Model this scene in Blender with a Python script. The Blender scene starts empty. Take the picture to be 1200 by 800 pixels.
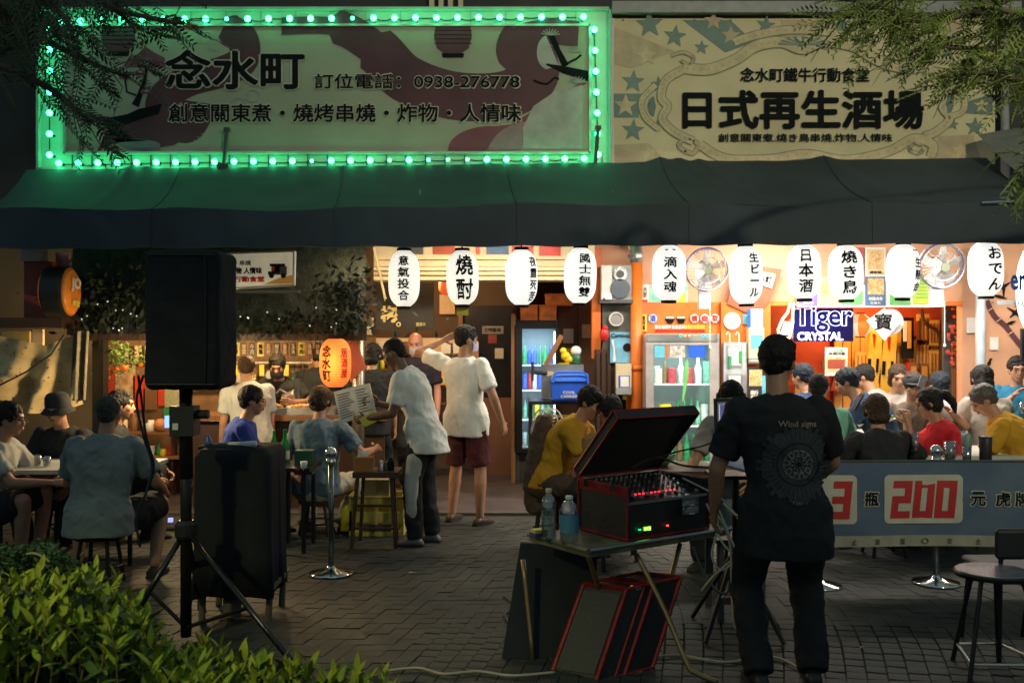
import bpy, math, random
from mathutils import Vector, Matrix, Euler, noise as mnoise
from mathutils.bvhtree import BVHTree
random.seed(7)
R = math.radians
V = Vector
SC = bpy.context.scene
COL = SC.collection

# ---------------------------------------------------------------- camera, world, exposure
F = 1167.0          # focal length in photograph pixels (35 mm lens)
HZ = 392.0          # row of the horizon
EYE = 1.68
cam_d = bpy.data.cameras.new('camera'); cam = bpy.data.objects.new('camera', cam_d); COL.objects.link(cam)
cam.location = (0, 0, EYE); cam.rotation_euler = (R(90), 0, 0)
cam_d.sensor_width = 36; cam_d.lens = 36 * F / 1200; cam_d.shift_y = -8 / 1200
cam_d.clip_start = .05; cam_d.clip_end = 300
cam_d.dof.use_dof = True; cam_d.dof.focus_distance = 6.5; cam_d.dof.aperture_fstop = 2.8
SC.camera = cam
world = bpy.data.worlds.new('World'); SC.world = world; world.use_nodes = True
bg = world.node_tree.nodes['Background']; bg.inputs[0].default_value = (.58, .84, .9, 1); bg.inputs[1].default_value = .2
SC.view_settings.view_transform = 'Standard'; SC.view_settings.look = 'None'; SC.view_settings.gamma = 1
SC.view_settings.use_curve_mapping = False; SC.view_settings.exposure = 0
SC.render.engine = 'CYCLES'
cy = SC.cycles; cy.use_denoising = True; cy.max_bounces = 6; cy.diffuse_bounces = 3; cy.glossy_bounces = 3
cy.transmission_bounces = 6; cy.transparent_max_bounces = 16; cy.sample_clamp_indirect = 3; cy.caustics_reflective = False; cy.caustics_refractive = False
cy.use_light_tree = True

def lamp(name, typ, loc, power, color, target=None, size=.1, size_y=None, spot=None, blend=.5, parent=None):
    l = bpy.data.lights.new(name, typ); l.energy = power; l.color = color
    if typ == 'AREA':
        l.size = size
        if size_y: l.shape = 'RECTANGLE'; l.size_y = size_y
    else: l.shadow_soft_size = size
    if spot: l.spot_size = R(spot); l.spot_blend = blend
    o = bpy.data.objects.new(name, l); COL.objects.link(o); o.location = loc
    if target is not None:
        o.rotation_euler = (V(target) - V(loc)).to_track_quat('-Z', 'Y').to_euler()
    if parent:
        o.parent = parent; o.location = V(loc) - WO.get(parent, V((0,0,0)))
    return o

def P(X, Y, d): return V(((X - 600) * d / F, d, EYE + (HZ - Y) * d / F))
def xs(px, d): return px * d / F            # length in metres of px pixels at depth d
def gd(Y): return EYE * F / (Y - HZ)        # depth of the ground at row Y

# ---------------------------------------------------------------- materials
MATS = {}
def mat(name, col=(.5, .5, .5), rough=.7, metal=0, var=.15, vs=8, bump=.15, bs=60, emit=None, es=0, trans=0, alpha=1, spec=.5, coat=0, kind='noise', col2=None, stretch=None, obj=True):
    if name in MATS: return MATS[name]
    m = bpy.data.materials.new(name); m.use_nodes = True; n = m.node_tree; b = n.nodes['Principled BSDF']
    tc = n.nodes.new('ShaderNodeTexCoord'); mp = n.nodes.new('ShaderNodeMapping')
    n.links.new(tc.outputs['Object'], mp.inputs[0])
    if stretch: mp.inputs['Scale'].default_value = stretch
    if kind == 'wave':
        t = n.nodes.new('ShaderNodeTexWave'); t.inputs['Scale'].default_value = vs; t.inputs['Distortion'].default_value = 3; t.inputs['Detail'].default_value = 3
    else:
        t = n.nodes.new('ShaderNodeTexNoise'); t.inputs['Scale'].default_value = vs; t.inputs['Detail'].default_value = 5
    n.links.new(mp.outputs[0], t.inputs[0])
    mx = n.nodes.new('ShaderNodeMix'); mx.data_type = 'RGBA'
    c = V(col); d = V(col2) if col2 else c * (1 - var)
    c1 = c if col2 else c * (1 + var)
    rr = n.nodes.new('ShaderNodeMapRange'); rr.inputs[1].default_value = .3; rr.inputs[2].default_value = .7
    n.links.new(t.outputs[0], rr.inputs[0]); n.links.new(rr.outputs[0], mx.inputs[0])
    mx.inputs[6].default_value = (*[min(1, x) for x in c1], 1); mx.inputs[7].default_value = (*[min(1, x) for x in d], 1)
    n.links.new(mx.outputs[2], b.inputs['Base Color'])
    b.inputs['Roughness'].default_value = rough; b.inputs['Metallic'].default_value = metal
    b.inputs['Specular IOR Level'].default_value = spec
    if coat: b.inputs['Coat Weight'].default_value = coat
    if trans: b.inputs['Transmission Weight'].default_value = trans
    if alpha < 1: b.inputs['Alpha'].default_value = alpha
    if emit is not None:
        b.inputs['Emission Color'].default_value = (*emit, 1); b.inputs['Emission Strength'].default_value = es
    if bump:
        t2 = n.nodes.new('ShaderNodeTexNoise'); t2.inputs['Scale'].default_value = bs; t2.inputs['Detail'].default_value = 4
        n.links.new(mp.outputs[0], t2.inputs[0])
        bp = n.nodes.new('ShaderNodeBump'); bp.inputs['Strength'].default_value = bump; bp.inputs['Distance'].default_value = .01
        n.links.new(t2.outputs[0], bp.inputs['Height']); n.links.new(bp.outputs[0], b.inputs['Normal'])
    MATS[name] = m; return m

def glassy(name, col=(1, 1, 1), a=.12, rough=.05):
    """thin clear pane or bottle: mostly see-through, with a real gloss"""
    if name in MATS: return MATS[name]
    m = bpy.data.materials.new(name); m.use_nodes = True; n = m.node_tree; n.nodes.remove(n.nodes['Principled BSDF'])
    out = n.nodes['Material Output']
    tr = n.nodes.new('ShaderNodeBsdfTransparent'); tr.inputs[0].default_value = (*col, 1)
    gl = n.nodes.new('ShaderNodeBsdfGlossy'); gl.inputs['Roughness'].default_value = rough
    lw = n.nodes.new('ShaderNodeLayerWeight'); lw.inputs[0].default_value = .35
    tx = n.nodes.new('ShaderNodeTexNoise'); tx.inputs['Scale'].default_value = 30
    ad = n.nodes.new('ShaderNodeMath'); ad.operation = 'MULTIPLY_ADD'; ad.inputs[1].default_value = .5; ad.inputs[2].default_value = a
    mx = n.nodes.new('ShaderNodeMixShader')
    n.links.new(lw.outputs['Facing'], ad.inputs[0]); n.links.new(ad.outputs[0], mx.inputs[0])
    n.links.new(tr.outputs[0], mx.inputs[1]); n.links.new(gl.outputs[0], mx.inputs[2]); n.links.new(mx.outputs[0], out.inputs[0])
    MATS[name] = m; return m

# ---------------------------------------------------------------- geometry collector
class G:
    def __init__(s): s.v = []; s.f = []; s.m = []
    def add(s, vs, fs, mi=0):
        b = len(s.v); s.v += [V(p) for p in vs]; s.f += [tuple(b + i for i in f) for f in fs]; s.m += [mi] * len(fs); return s
    def box(s, c, size, rot=None, mi=0):
        x, y, z = [a / 2 for a in size]; c = V(c)
        vs = [V((i, j, k)) for k in (-z, z) for j in (-y, y) for i in (-x, x)]
        if rot is not None:
            M = rot if isinstance(rot, Matrix) else Euler([R(a) for a in rot]).to_matrix()
            vs = [M @ p for p in vs]
        return s.add([c + p for p in vs], [(0, 2, 3, 1), (4, 5, 7, 6), (0, 1, 5, 4), (2, 6, 7, 3), (0, 4, 6, 2), (1, 3, 7, 5)], mi)
    def bb(s, a, b, mi=0):
        a, b = V(a), V(b); return s.box((a + b) / 2, [abs(q) for q in (b - a)], mi=mi)
    def loft(s, rings, cap=True, mi=0, closed=False):
        n = len(rings[0]); b = len(s.v); fs = []
        vs = [p for r in rings for p in r]
        for i in range(len(rings) - 1):
            for j in range(n):
                k = (j + 1) % n; fs.append((i * n + j, i * n + k, (i + 1) * n + k, (i + 1) * n + j))
        if cap: fs.append(tuple(range(n))[::-1]); fs.append(tuple((len(rings) - 1) * n + j for j in range(n)))
        return s.add(vs, fs, mi)
    def tube(s, path, r, n=8, mi=0, cap=True, rs=None):
        path = [V(p) for p in path]; rings = []; up = None
        for i, p in enumerate(path):
            t = (path[min(i + 1, len(path) - 1)] - path[max(i - 1, 0)])
            t = t.normalized() if t.length > 1e-9 else V((0, 0, 1))
            if up is None: up = t.orthogonal().normalized()
            up = (up - t * up.dot(t)); up = up.normalized() if up.length > 1e-6 else t.orthogonal().normalized()
            sd = t.cross(up); q = rs[i] if rs else r
            rings.append([p + (up * math.cos(2 * math.pi * j / n) + sd * math.sin(2 * math.pi * j / n)) * q for j in range(n)])
        return s.loft(rings, cap, mi)
    def cyl(s, a, b, r, r2=None, n=12, mi=0): return s.tube([a, b], r, n, mi, rs=[r, r if r2 is None else r2])
    def ell(s, c, rad, M=None, n=12, k=8, mi=0):
        c = V(c); rings = []
        for i in range(1, k):
            a = math.pi * i / k
            rings.append([V((rad[0] * math.sin(a) * math.cos(2 * math.pi * j / n), rad[1] * math.sin(a) * math.sin(2 * math.pi * j / n), -rad[2] * math.cos(a))) for j in range(n)])
        vs = [V((0, 0, -rad[2]))] + [p for r in rings for p in r] + [V((0, 0, rad[2]))]
        if M is not None: vs = [M @ p for p in vs]
        fs = []; L = len(vs) - 1
        for j in range(n):
            q = (j + 1) % n; fs.append((0, 1 + q, 1 + j)); fs.append((L, L - n + j, L - n + q))
            for i in range(k - 2): fs.append((1 + i * n + j, 1 + i * n + q, 1 + (i + 1) * n + q, 1 + (i + 1) * n + j))
        return s.add([c + p for p in vs], fs, mi)
    def cap(s, a, b, r1, r2, n=12):
        """tapered capsule"""
        a, b = V(a), V(b); t = (b - a).normalized() if (b - a).length > 1e-6 else V((0, 0, 1))
        pts = []; rs = []
        for q in (90, 60, 30): pts.append(a - t * r1 * math.sin(R(q))); rs.append(max(.0005, r1 * math.cos(R(q))))
        pts.append(a); rs.append(r1); pts.append(b); rs.append(r2)
        for q in (30, 60, 90): pts.append(b + t * r2 * math.sin(R(q))); rs.append(max(.0005, r2 * math.cos(R(q))))
        up = t.orthogonal().normalized(); sd = t.cross(up)
        return s.loft([[p + (up * math.cos(2 * math.pi * j / n) + sd * math.sin(2 * math.pi * j / n)) * q for j in range(n)] for p, q in zip(pts, rs)])
    def lathe(s, prof, c=(0, 0, 0), n=20, mi=0, cap=True, M=None):
        c = V(c); rings = []
        for r, z in prof:
            ring = [V((r * math.cos(2 * math.pi * j / n), r * math.sin(2 * math.pi * j / n), z)) for j in range(n)]
            if M is not None: ring = [M @ p for p in ring]
            rings.append([c + p for p in ring])
        return s.loft(rings, cap, mi)
    def prism(s, pts, dirv, mi=0):
        """flat polygon with thickness along dirv"""
        pts = [V(p) for p in pts]; dv = V(dirv); n = len(pts)
        fs = [tuple(range(n)), tuple(range(2 * n - 1, n - 1, -1))] + [(i, i + n, (i + 1) % n + n, (i + 1) % n) for i in range(n)]
        return s.add(pts + [p + dv for p in pts], fs, mi)
    def sheet(s, fn, nu, nv, mi=0):
        vs = [fn(i / nu, j / nv) for j in range(nv + 1) for i in range(nu + 1)]
        return s.add(vs, [(j * (nu + 1) + i, j * (nu + 1) + i + 1, (j + 1) * (nu + 1) + i + 1, (j + 1) * (nu + 1) + i) for j in range(nv) for i in range(nu)], mi)

WO = {}     # world position of each empty
def ob(name, g, m, parent=None, label=None, cat=None, group=None, kind=None, smooth=False, origin=None):
    off = WO.get(parent) if parent is not None else None
    if off is None: off = V(origin) if origin is not None else V((0, 0, 0))
    me = bpy.data.meshes.new(name)
    me.from_pydata([tuple(p - off) for p in g.v], [], g.f)
    ms = m if isinstance(m, (list, tuple)) else [m]
    for q in ms: me.materials.append(q)
    if len(ms) > 1:
        for p, i in zip(me.polygons, g.m): p.material_index = i
    if smooth:
        for p in me.polygons: p.use_smooth = True
    me.update()
    o = bpy.data.objects.new(name, me); COL.objects.link(o)
    if parent is not None: o.parent = parent; WO[o] = off
    else: o.location = off; WO[o] = off
    tag(o, label, cat, group, kind); return o
def tag(o, label=None, cat=None, group=None, kind=None):
    for k, v in (('label', label), ('category', cat), ('group', group), ('kind', kind)):
        if v: o[k] = v
    return o
def empty(name, loc, label, cat, group=None):
    o = bpy.data.objects.new(name, None); COL.objects.link(o); o.location = loc; o.empty_display_size = .1
    WO[o] = V(loc); return tag(o, label, cat, group)
def dup(root, loc, rz=None, label=None, scale=None):
    r = root.copy(); COL.objects.link(r); r.location = loc
    if rz is not None: r.rotation_euler = (0, 0, rz)
    if scale: r.scale = scale
    if label: r['label'] = label
    for ch in list(root.children):
        c = ch.copy(); COL.objects.link(c); c.parent = r
        for g in ch.children:
            d = g.copy(); COL.objects.link(d); d.parent = c
    return r

# ---------------------------------------------------------------- things evaluated once, at the end
BAKE = []; TEXTS = []
TEX = {}
def clouds(sc):
    if sc not in TEX:
        t = bpy.data.textures.new('folds', 'CLOUDS'); t.noise_scale = sc; t.noise_depth = 2; TEX[sc] = t
    return TEX[sc]
def fused(name, g, m, parent, voxel=.012, smooth=4, disp=None, extra=None, pre=None):
    """one continuous skin over all the pieces in g"""
    o = ob(name, g, m, parent)
    md = o.modifiers.new('r', 'REMESH'); md.mode = 'VOXEL'; md.voxel_size = voxel
    if smooth: sm = o.modifiers.new('s', 'SMOOTH'); sm.iterations = smooth; sm.factor = .5
    if disp:
        for st, scl in disp:
            dm = o.modifiers.new('d', 'DISPLACE'); dm.texture = clouds(scl); dm.strength = st; dm.mid_level = .5; dm.texture_coords = 'GLOBAL' if False else 'LOCAL'
    BAKE.append((o, extra)); return o
def text(s, c, w, h, m, parent, name='lettering', bold=.02, rot=None, depth=.003, wrap=None, outline=0, space=1, fit=True, shear=0):
    """lettering fitted to a box w x h metres, centred at world point c, standing in the plane facing the camera"""
    cu = bpy.data.curves.new(name, 'FONT'); cu.body = s; cu.offset = .035 if outline else 0; cu.resolution_u = 3; cu.align_x = 'CENTER'; cu.space_line = space; cu.shear = shear
    if outline: cu.fill_mode = 'NONE'; cu.bevel_depth = outline; cu.bevel_resolution = 1
    else: cu.extrude = .02
    t = bpy.data.objects.new('tmp', cu); COL.objects.link(t)
    me = bpy.data.meshes.new(name); me.materials.append(m)
    o = bpy.data.objects.new(name, me); COL.objects.link(o)
    if parent is not None: o.parent = parent
    off = WO.get(parent, V((0, 0, 0))) if parent is not None else V((0, 0, 0))
    TEXTS.append((o, t, V(c), w, h, rot, depth, wrap, off, outline, bold)); return o
def finish():
    dg = bpy.context.evaluated_depsgraph_get()
    for o, extra in BAKE:
        me = bpy.data.meshes.new_from_object(o.evaluated_get(dg))
        o.modifiers.clear(); o.data = me
        if o.name.split('.')[0] in ('shirt', 'trousers', 'shorts'):      # creases
            sd = (hash(len(me.vertices)) % 97); nz = mnoise.noise; A = .011 if o.name[:5] == 'shirt' else .009
            nrm = [v.normal.copy() for v in me.vertices]; zm_ = min(v.co.z for v in me.vertices)
            for v, n_ in zip(me.vertices, nrm):
                c = v.co; q = V((c.x * 9 + c.z * 5 + sd, c.y * 9, c.z * 4.2 - c.x * 3)); w_ = V((c.x * 22 + sd, c.y * 22 + c.z * 9, c.z * 11))
                r_ = max(-.25, 1 - 2.6 * abs(nz(q))); r2 = max(-.3, 1 - 2.6 * abs(nz(w_)))
                v.co = c + n_ * ((A * r_ + A * .4 * r2) * min(1, max(.12, (c.z - zm_) / .12)))
        if extra and extra.v:
            off = WO.get(o.parent, V((0, 0, 0))) if o.parent else V((0, 0, 0))
            vs = [tuple(v.co) for v in me.vertices]; nb = len(vs); fs = [tuple(p.vertices) for p in me.polygons]
            vs += [tuple(p - off) for p in extra.v]; fs += [tuple(nb + i for i in f) for f in extra.f]
            m2 = bpy.data.meshes.new(o.name); m2.from_pydata(vs, [], fs)
            for q in me.materials: m2.materials.append(q)
            o.data = me = m2
        for p in me.polygons: p.use_smooth = True
    for o, t, c, w, h, rot, depth, wrap, off, outline, bold in TEXTS:
        me = bpy.data.meshes.new_from_object(t.evaluated_get(dg))
        if not me.vertices: continue
        X = [v.co.x for v in me.vertices]; Y = [v.co.y for v in me.vertices]
        x0, x1, y0, y1 = min(X), max(X), min(Y), max(Y); zm = max(abs(v.co.z) for v in me.vertices) or 1
        if bold > .004 and not outline:      # heavier strokes: the same glyphs laid again round a small circle
            b0 = [v.co.copy() for v in me.vertices]; f0 = [tuple(p.vertices) for p in me.polygons if abs(p.normal.z) > .5 and p.center.z > 0]
            used = sorted({i for f in f0 for i in f}); ix = {i: k for k, i in enumerate(used)}
            base = [tuple(c) for c in b0]; bf = [tuple(p.vertices) for p in me.polygons]
            nk = 6 if bold < .04 else 8
            for k in range(nk):
                a = 2 * math.pi * (k + .5) / nk; o0 = len(base)
                base += [(b0[i].x + bold * math.cos(a), b0[i].y + bold * math.sin(a), b0[i].z * (.9 - .1 * k)) for i in used]
                bf += [tuple(o0 + ix[i] for i in f) for f in f0]
            me = bpy.data.meshes.new('t'); me.from_pydata(base, [], bf)
            x0 -= bold; x1 += bold; y0 -= bold; y1 += bold
        M = rot if rot is not None else Matrix()
        if not isinstance(M, Matrix): M = Euler([R(a) for a in rot]).to_matrix()
        M = M.to_3x3()
        for v in me.vertices:
            lx = ((v.co.x - x0) / max(1e-6, x1 - x0) - .5) * w; lz = ((v.co.y - y0) / max(1e-6, y1 - y0) - .5) * h
            ly = -v.co.z / zm * depth / 2 * (1 if not outline else 1)
            if wrap: p = wrap(V((lx, ly, lz)))
            else: p = c + M @ V((lx, ly, lz))
            v.co = p - off
        me.materials.clear(); me.materials.append(o.data.materials[0]); nm = o.data
        o.data = me; bpy.data.meshes.remove(nm)
        cu = t.data; bpy.data.objects.remove(t); bpy.data.curves.remove(cu)

# flat print on a plane facing the camera: polygon given in photograph pixels at depth d
def flat(pts, d, m, parent, name, off=.004, th=.003):
    g = G(); g.prism([P(x, y, d) - V((0, off, 0)) for x, y in pts], (0, -th, 0)); return ob(name, g, m, parent)
def ribbon(pts, w, d, m, parent, name, off=.004, th=.002):
    """print band following a pixel path, w pixels wide (number or list)"""
    n = len(pts); ws = w if isinstance(w, (list, tuple)) else [w] * n; g = G(); vs = []
    for i, (x, y) in enumerate(pts):
        off += .00004
        x0, y0 = pts[max(0, i - 1)]; x1, y1 = pts[min(n - 1, i + 1)]
        L = math.hypot(x1 - x0, y1 - y0) or 1; nx, ny = -(y1 - y0) / L, (x1 - x0) / L
        for s in (1, -1): vs.append(P(x + nx * ws[i] / 2 * s, y + ny * ws[i] / 2 * s, d) - V((0, off, 0)))
    fs = [(2 * i, 2 * i + 1, 2 * i + 3, 2 * i + 2) for i in range(n - 1)]
    g.add(vs, fs); k = len(vs)
    g.add([v - V((0, th, 0)) for v in vs], fs)
    return ob(name, g, m, parent)
def curve_pts(ctrl, n=8):
    """Catmull-Rom through pixel control points"""
    out = []; c = [ctrl[0]] + list(ctrl) + [ctrl[-1]]; D = len(ctrl[0])
    for i in range(1, len(c) - 2):
        for k in range(n):
            t = k / n
            out.append(tuple(.5 * (2 * c[i][a] + (c[i+1][a] - c[i-1][a]) * t + (2 * c[i-1][a] - 5 * c[i][a] + 4 * c[i+1][a] - c[i+2][a]) * t * t + (-c[i-1][a] + 3 * c[i][a] - 3 * c[i+1][a] + c[i+2][a]) * t ** 3) for a in range(D)))
    out.append(tuple(ctrl[-1])); return out
def star(cx, cy, r, rot=0, q=.42):
    return [(cx + (r if i % 2 == 0 else r * q) * math.sin(R(rot) + math.pi * i / 5), cy - (r if i % 2 == 0 else r * q) * math.cos(R(rot) + math.pi * i / 5)) for i in range(10)]
def arc(cx, cy, rx, ry, a0, a1, n=12):
    return [(cx + rx * math.cos(R(a0 + (a1 - a0) * i / n)), cy - ry * math.sin(R(a0 + (a1 - a0) * i / n))) for i in range(n + 1)]
# ================================================================ materials used widely
M = dict(
    black=mat('black_cloth', (.02, .023, .027), .85, var=.2, bs=120),
    blackp=mat('black_plastic', (.02, .02, .022), .45, var=.2, bs=90, bump=.08),
    blackm=mat('black_metal', (.03, .03, .032), .35, .6, bump=.05),
    chrome=mat('chrome', (.75, .75, .74), .12, 1, var=.05, bump=.03),
    steel=mat('brushed_steel', (.45, .46, .46), .35, .9, stretch=(1, 1, 20)),
    white=mat('white_paint', (.75, .75, .73), .5, var=.05),
    cream=mat('cream_paint', (.66, .55, .36), .6, var=.12, vs=3),
    peach=mat('peach_render', (.68, .36, .22), .75, var=.1, vs=2.5),
    orange=mat('orange_paint', (.72, .17, .02), .45, var=.14, vs=4),
    wood=mat('wood', (.22, .1, .04), .5, kind='wave', vs=3, var=.35, stretch=(6, 6, 1)),
    darkwood=mat('dark_wood', (.06, .03, .018), .45, kind='wave', vs=3, var=.35, stretch=(6, 6, 1)),
    bamboo=mat('bamboo', (.62, .34, .08), .5, kind='wave', vs=4, var=.3, stretch=(8, 8, 1)),
    grey=mat('grey_paint', (.3, .31, .31), .5), dgrey=mat('dark_grey', (.07, .075, .075), .6),
    concrete=mat('concrete', (.075, .06, .06), .55, vs=3, var=.3, bs=40, bump=.3),
    paver=mat('paver', (.033, .037, .033), .62, vs=5, var=.45, bs=90, bump=.5),
    joint=mat('paver_joint', (.028, .026, .022), .95, vs=20),
    red=mat('red_paint', (.5, .02, .015), .35, var=.2), blue=mat('blue_plastic', (.02, .1, .6), .35, var=.1),
    yellow=mat('yellow_plastic', (.7, .6, .08), .4, var=.12), green=mat('green_plastic', (.03, .3, .1), .4),
    paper=mat('paper', (.75, .74, .7), .8, var=.06), pink=mat('pink_print', (.6, .2, .25), .7),
    ink=mat('ink', (.012, .012, .013), .9, spec=.1), rubber=mat('rubber', (.02, .02, .02), .8),
    skin=mat('skin', (.42, .22, .14), .5, var=.12, vs=14, bump=.1, spec=.4), skind=mat('skin_deep', (.16, .085, .055), .45, var=.12, vs=14, bump=.1),
    hair=mat('hair_black', (.013, .011, .011), .6, spec=.25, var=.4, vs=60, bump=.6, bs=160, stretch=(1, 1, .25)),
    glass=glassy('clear_glass'), plastic=glassy('clear_plastic', (.95, .97, 1), .25, .12), gglass=glassy('green_glass', (.1, .75, .25), .2))
wallm = mat('dark_facade', (.05, .055, .052), .85, vs=1.5, var=.3, bs=25, bump=.4)

# ================================================================ ground
g = G(); g.bb((-60, -12, -.12), (60, 60, -.012)); ground = ob('ground', g, M['joint'], kind='structure')
def warp(u, v):
    a = .30 * math.sin((v - 4.9) * 1.15) * (1 / (1 + math.exp(-(u - .9) * 2.2))) + .5 * (v - 5) * (1 / (1 + math.exp((u - .2) * 2.5))) * .5
    return V((u + a, v + .05 * math.sin(u * 1.7), 0))
pm = G(); pm.box((0, 0, -.02), (.094, .094, .04))
pm2 = G()
c = .0486; h = .0486
for z, k in ((-.04, c), (-.004, c), (0, c - .004)): pass
prings = [[V((sx * k, sy * k, z)) for sx, sy in ((-1, -1), (1, -1), (1, 1), (-1, 1))] for z, k in ((-.04, c), (-.005, c), (0, c - .004))]
pm2.loft(prings)
near = []; far = []
for j in range(int(3.0 / .1), int(9.34 / .1)):
    v = j * .1
    for i in range(-70, 70):
        u = i * .1 + (.05 if False else 0)
        p = warp(u, v)
        if p.y > 9.33 or p.y < 3.6 or abs(p.x) > p.y * .62 + .3: continue
        q = warp(u, v + .05); q0 = warp(u, v - .05); r1 = warp(u + .05, v); r0 = warp(u - .05, v)
        ang = math.atan2(-(q.x - q0.x), q.y - q0.y) * .5
        p.z = random.uniform(-.003, .002); tl = (random.gauss(0, .012), random.gauss(0, .012))
        e = (p, q - q0, r1 - r0, tl)
        vis = p.y > 4.83 and abs(p.x) < p.y * .514 and not (p.x < -.5 and p.y < 5.9)
        (near if vis else far).append(e)
near.sort(key=lambda e: e[0].y)
far += near[300:]; near = near[:300]
pv = None
for e in near:
    p, t, r, tl = e
    if pv is None:
        pv = ob('paver', pm2, M['paver'], ground); o = pv
    else:
        o = pv.copy(); COL.objects.link(o); o.parent = ground
    o.location = p; o.rotation_euler = (tl[0], tl[1], math.atan2(-t.x, t.y))
g = G()
for p, t, r, tl in far:
    a = t * .486; b = r * .486
    lo = [p - a - b, p - a + b, p + a + b, p + a - b]; zt = [-tl[0] * .05, tl[1] * .05, tl[0] * .05, -tl[1] * .05]
    g.loft([[q - V((0, 0, .03)) for q in lo], [q + V((0, 0, z)) for q, z in zip(lo, zt)]])
ob('paver_field', g, M['paver'], ground, kind='stuff')
g = G(); g.bb((-9, 9.36, -.1), (9, 16, .012)); ob('shop_floor', g, M['concrete'], kind='structure')
g = G(); g.bb((-9, 9.30, -.1), (9, 9.36, .018)); ob('kerb_strip', g, mat('kerb', (.08, .075, .07), .7), kind='structure')

# ================================================================ building shell
WD = 10.7
bl = empty('shop_building', (0, WD, 0), 'dark shopfront building behind the awning and the two big signboards', 'building')
g = G(); g.bb((-11, WD, 2.75), (11, WD + .3, 7.5)); ob('upper_wall', g, wallm, bl)
g = G(); g.bb((-11, WD + .3, 2.75), (11, 15, 2.95)); ob('shop_ceiling', g, mat('ceiling', (.25, .2, .15), .8), bl)
g = G(); g.bb((-11, 14.9, 0), (11, 15.1, 2.9)); ob('back_wall', g, mat('inner_wall', (.1, .07, .05), .8, vs=3), bl)
for x in (-6.9, 7.0):
    g = G(); g.bb((x, 10.6, 0), (x + .2, 15, 2.9)); ob('side_wall', g, wallm, bl)
# ledge, and cream bars painted for tubes lit inside a window
a = P(716, 20, 10.45); b = P(1010, 7, 10.45)
g = G(); g.bb((a.x, 10.3, a.z), (b.x + 1.6, 10.65, b.z)); ob('ledge', g, M['grey'], bl)
for x in (503, 514, 525, 537):
    a = P(x, 12, 10.6); g = G(); g.bb((a.x, 10.6, a.z), (a.x + .05, 10.69, a.z + .5)); ob('grille_bar', g, M['cream'], bl)

# ================================================================ left signboard with green bulbs
SD = 10.4
s1 = empty('green_signboard', P(380, 100, SD), 'long signboard framed with green light bulbs above the awning', 'signboard')
def pbox(x0, y0, x1, y1, d, th, m, parent, name, **k):
    a = P(x0, y1, d); b = P(x1, y0, d); g = G(); g.bb((a.x, d, a.z), (b.x, d + th, b.z)); return ob(name, g, m, parent, **k)
board = mat('white_board', (.42, .5, .43), .55, vs=2, var=.12)
pbox(45, 10, 716, 197, SD + .02, .12, board, s1, 'backboard')
for x0, y0, x1, y1 in ((44, 8, 716, 11), (44, 196, 716, 199), (42, 8, 45, 199), (714, 8, 717, 199)):
    pbox(x0, y0, x1, y1, SD - .06, .2, board, s1, 'frame_edge')
for x in range(84, 712, 23): pbox(x, 179, x + 1, 196, SD + .008, .02, M['dgrey'], s1, 'board_seam')
for x in range(100, 700, 41): pbox(x, 12, x + 1, 29, SD + .012, .02, M['grey'], s1, 'board_seam')
bp = pbox(76, 30, 690, 178, SD - .03, .04, mat('banner_cream', (.4, .44, .31), .6, vs=1.2, var=.12, bs=200, bump=.1), s1, 'printed_panel')
for x0, y0, x1, y1 in ((74, 28, 692, 30.5), (74, 177.5, 692, 180), (73.5, 28, 76, 180), (690, 28, 693, 180)): pbox(x0, y0, x1, y1, SD - .06, .07, board, s1, 'panel_trim')
bd = SD - .03
mar = mat('print_maroon', (.10, .03, .045), .6, vs=2, var=.25); mar2 = mat('print_rose', (.22, .06, .085), .6, vs=2, var=.25); pale = mat('print_pale', (.42, .42, .38), .6)
drk = mat('print_dark', (.012, .014, .016), .9, spec=.1)
# ribbons and ornaments of the print
ribbon(curve_pts([(262, 32), (284, 45), (285, 70), (262, 84), (222, 95), (194, 112), (190, 130), (215, 150), (228, 140), (232, 120)]), [26, 30, 34, 38] + [36] * 69, bd, mar, s1, 'ribbon_print', .003)
ribbon(curve_pts([(330, 31), (395, 32), (440, 58), (475, 92), (530, 112), (590, 112), (625, 92), (622, 66), (606, 62), (612, 45), (640, 38), (678, 40)]), [20] * 8 + [40] * 8 + [56] * 40 + [48] * 16 + [30] * 17, bd, mar, s1, 'ribbon_print', .0045)
flat([(526, 177), (545, 160), (565, 150), (600, 146), (640, 120), (682, 96), (688, 98), (660, 112), (630, 145), (585, 152), (560, 165), (548, 177)], bd, mar2, s1, 'ribbon_print', .006)
flat([(524, 177)] + arc(575, 176, 50, 28, 180, 60, 10) + [(575, 177)], bd, mar2, s1, 'wave_print', .0075)
flat([(568, 177)] + arc(625, 186, 55, 44, 165, 95, 8) + [(610, 176)], bd, mat('print_mauve', (.3, .2, .2), .6), s1, 'wave_print', .009)
flat([(613, 175), (613, 150), (625, 125), (650, 108), (682, 100), (682, 175)], bd, pale, s1, 'hill_print', .0105)
flat([(114, 178), (122, 160), (130, 152), (118, 136), (150, 140), (172, 126), (200, 124), (228, 130), (232, 152), (205, 170), (180, 174), (160, 170), (135, 166)], bd, mar, s1, 'hill_print', .006)
flat([(120, 140), (150, 134), (163, 128), (190, 122), (186, 134), (160, 142), (140, 150), (160, 166), (150, 166), (130, 158)], bd, drk, s1, 'rock_print', .0075)
flat([(128, 162)] + arc(160, 172, 30, 9, 150, 20, 8) + [(188, 176), (170, 178), (150, 174)], bd, mat('print_grey', (.2, .2, .22), .6), s1, 'wave_print', .009)
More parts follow.
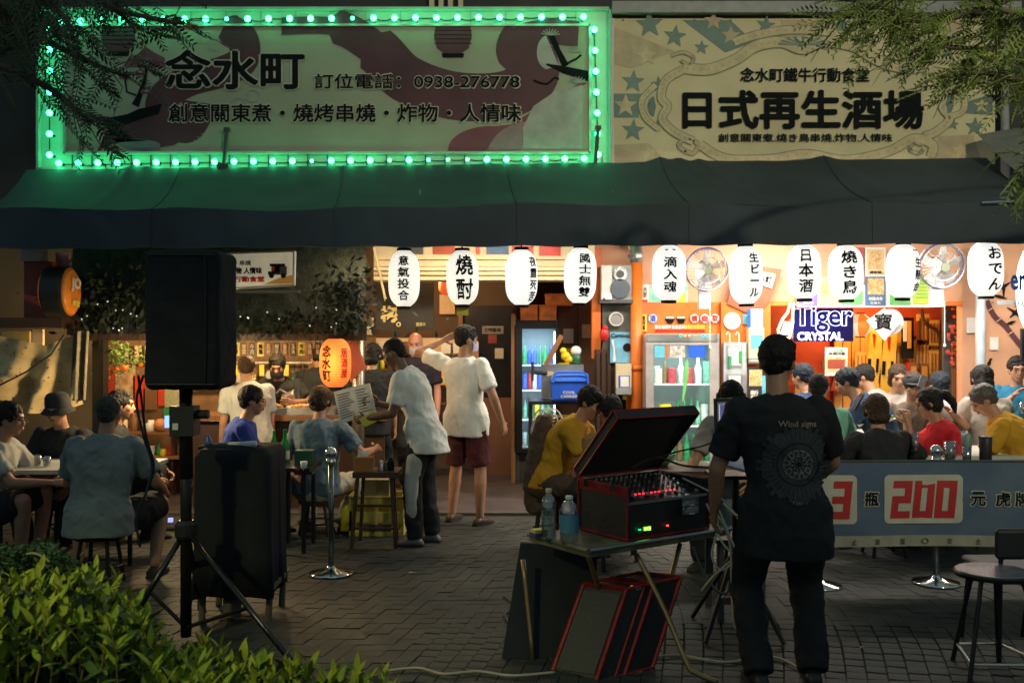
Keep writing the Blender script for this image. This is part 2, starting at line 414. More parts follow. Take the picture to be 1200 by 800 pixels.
def fan_tree(x, y, s):
    flat([(x - 25 * s, y + 2), (x - 20 * s, y - 8 * s), (x - 8 * s, y - 14 * s), (x, y - 22 * s), (x + 10 * s, y - 15 * s), (x + 22 * s, y - 9 * s), (x + 24 * s, y + 2)], bd, mar2, s1, 'pine_print', .0105)
    for k in range(7):
        a = R(30 + k * 20); ribbon([(x, y), (x + 11 * s * math.cos(a), y - 9 * s * math.sin(a))], .8, bd, pale, s1, 'pine_ray', .012)
fan_tree(171, 77, 1); fan_tree(147, 91, .28); fan_tree(172, 108, .3); fan_tree(165, 86, .25)
ribbon([(172, 78), (170, 95), (164, 112), (159, 124)], [3, 4, 6, 9], bd, drk, s1, 'trunk_print', .009)
ribbon([(147, 92), (149, 108), (160, 112)], 2, bd, drk, s1, 'trunk_print', .0105)
for cx, w, y0, y1 in ((139, 40, 32, 64), (531, 44, 31, 66)):
    flat([(cx - w * .46, y0), (cx + w * .46, y0), (cx + w / 2, y0 + 12), (cx + w * .42, y1 - 9), (cx + w * .22, y1 - 3), (cx - w * .22, y1 - 3), (cx - w * .42, y1 - 9), (cx - w / 2, y0 + 12)], bd, mar, s1, 'lantern_print', .009)
    for k in range(4): flat([(cx - w / 2, y0 + 5 + k * 5), (cx + w / 2, y0 + 5 + k * 5), (cx + w / 2, y0 + 5.8 + k * 5), (cx - w / 2, y0 + 5.8 + k * 5)], bd, drk, s1, 'lantern_rib', .0105)
    flat([(cx - 13, y1 - 3), (cx + 13, y1 - 3), (cx + 12, y1 + 2), (cx - 12, y1 + 2)], bd, drk, s1, 'lantern_foot', .0105)
ribbon([(646, 42), (654, 60), (663, 78)], [7, 6, 8], bd, drk, s1, 'trunk_print', .012); ribbon([(640, 76), (660, 82), (690, 90)], [2, 8, 12], bd, drk, s1, 'trunk_print', .0135)
ribbon(curve_pts([(625, 95), (640, 99), (650, 92), (655, 94)]), 2.5, bd, drk, s1, 'branch_print', .012); ribbon([(662, 76), (675, 70), (681, 65)], 2.5, bd, drk, s1, 'branch_print', .015)
for fx, fy in ((645, 42), (676, 62), (676, 98)):
    for k in range(8):
        a = R(10 + k * 22); ribbon([(fx, fy), (fx + 11 * math.cos(a), fy - 8 * math.sin(a))], .9, bd, pale, s1, 'pine_ray', .015)
flat(arc(642, 62, 13, 20, 100, 260, 8) + [(655, 78)], bd, pale, s1, 'gap_print', .0105)
for cx, cy in ((240, 45), (252, 53), (296, 113), (280, 122)):
    ribbon(arc(cx, cy, 8, 7, 0, 320, 14), .8, bd, pale, s1, 'cloud_print', .012)
for k in range(15):
    a = R(10 + k * 11.5); ribbon([(256 + 12 * math.cos(a), 178 - 8 * math.sin(a)), (256 + 34 * math.cos(a), 178 - 26 * math.sin(a))], .6, bd, pale, s1, 'ray_print', .012)
inkh = mat('print_halo', (.6, .58, .46), .6)
def htext(s, x0, y0, x1, y1, d, parent, m=None, bold=.03, halo=.05, off=.02, hm=None, **k):
    c = P((x0 + x1) / 2, (y0 + y1) / 2, d); w = xs(x1 - x0, d); h = xs(y1 - y0, d)
    if halo: text(s, c - V((0, off, 0)), w + xs(2.5, d), h + xs(2.5, d), hm or inkh, parent, 'lettering_halo', bold + halo * .7, depth=.002, **k)
    text(s, c - V((0, off + .004, 0)), w, h, m or drk, parent, 'lettering', bold, depth=.003, **k)
htext('念水町', 194, 59, 358, 106, bd, s1, bold=.03)
htext('訂位電話：0938-276778', 369, 87, 609, 105, bd, s1, bold=.02, halo=.04)
htext('創意關東煮・燒烤串燒・炸物・人情味', 198, 122, 611, 144, bd, s1, bold=.022, halo=.04)
# bulbs
gb = G(); gb.ell((0, 0, 0), (.031, .031, .031), n=10, k=6)
gs = G(); gs.cyl((0, .028, 0), (0, .12, 0), .014, n=8)
bulbm = mat('green_bulb', (.6, .9, .7), .4, emit=(.035, 1, .34), es=18, bump=0, var=.02)
spots = [(118 + i * 24.6, 23.3 - i * .14) for i in range(24)] + [(69 + i * 22.8, 191.3 - i * .2) for i in range(28)]
spots += [(58, 34 + i * 24.6) for i in range(7)] + [(94, 25), (72, 26)] + [(696.5 + i * .8, 35 + i * 24.4) for i in range(7)]
small = {6, 12, 37, 43, 44, 45, 41}
b0 = None
for i, (x, y) in enumerate(spots):
    loc = P(x, y, SD - .09) - WO[s1]
    if b0 is None:
        b0 = ob('bulb', gb, bulbm, s1); so = ob('bulb_socket', gs, M['blackp'], b0); b0.location = loc; o = b0; so.location = (0, 0, 0)
        for q in (b0, so):
            for v in q.data.vertices: pass
    else:
        o = b0.copy(); COL.objects.link(o); o.parent = s1; o.location = loc
        c = so.copy(); COL.objects.link(c); c.parent = o
    if i in small: o.scale = (.62, .62, .62)
# built around the sign's own origin: shift the shared bulb mesh back to its centre
for q in (b0, so):
    for v in q.data.vertices: v.co += WO[s1]
g = G()
for seq in (spots[:24], spots[24:52], spots[52:59], spots[61:]):
    pts = []
    for (x, y), (x2, y2) in zip(seq, seq[1:]):
        sag = random.uniform(.5, 3.5)
        for t in (0, .33, .66): pts.append(P(x + (x2 - x) * t, y + (y2 - y) * t + sag * math.sin(math.pi * t), SD - .012))
    g.tube(pts, .005, 5)
ob('bulb_wire', g, M['rubber'], s1)
# clamps on the sign's lower edge
for x, y in ((264, 152), (699, 150)):
    a = P(x + 2, y, SD - .12); b = P(x - 2, 196, SD - .12); g = G(); g.cyl(a, b, .02); g.box(b, (.12, .08, .06)); g.box(a, (.06, .05, .04))
    ob('lamp_bracket', g, M['dgrey'], origin=b, label='thin metal bracket %s' % ('in front of the middle of the green sign, above the awning' if x < 500 else 'at the lower right corner of the green sign'), cat='bracket')

# ================================================================ right signboard
s2 = empty('cream_signboard', P(942, 105, SD), 'cream signboard with stars and scroll ornament above the awning', 'signboard')
b2 = pbox(718, 22, 1166, 192, SD, .06, mat('banner_sand', (.66, .58, .36), .6, vs=1.5, var=.12, bs=200, bump=.1), s2, 'printed_panel')
ob('edge_rope', G().tube([P(718, 22, SD - .01), P(717, 110, SD - .01), P(718, 192, SD - .01)], .018, 6), M['white'], s2)
teal = mat('print_teal', (.16, .24, .22), .6, vs=3); sand = mat('print_sand', (.52, .42, .27), .6); line = mat('print_line', (.2, .24, .18), .6); tan = mat('print_tan', (.6, .5, .3), .6)
flat([(800, 24), (856, 24), (883, 50), (850, 62)], SD, teal, s2, 'star_band', .003)
flat([(719, 110), (755, 110), (748, 138), (719, 138)], SD, teal, s2, 'star_band', .003)
flat([(1131, 120), (1163, 110), (1163, 135), (1128, 133)], SD, teal, s2, 'star_band', .003)
for pts in ([(719, 32), (790, 60), (740, 80), (719, 75)], [(915, 24), (965, 24), (955, 42), (920, 45)], [(719, 170), (760, 168), (780, 190), (719, 190)], [(1100, 160), (1140, 158), (1150, 189), (1095, 185)], [(1080, 24), (1130, 24), (1120, 60), (1090, 50)]):
    flat(pts, SD, sand, s2, 'ray_band', .003)
for x, y, r, m in ((761, 29, 17, teal), (791, 43, 14, teal), (822, 56, 9, teal), (742, 96, 14, teal), (772, 99, 10, teal), (742, 153, 14, teal), (770, 148, 7, teal), (897, 30, 12, teal), (986, 30, 12, teal), (1142, 149, 12, teal), (1117, 146, 7, teal), (1060, 28, 11, teal), (1110, 60, 12, teal), (836, 25, 12, sand), (856, 42, 12, sand), (733, 124, 14, tan), (758, 66, 13, tan), (727, 55, 12, sand), (760, 180, 13, tan), (1126, 176, 12, tan), (1150, 124, 10, tan)):
    flat(star(x, y, r, (x * 7) % 20 - 10), SD, m, s2, 'star_print', .007)
def scroll(ctrl, w, n=8):
    pts = curve_pts(ctrl, n)
    ribbon(pts, w + 2, SD, line, s2, 'scroll_outline', .010); ribbon(pts, w, SD, tan, s2, 'scroll_band', .013)
    for x, y in pts[2::2]: flat(arc(x, y, 1.8, 1.8, 0, 300, 6), SD, sand, s2, 'scroll_dot', .016, .001)
scroll([(786, 66), (800, 62), (812, 68), (808, 76), (798, 72)], 3)
scroll([(800, 80), (830, 82), (862, 70), (885, 55), (915, 50), (940, 58), (965, 50), (1000, 55), (1030, 72), (1060, 80), (1085, 78)], 12)
scroll([(860, 50), (885, 42), (920, 36), (962, 37), (990, 44), (1010, 50)], 9)
scroll([(800, 82), (780, 95), (775, 115), (782, 125), (776, 140), (790, 155), (812, 166)], 9)
scroll([(768, 100), (752, 118), (756, 138), (772, 152)], 6)
scroll([(1090, 82), (1108, 96), (1112, 118), (1104, 126), (1112, 140), (1096, 155), (1082, 160)], 9)
scroll([(1112, 105), (1128, 112), (1128, 130), (1112, 138)], 6)
scroll([(805, 180), (795, 170), (806, 163), (818, 170), (812, 180), (802, 177)], 4)
scroll([(820, 170), (850, 186), (900, 187), (945, 181), (990, 188), (1040, 178), (1070, 163), (1092, 170), (1090, 184)], 10)
scroll([(1082, 175), (1076, 180), (1066, 176), (1070, 168), (1080, 170)], 3)
for cx, cy, rx, ry, a0, a1 in ((941, 54, 30, 11, 10, 170), (768, 125, 9, 12, 110, 250), (1108, 122, 9, 12, -70, 70)):
    for k in range(9):
        a = R(a0 + (a1 - a0) * k / 8); ribbon([(cx, cy), (cx + rx * math.cos(a), cy - ry * math.sin(a))], [.5, 2.6], SD, teal, s2, 'fan_ray', .017)
htext('念水町鐵牛行動食堂', 867, 80, 1018, 97, SD, s2, bold=.022, halo=0)
htext('日式再生酒場', 799, 106, 1082, 152, SD, s2, bold=.034, halo=0)
htext('創意關東煮.燒き鳥串燒.炸物.人情味', 841, 157, 1045, 167, SD, s2, bold=.018, halo=0)
for i in range(11):
    a = P(730 + i * 42, 24, SD - .005); g = G(); g.ell(a, (.012, .01, .012), n=8, k=4); ob('eyelet', g, M['steel'], s2)
ob('downpipe', G().cyl(P(1176, -10, 10.5), P(1178, 210, 10.5), .045), M['grey'], origin=P(1176, 100, 10.5), label='pale grey vertical pipe at the right end of the cream sign', cat='pipe')

# ================================================================ awning
aw = empty('awning', P(600, 245, 8.4), 'long dark cloth awning with hanging front valance', 'awning')
cloth = mat('awning_cloth', (.042, .055, .064), .72, vs=1.3, var=.25, bs=300, bump=.12)
def eave(u):    # front edge
    X = -24 + u * 1260; y = 247 - u * 11
    p = P(X, y, 8.3); p.z += .012 * math.sin(u * 40) + .012 * math.sin(u * 13 + 1); return p
def topl(u):
    X = 31 + u * 1125; return P(X, 199 - u * 14, 10.28)
def slope(u, v):
    a, b = topl(u), eave(u); p = a.lerp(b, v); sag = math.sin(math.pi * v)
    p.z -= .05 * sag + .03 * sag * (math.cos(u * 2 * math.pi * 7) * .5 + .5)
    for cu, wd, am in ((.11, .006, .03), (.125, .006, .02), (.66, .01, .05), (.68, .008, .04), (.70, .006, .03), (.48, .004, .02), (.83, .012, .04)):
        uu = u - cu - (v * .05 if cu > .6 else -v * .01); p.z += am * math.exp(-(uu / wd) ** 2) * (1 - v * .8)
    p.z += .008 * mnoise.noise(V((u * 30, v * 4, 0))); return p
ob('canopy_sheet', G().sheet(slope, 220, 24), cloth, aw, smooth=True)
def val(u, v):
    p = eave(u) + V((0, -.01 - .015 * math.sin(u * 55) * v, 0)); y1 = 291.5 - u * 7.5
    z1 = P(0, y1, 8.3).z; p.z = p.z * (1 - v) + z1 * v + .006 * math.sin(u * 90) * v; p.y += .01 * mnoise.noise(V((u * 60, v * 2, 3))); return p
ob('valance', G().sheet(val, 220, 6), mat('valance_cloth', (.034, .05, .07), .75, vs=1.3, var=.25, bs=300, bump=.12), aw, smooth=True)
ob('eave_rail', G().tube([eave(i / 20) + V((0, .03, -.03)) for i in range(21)], .018, 8), M['steel'], aw)
for u in (.16, .33, .5, .66, .83):      # stitched seams between the cloth widths
    ob('seam', G().tube([slope(u, v / 12) + V((0, -.002, .004)) for v in range(13)], .006, 4), cloth, aw)
    ob('seam', G().tube([val(u, v / 4) + V((0, -.006, 0)) for v in range(5)], .004, 4), cloth, aw)
ob('valance_hem', G().tube([val(i / 120, 1) for i in range(121)], .007, 5), cloth, aw)
for u in (.03, .22, .41, .6, .79, .97): ob('rafter', G().tube([topl(u) + V((0, 0, -.1)), eave(u) + V((0, .05, -.06))], .018, 6), M['steel'], aw)
def flap(u, v):
    a = P(1146, 158, 10.1).lerp(P(1262, 236, 8.35), u); b = P(1190, 150, 10.3).lerp(P(1290, 150, 9.2), u)
    p = a.lerp(b, v); p.z += -.10 * math.sin(math.pi * u) * (1 - v); return p
ob('side_flap', G().sheet(flap, 16, 8), mat('flap_cloth', (.2, .2, .17), .8, bs=200), aw, smooth=True)
ob('side_rail', G().cyl(P(1150, 238, 8.27), P(1262, 233, 8.27), .016), M['chrome'], aw)
for X in (-20, 1250): ob('awning_post', G().cyl((P(X, 0, 8.35).x, 8.35, 0), (P(X, 0, 8.35).x, 8.35, 2.7), .03), M['steel'], aw)
# ================================================================ paper lanterns hung along the awning
paperlit = mat('lantern_paper_lit', (.85, .85, .8), .8, var=.03, bump=.1, emit=(1, .99, .95), es=.88)
paperwarm = mat('lantern_paper_warm', (.85, .82, .75), .8, var=.03, bump=.1, emit=(1, .96, .86), es=.74)
ribm = mat('lantern_rib', (.6, .58, .52), .8, var=.03, bump=0, emit=(1, .97, .9), es=.62)
def lantern_prof(r, h, ribs=26):
    pr = []
    for i in range(ribs * 2 + 1):
        t = i / (ribs * 2) + (.0062 if i % 2 and i < ribs * 2 else 0) * 0; z = (t - .5) * h; q = abs(2 * t - 1)
        rr = r * (1 - q ** 3.4) ** .5 if q < .999 else 0
        rr = max(rr, r * .42); rr *= 1 - (.018 if i % 2 else 0); pr.append((rr, z))
    return pr
def rad_at(z, r, h):
    q = min(1, abs(2 * z / h)); return max(r * (1 - q ** 3.4) ** .5, r * .42)
def lantern(X, Y0, Y1, wpx, d, s, label, tw, th, tx=0, ty=0, m=None, name='paper_lantern', group='white paper lanterns along the awning', cat='lantern', ink=None, cord=True, bold=.03):
    c = P(X, (Y0 + Y1) / 2, d); r = xs(wpx, d) / 2; h = xs(Y1 - Y0, d)
    root = empty(name, c, label, cat, group)
    g = G(); g.lathe(lantern_prof(r, h), c, 28); ob('shade', g, m or paperlit, root, smooth=False)
    g = G()
    for i in range(1, 26):
        z = (i / 26 - .5) * h; q_ = rad_at(z, r, h) + .0006; g.lathe([(q_, z - .0016), (q_ + .001, z), (q_, z + .0016)], c, 28, cap=False)
    ob('wire_ribs', g, ribm, root)
    for s_, nm in ((1, 'top_ring'), (-1, 'bottom_ring')):
        g = G(); g.lathe([(r * .36, -.012), (r * .45, -.012), (r * .45, .012), (r * .36, .012)], c + V((0, 0, s_ * (h / 2 + .004))), 20); ob(nm, g, M['ink'], root)
    if cord:
        g = G(); g.tube([c + V((0, 0, h / 2)), c + V((0, -.01, h / 2 + .2))], .006, 5); ob('cord', g, M['rubber'], root)
    def wrap(p, c=c, r=r, h=h, tx=tx, ty=ty):
        z = p.z + ty; x = p.x + tx; q = max(-.2, min(.5, 0)); rr = rad_at(z, r, h) + .003 - p.y
        a = x / max(r, .01); return V((c.x + rr * math.sin(a), c.y - rr * math.cos(a), c.z + z))
    text(s, c, tw, th, ink or M['ink'], root, wrap=wrap, bold=bold, depth=.002, space=1.12)
    root.rotation_euler = (random.uniform(-.02, .02), random.uniform(-.03, .03), random.uniform(-.05, .05)); return root
LD = 8.5
u = LD / F
L = [(473.5, 293, 360, 37, '意\n氣\n投\n合', paperwarm, 14, 52, 1, 0, 'leftmost white lantern, four characters, hanging before the dark plum signboard'),
     (542, 293, 358, 38, '燒\n酎', paperwarm, 21, 52, 3, 0, 'white lantern with two big characters above the man with his hand on his head'),
     (611, 292, 358, 38, '夜\n露\n死\n苦', paperlit, 12, 52, 15, -2, 'white lantern above the lit drinks fridge, its writing turned to the side'),
     (680, 290, 356, 38, '國\n士\n無\n雙', paperlit, 15, 50, 5, 0, 'white lantern beside the orange pipe, four brush characters facing front'),
     (784, 287, 353, 40, '一\n滴\n入\n魂', paperlit, 16, 50, -2, 2, 'white lantern just left of the wall fan nearer the middle'),
     (874, 288, 357, 39, '生\nビ\nー\nル', paperlit, 13, 51, 6, 0, 'white lantern above the head of the man in the black shirt, draught beer writing'),
     (942, 286, 351, 39, '日\n本\n酒', paperlit, 17, 50, -2, 0, 'white lantern above the blue neon sign, three characters'),
     (991, 287, 352, 40, '燒\nき\n鳥', paperlit, 19, 50, -2, 0, 'white lantern between the neon sign and the hanging menu photos, three characters'),
     (1058, 286, 350, 38, '一\n生\n懸\n命', paperlit, 11, 50, 13, 0, 'white lantern left of the rightmost fan with writing near its right edge'),
     (1155, 282, 348, 39, 'お\nで\nん', paperlit, 18, 50, 4, 0, 'rightmost white lantern, three rounded kana, before the grey pipe')]
for X, a, b, w, s, m, tw, th, tx, ty, lab in L:
    lantern(X, a, b, w, LD, s, lab, tw * u, th * u, tx * u, ty * u, m)
# the wire they hang from
g = G(); pts = [P(x, 284 - (x - 430) * .008 + 2 * math.sin(x * .09), LD) + V((0, -.0, .03)) for x in range(430, 1260, 14)]; g.tube(pts, .006, 5)
ob('hanging_wire', g, M['rubber'], origin=pts[0], label='thin black wire carrying the white paper lanterns', cat='wire')
# small tags under two left lanterns
for X, Y, w, h in ((542, 364, 14, 11), (470, 359, 12, 4)):
    g = G(); g.box(P(X, Y, LD + .03), (w * u, .004, h * u)); ob('lantern_tag', g, M['yellow'], origin=P(X, Y, LD + .03), label='yellow paper tag under the %s' % ('two-character lantern' if X > 500 else 'leftmost white lantern'), cat='tag')
# red balls of lanterns further in
for X, Y, w, h in ((456, 339, 10, 20), (526, 335, 12, 22)):
    d = 10.9; c = P(X, Y, d); g = G(); g.lathe(lantern_prof(xs(w, d), xs(h, d), 8), c, 16)
    ob('red_lantern', g, mat('red_paper_lit', (.7, .1, .02), .7, emit=(1, .13, .02), es=.7), origin=c, label='small red-orange lantern half hidden behind the %s white lantern' % ('leftmost' if X < 500 else 'two-character'), cat='lantern')
# orange lantern on the corner of the stall
ol = mat('orange_paper_lit', (.85, .25, .05), .7, emit=(1, .2, .035), es=.85, vs=2, var=.1)
od = 8.9; o = empty('orange_lantern', P(393, 425, od), 'glowing orange lantern with three black characters at the stall corner', 'lantern')
c = P(393, 425, od); r = xs(18.5, od); h = xs(60, od)
g = G(); g.lathe(lantern_prof(r, h, 20), c, 28); ob('shade', g, ol, o)
for s_ in (1, -1):
    g = G(); g.lathe([(r * .38, -.02), (r * .45, -.02), (r * .45, .02), (r * .38, .02)], c + V((0, 0, s_ * h / 2)), 16); ob('ring', g, M['ink'], o)
g = G(); g.tube([c + V((0, 0, h / 2)), c + V((0, 0, h / 2 + .12))], .012, 6); ob('hook', g, M['dgrey'], o)
def wr(p, c=c, r=r, h=h):
    a = (p.x - xs(8, od)) / r; rr = rad_at(p.z, r, h) + .003 - p.y; return V((c.x + rr * math.sin(a), c.y - rr * math.cos(a), c.z + p.z))
text('念\n水\n町', c, xs(12, od), xs(42, od), M['ink'], o, wrap=wr, bold=.03)
def wr2(p, c=c, r=r, h=h):
    a = (p.x + xs(14, od)) / r; rr = rad_at(p.z, r, h) + .003 - p.y; return V((c.x + rr * math.sin(a), c.y - rr * math.cos(a), c.z + p.z))
text('居\n酒\n屋', c, xs(9, od), xs(34, od), M['red'], o, wrap=wr2, bold=.03)
lamp('lantern_bulb', 'POINT', c + V((.0, -.3, 0)), 7, (1, .45, .15), size=.12, parent=o)

# ================================================================ light fittings under the awning
def tube_fitting(p0, p1, power, color, label, vis=True):
    p0, p1 = V(p0), V(p1); c = (p0 + p1) / 2; r = empty('tube_light', c, label, 'light fitting')
    g = G(); g.box(c + V((0, 0, .05)), ((p1 - p0).length, .09, .05)); ob('housing', g, M['steel'], r)
    g = G(); g.cyl(p0, p1, .016, n=10); ob('tube', g, mat('tube_glow', (.9, .9, .9), .5, emit=(1, .97, .92), es=6, bump=0), r)
    lamp('tube_lamp', 'AREA', c + V((0, 0, -.03)), power, color, c + V((0, .25, -1)), (p1 - p0).length, .12, parent=r); return r
W_ = (1, .9, .76)
tube_fitting(P(862, 291, 9.9) + V((0, 0, .16)), P(958, 291, 9.9) + V((0, 0, .16)), 34, W_, 'fluorescent fitting on the peach wall behind the lanterns')
def ceil_x(X, d): return (X - 600) * d / F
for X, d, pw, col, lab in ((800, 9.0, 48, W_, 'fluorescent fitting under the awning above the glass fridge'), (1040, 8.9, 66, W_, 'fluorescent fitting under the awning above the right tables'), (1190, 9.2, 42, W_, 'fluorescent fitting under the awning at its right end'), (590, 9.3, 26, (1, .82, .55), 'warm fluorescent fitting under the awning above the entrance'), (460, 9.4, 12, (1, .75, .42), 'warm fluorescent fitting under the awning beside the stall')):
    x = ceil_x(X, d); tube_fitting((x - .55, d, 2.62), (x + .55, d, 2.62), pw, col, lab)  # unseen fittings, added because the lanterns alone light the walls too weakly
# pendant lamps added out of sight to light the interiors
def pendant(X, Y, d, power, color, label):
    c = P(X, Y, d); r = empty('pendant_lamp', c, label, 'lamp')
    g = G(); g.lathe([(.03, .1), (.05, .08), (.13, 0), (.125, 0), (.04, .07)], c, 16); ob('shade', g, M['blackm'], r)
    g = G(); g.ell(c + V((0, 0, .03)), (.035, .035, .04)); ob('bulb', g, mat('warm_bulb', (1, .9, .7), .4, emit=(1, .75, .4), es=8, bump=0), r)
    g = G(); g.cyl(c + V((0, 0, .08)), c + V((0, 0, .6)), .006, n=6); ob('cord', g, M['rubber'], r)
    lamp('bulb_light', 'POINT', c + V((0, 0, -.06)), power, color, size=.08, parent=r)
pendant(500, 316, 11.0, 45, (1, .62, .3), 'small black pendant lamp deep inside the kitchen')
pendant(320, 372, 9.7, 55, (1, .68, .3), 'pendant lamp over the stall counter beside the hanging price plaques')
pendant(160, 372, 10.0, 48, (1, .6, .25), 'pendant lamp over the left end of the stall counter')
pendant(196, 418, 8.3, 70, (1, .72, .36), 'pendant lamp over the left tables, behind the covered loudspeaker')  # added to warm the hanging cloth, kept hidden by the loudspeaker
pendant(1010, 340, 11.3, 70, (1, .55, .2), 'pendant lamp inside the bamboo-lined room')
def Q(name, X0, Y0, X1, Y1, d, th, m, label=None, cat=None, parent=None, **k):
    """box whose front face covers the given pixel rectangle at depth d"""
    a = P(X0, Y1, d); b = P(X1, Y0, d); g = G(); z0 = .013 if Y1 in (560, 566) else a.z; g.bb((a.x, d, z0), (b.x, d + th, b.z))
    return ob(name, g, m, parent, label, cat, origin=None if parent is not None else ((a.x + b.x) / 2, d, max(a.z, 0)), **k)
def root(name, X, Y, d, label, cat, group=None): return empty(name, P(X, Y, d), label, cat, group)
def disc(X, Y, rp, d, th=.01, n=24):
    c = P(X, Y, d); r = xs(rp, d); g = G(); g.prism([c + V((r * math.cos(2 * math.pi * i / n), 0, r * math.sin(2 * math.pi * i / n))) for i in range(n)], (0, th, 0)); return g
RND = random.Random(11)

# ================================================================ orange and peach front, right half
fr = root('shopfront_wall', 900, 560, 10.6, 'orange and peach painted shop front behind the lanterns', 'shop front')
Q('peach_wall', 697, 262, 1240, 355, 10.62, .08, M['peach'], parent=fr)
Q('orange_header', 752, 354, 846, 392, 10.55, .15, M['orange'], parent=fr)
Q('orange_pillar', 845, 354, 903, 566, 10.5, .2, M['orange'], parent=fr)
Q('orange_pillar', 736, 392, 756, 566, 10.56, .2, M['orange'], parent=fr)
Q('orange_edge', 694, 290, 706, 420, 10.5, .15, M['orange'], parent=fr)
Q('low_wall', 900, 500, 1106, 566, 10.62, .1, M['orange'], parent=fr)
Q('door_frame', 1127, 354, 1148, 566, 10.6, .12, M['peach'], parent=fr)
Q('peach_wall', 1147, 354, 1240, 566, 10.62, .08, M['peach'], parent=fr)
Q('dark_doorway', 1106, 354, 1128, 566, 10.95, .05, M['dgrey'], parent=fr)
Q('window_head', 900, 353, 1128, 358, 10.56, .1, M['orange'], parent=fr)
Q('baseboard', 845, 548, 1106, 566, 10.47, .03, M['dgrey'], parent=fr)
# orange pipe with metal elbow
p = root('orange_pipe', 745, 566, 10.35, 'orange painted downpipe with a metal elbow beside the dark notice panel', 'pipe')
ob('pipe', G().cyl(P(746, 306, 10.35), P(746, 566, 10.35), xs(7, 10.35), n=20), M['orange'], p, smooth=True)
ob('pipe_joint', G().cyl(P(746, 428, 10.35), P(746, 434, 10.35), xs(8, 10.35), n=20), M['orange'], p, smooth=True)
ob('elbow', G().tube(arc3 if False else [P(746, 308, 10.35), P(746, 299, 10.35), P(745, 292, 10.4), P(740, 287, 10.45), P(730, 285, 10.5)], xs(7.5, 10.35), 16), M['steel'], p, smooth=True)
ob('gauge', G().cyl(P(739, 300, 10.25), P(739, 300, 10.15), .03), M['blackm'], p)
# dark panel with things on it
p = root('notice_panel', 721, 480, 10.5, 'dark grey weathered wall panel between the fridge corner and the orange pipe', 'panel')
pan = mat('slate_panel', (.09, .1, .09), .6, vs=6, var=.5)
Q('board', 704, 352, 740, 420, 10.5, .06, pan, parent=p); Q('lower_board', 697, 409, 722, 566, 10.46, .1, M['darkwood'], parent=p)
Q('shelf_edge', 703, 351, 742, 355, 10.3, .2, M['dgrey'], parent=p)
for x in (699, 705, 712): Q('slat', x, 412, x + 4, 560, 10.43, .03, M['darkwood'], parent=p)
p = root('wall_unit', 721, 352, 10.3, 'white and black wall speaker with a round lens on the shelf beside the pipe', 'speaker')
Q('casing', 705, 311, 717, 352, 10.3, .18, M['white'], parent=p); Q('casing', 717, 311, 740, 352, 10.32, .16, M['grey'], parent=p)
ob('lens', disc(727, 321, 8, 10.28, .04), M['chrome'], p); ob('lens_core', disc(727, 321, 4.5, 10.26, .04), M['blackp'], p)
ob('round_cover', disc(727, 338, 11.5, 10.28, .05), mat('slate_blue', (.05, .07, .1), .4), p)
Q('foot', 707, 349, 709, 352, 10.28, .02, M['blackp'], parent=p)
c = disc(722, 374, 9, 10.44); o = ob('round_badge', c, M['grey'], label='round grey badge on the dark panel above the pale blue flyer', cat='badge', origin=P(722, 374, 10.44))
ob('badge_ring', G().tube([P(722 + 7.5 * math.cos(a / 3), 374 + 7.5 * math.sin(a / 3), 10.42) for a in range(20)], .006, 5), M['paper'], o).matrix_parent_inverse = Matrix.Translation(-WO[o]) if False else Matrix()
p = root('blue_flyer', 727, 425, 10.4, 'pale blue flyer with dark handwriting above the soap dispenser', 'flyer')
Q('sheet', 715, 389, 740, 425, 10.4, .01, mat('flyer_blue', (.16, .42, .62), .6, vs=8, var=.3), parent=p)
text('Carnival', P(727, 393, 10.39), xs(22, 10.4), xs(5, 10.4), M['ink'], p, bold=.02)
ob('print_circle', disc(735, 407, 5, 10.39, .004), M['ink'], p); flat([(716, 398), (719, 398), (722, 423), (718, 424), (719, 410)], 10.39, M['paper'], p, 'print_figure')
p = root('soap_dispenser', 731, 462, 10.3, 'cream soap dispenser with grey base under the blue flyer', 'dispenser')
a = P(722, 462, 10.28); b = P(740, 426, 10.28); g = G(); g.bb((a.x, 10.28, a.z + .06), (b.x, 10.4, b.z)); ob('body', g, M['cream'], p)
Q('base', 722, 454, 740, 462, 10.27, .13, M['grey'], parent=p); Q('label_plate', 727, 441, 737, 453, 10.27, .01, M['paper'], parent=p); Q('label_edge', 725, 440, 738, 454, 10.274, .01, M['blue'], parent=p); Q('nozzle', 730, 462, 734, 468, 10.33, .03, M['yellow'], parent=p)
g = G(); g.ell(P(708, 392, 10.36), (.05, .04, .07)); g.ell(P(709, 384, 10.36), (.03, .03, .03)); ob('charm', g, M['red'], origin=P(708, 392, 10.36), label='small red hanging charm on the dark panel left of the blue flyer', cat='charm')
# header prints
p = root('header_stickers', 800, 372, 10.52, 'round stickers and lettering strips on the orange band over the glass fridge', 'stickers')
Q('yellow_strip', 750, 368, 758, 388, 10.5, .02, M['yellow'], parent=p); text('飲\n料\n區', P(754, 378, 10.5) - V((0, .005, 0)), xs(4.5, 10.5), xs(16, 10.5), M['ink'], p, bold=.03)
for x, ch, m in ((765, '酒', M['blue']), (814, '請', M['red']), (826, '自', M['red']), (838, '取', M['red'])):
    ob('sticker_rim', disc(x, 373, 5.8, 10.535, .01), m, p); ob('sticker', disc(x, 373, 5.2, 10.53, .01), M['paper'], p); text(ch, P(x, 373, 10.525), xs(7, 10.5), xs(7.5, 10.5), m, p, bold=.03)
for x in (785, 798):
    flat([(x - 6, 373), (x + 6, 373), (x + 3, 379), (x - 3, 379)], 10.54, M['ink'], p, 'bowl_print'); flat([(x - 4, 371), (x + 4, 371), (x + 5, 373.6), (x - 5, 373.6)], 10.54, M['paper'], p, 'bowl_print')
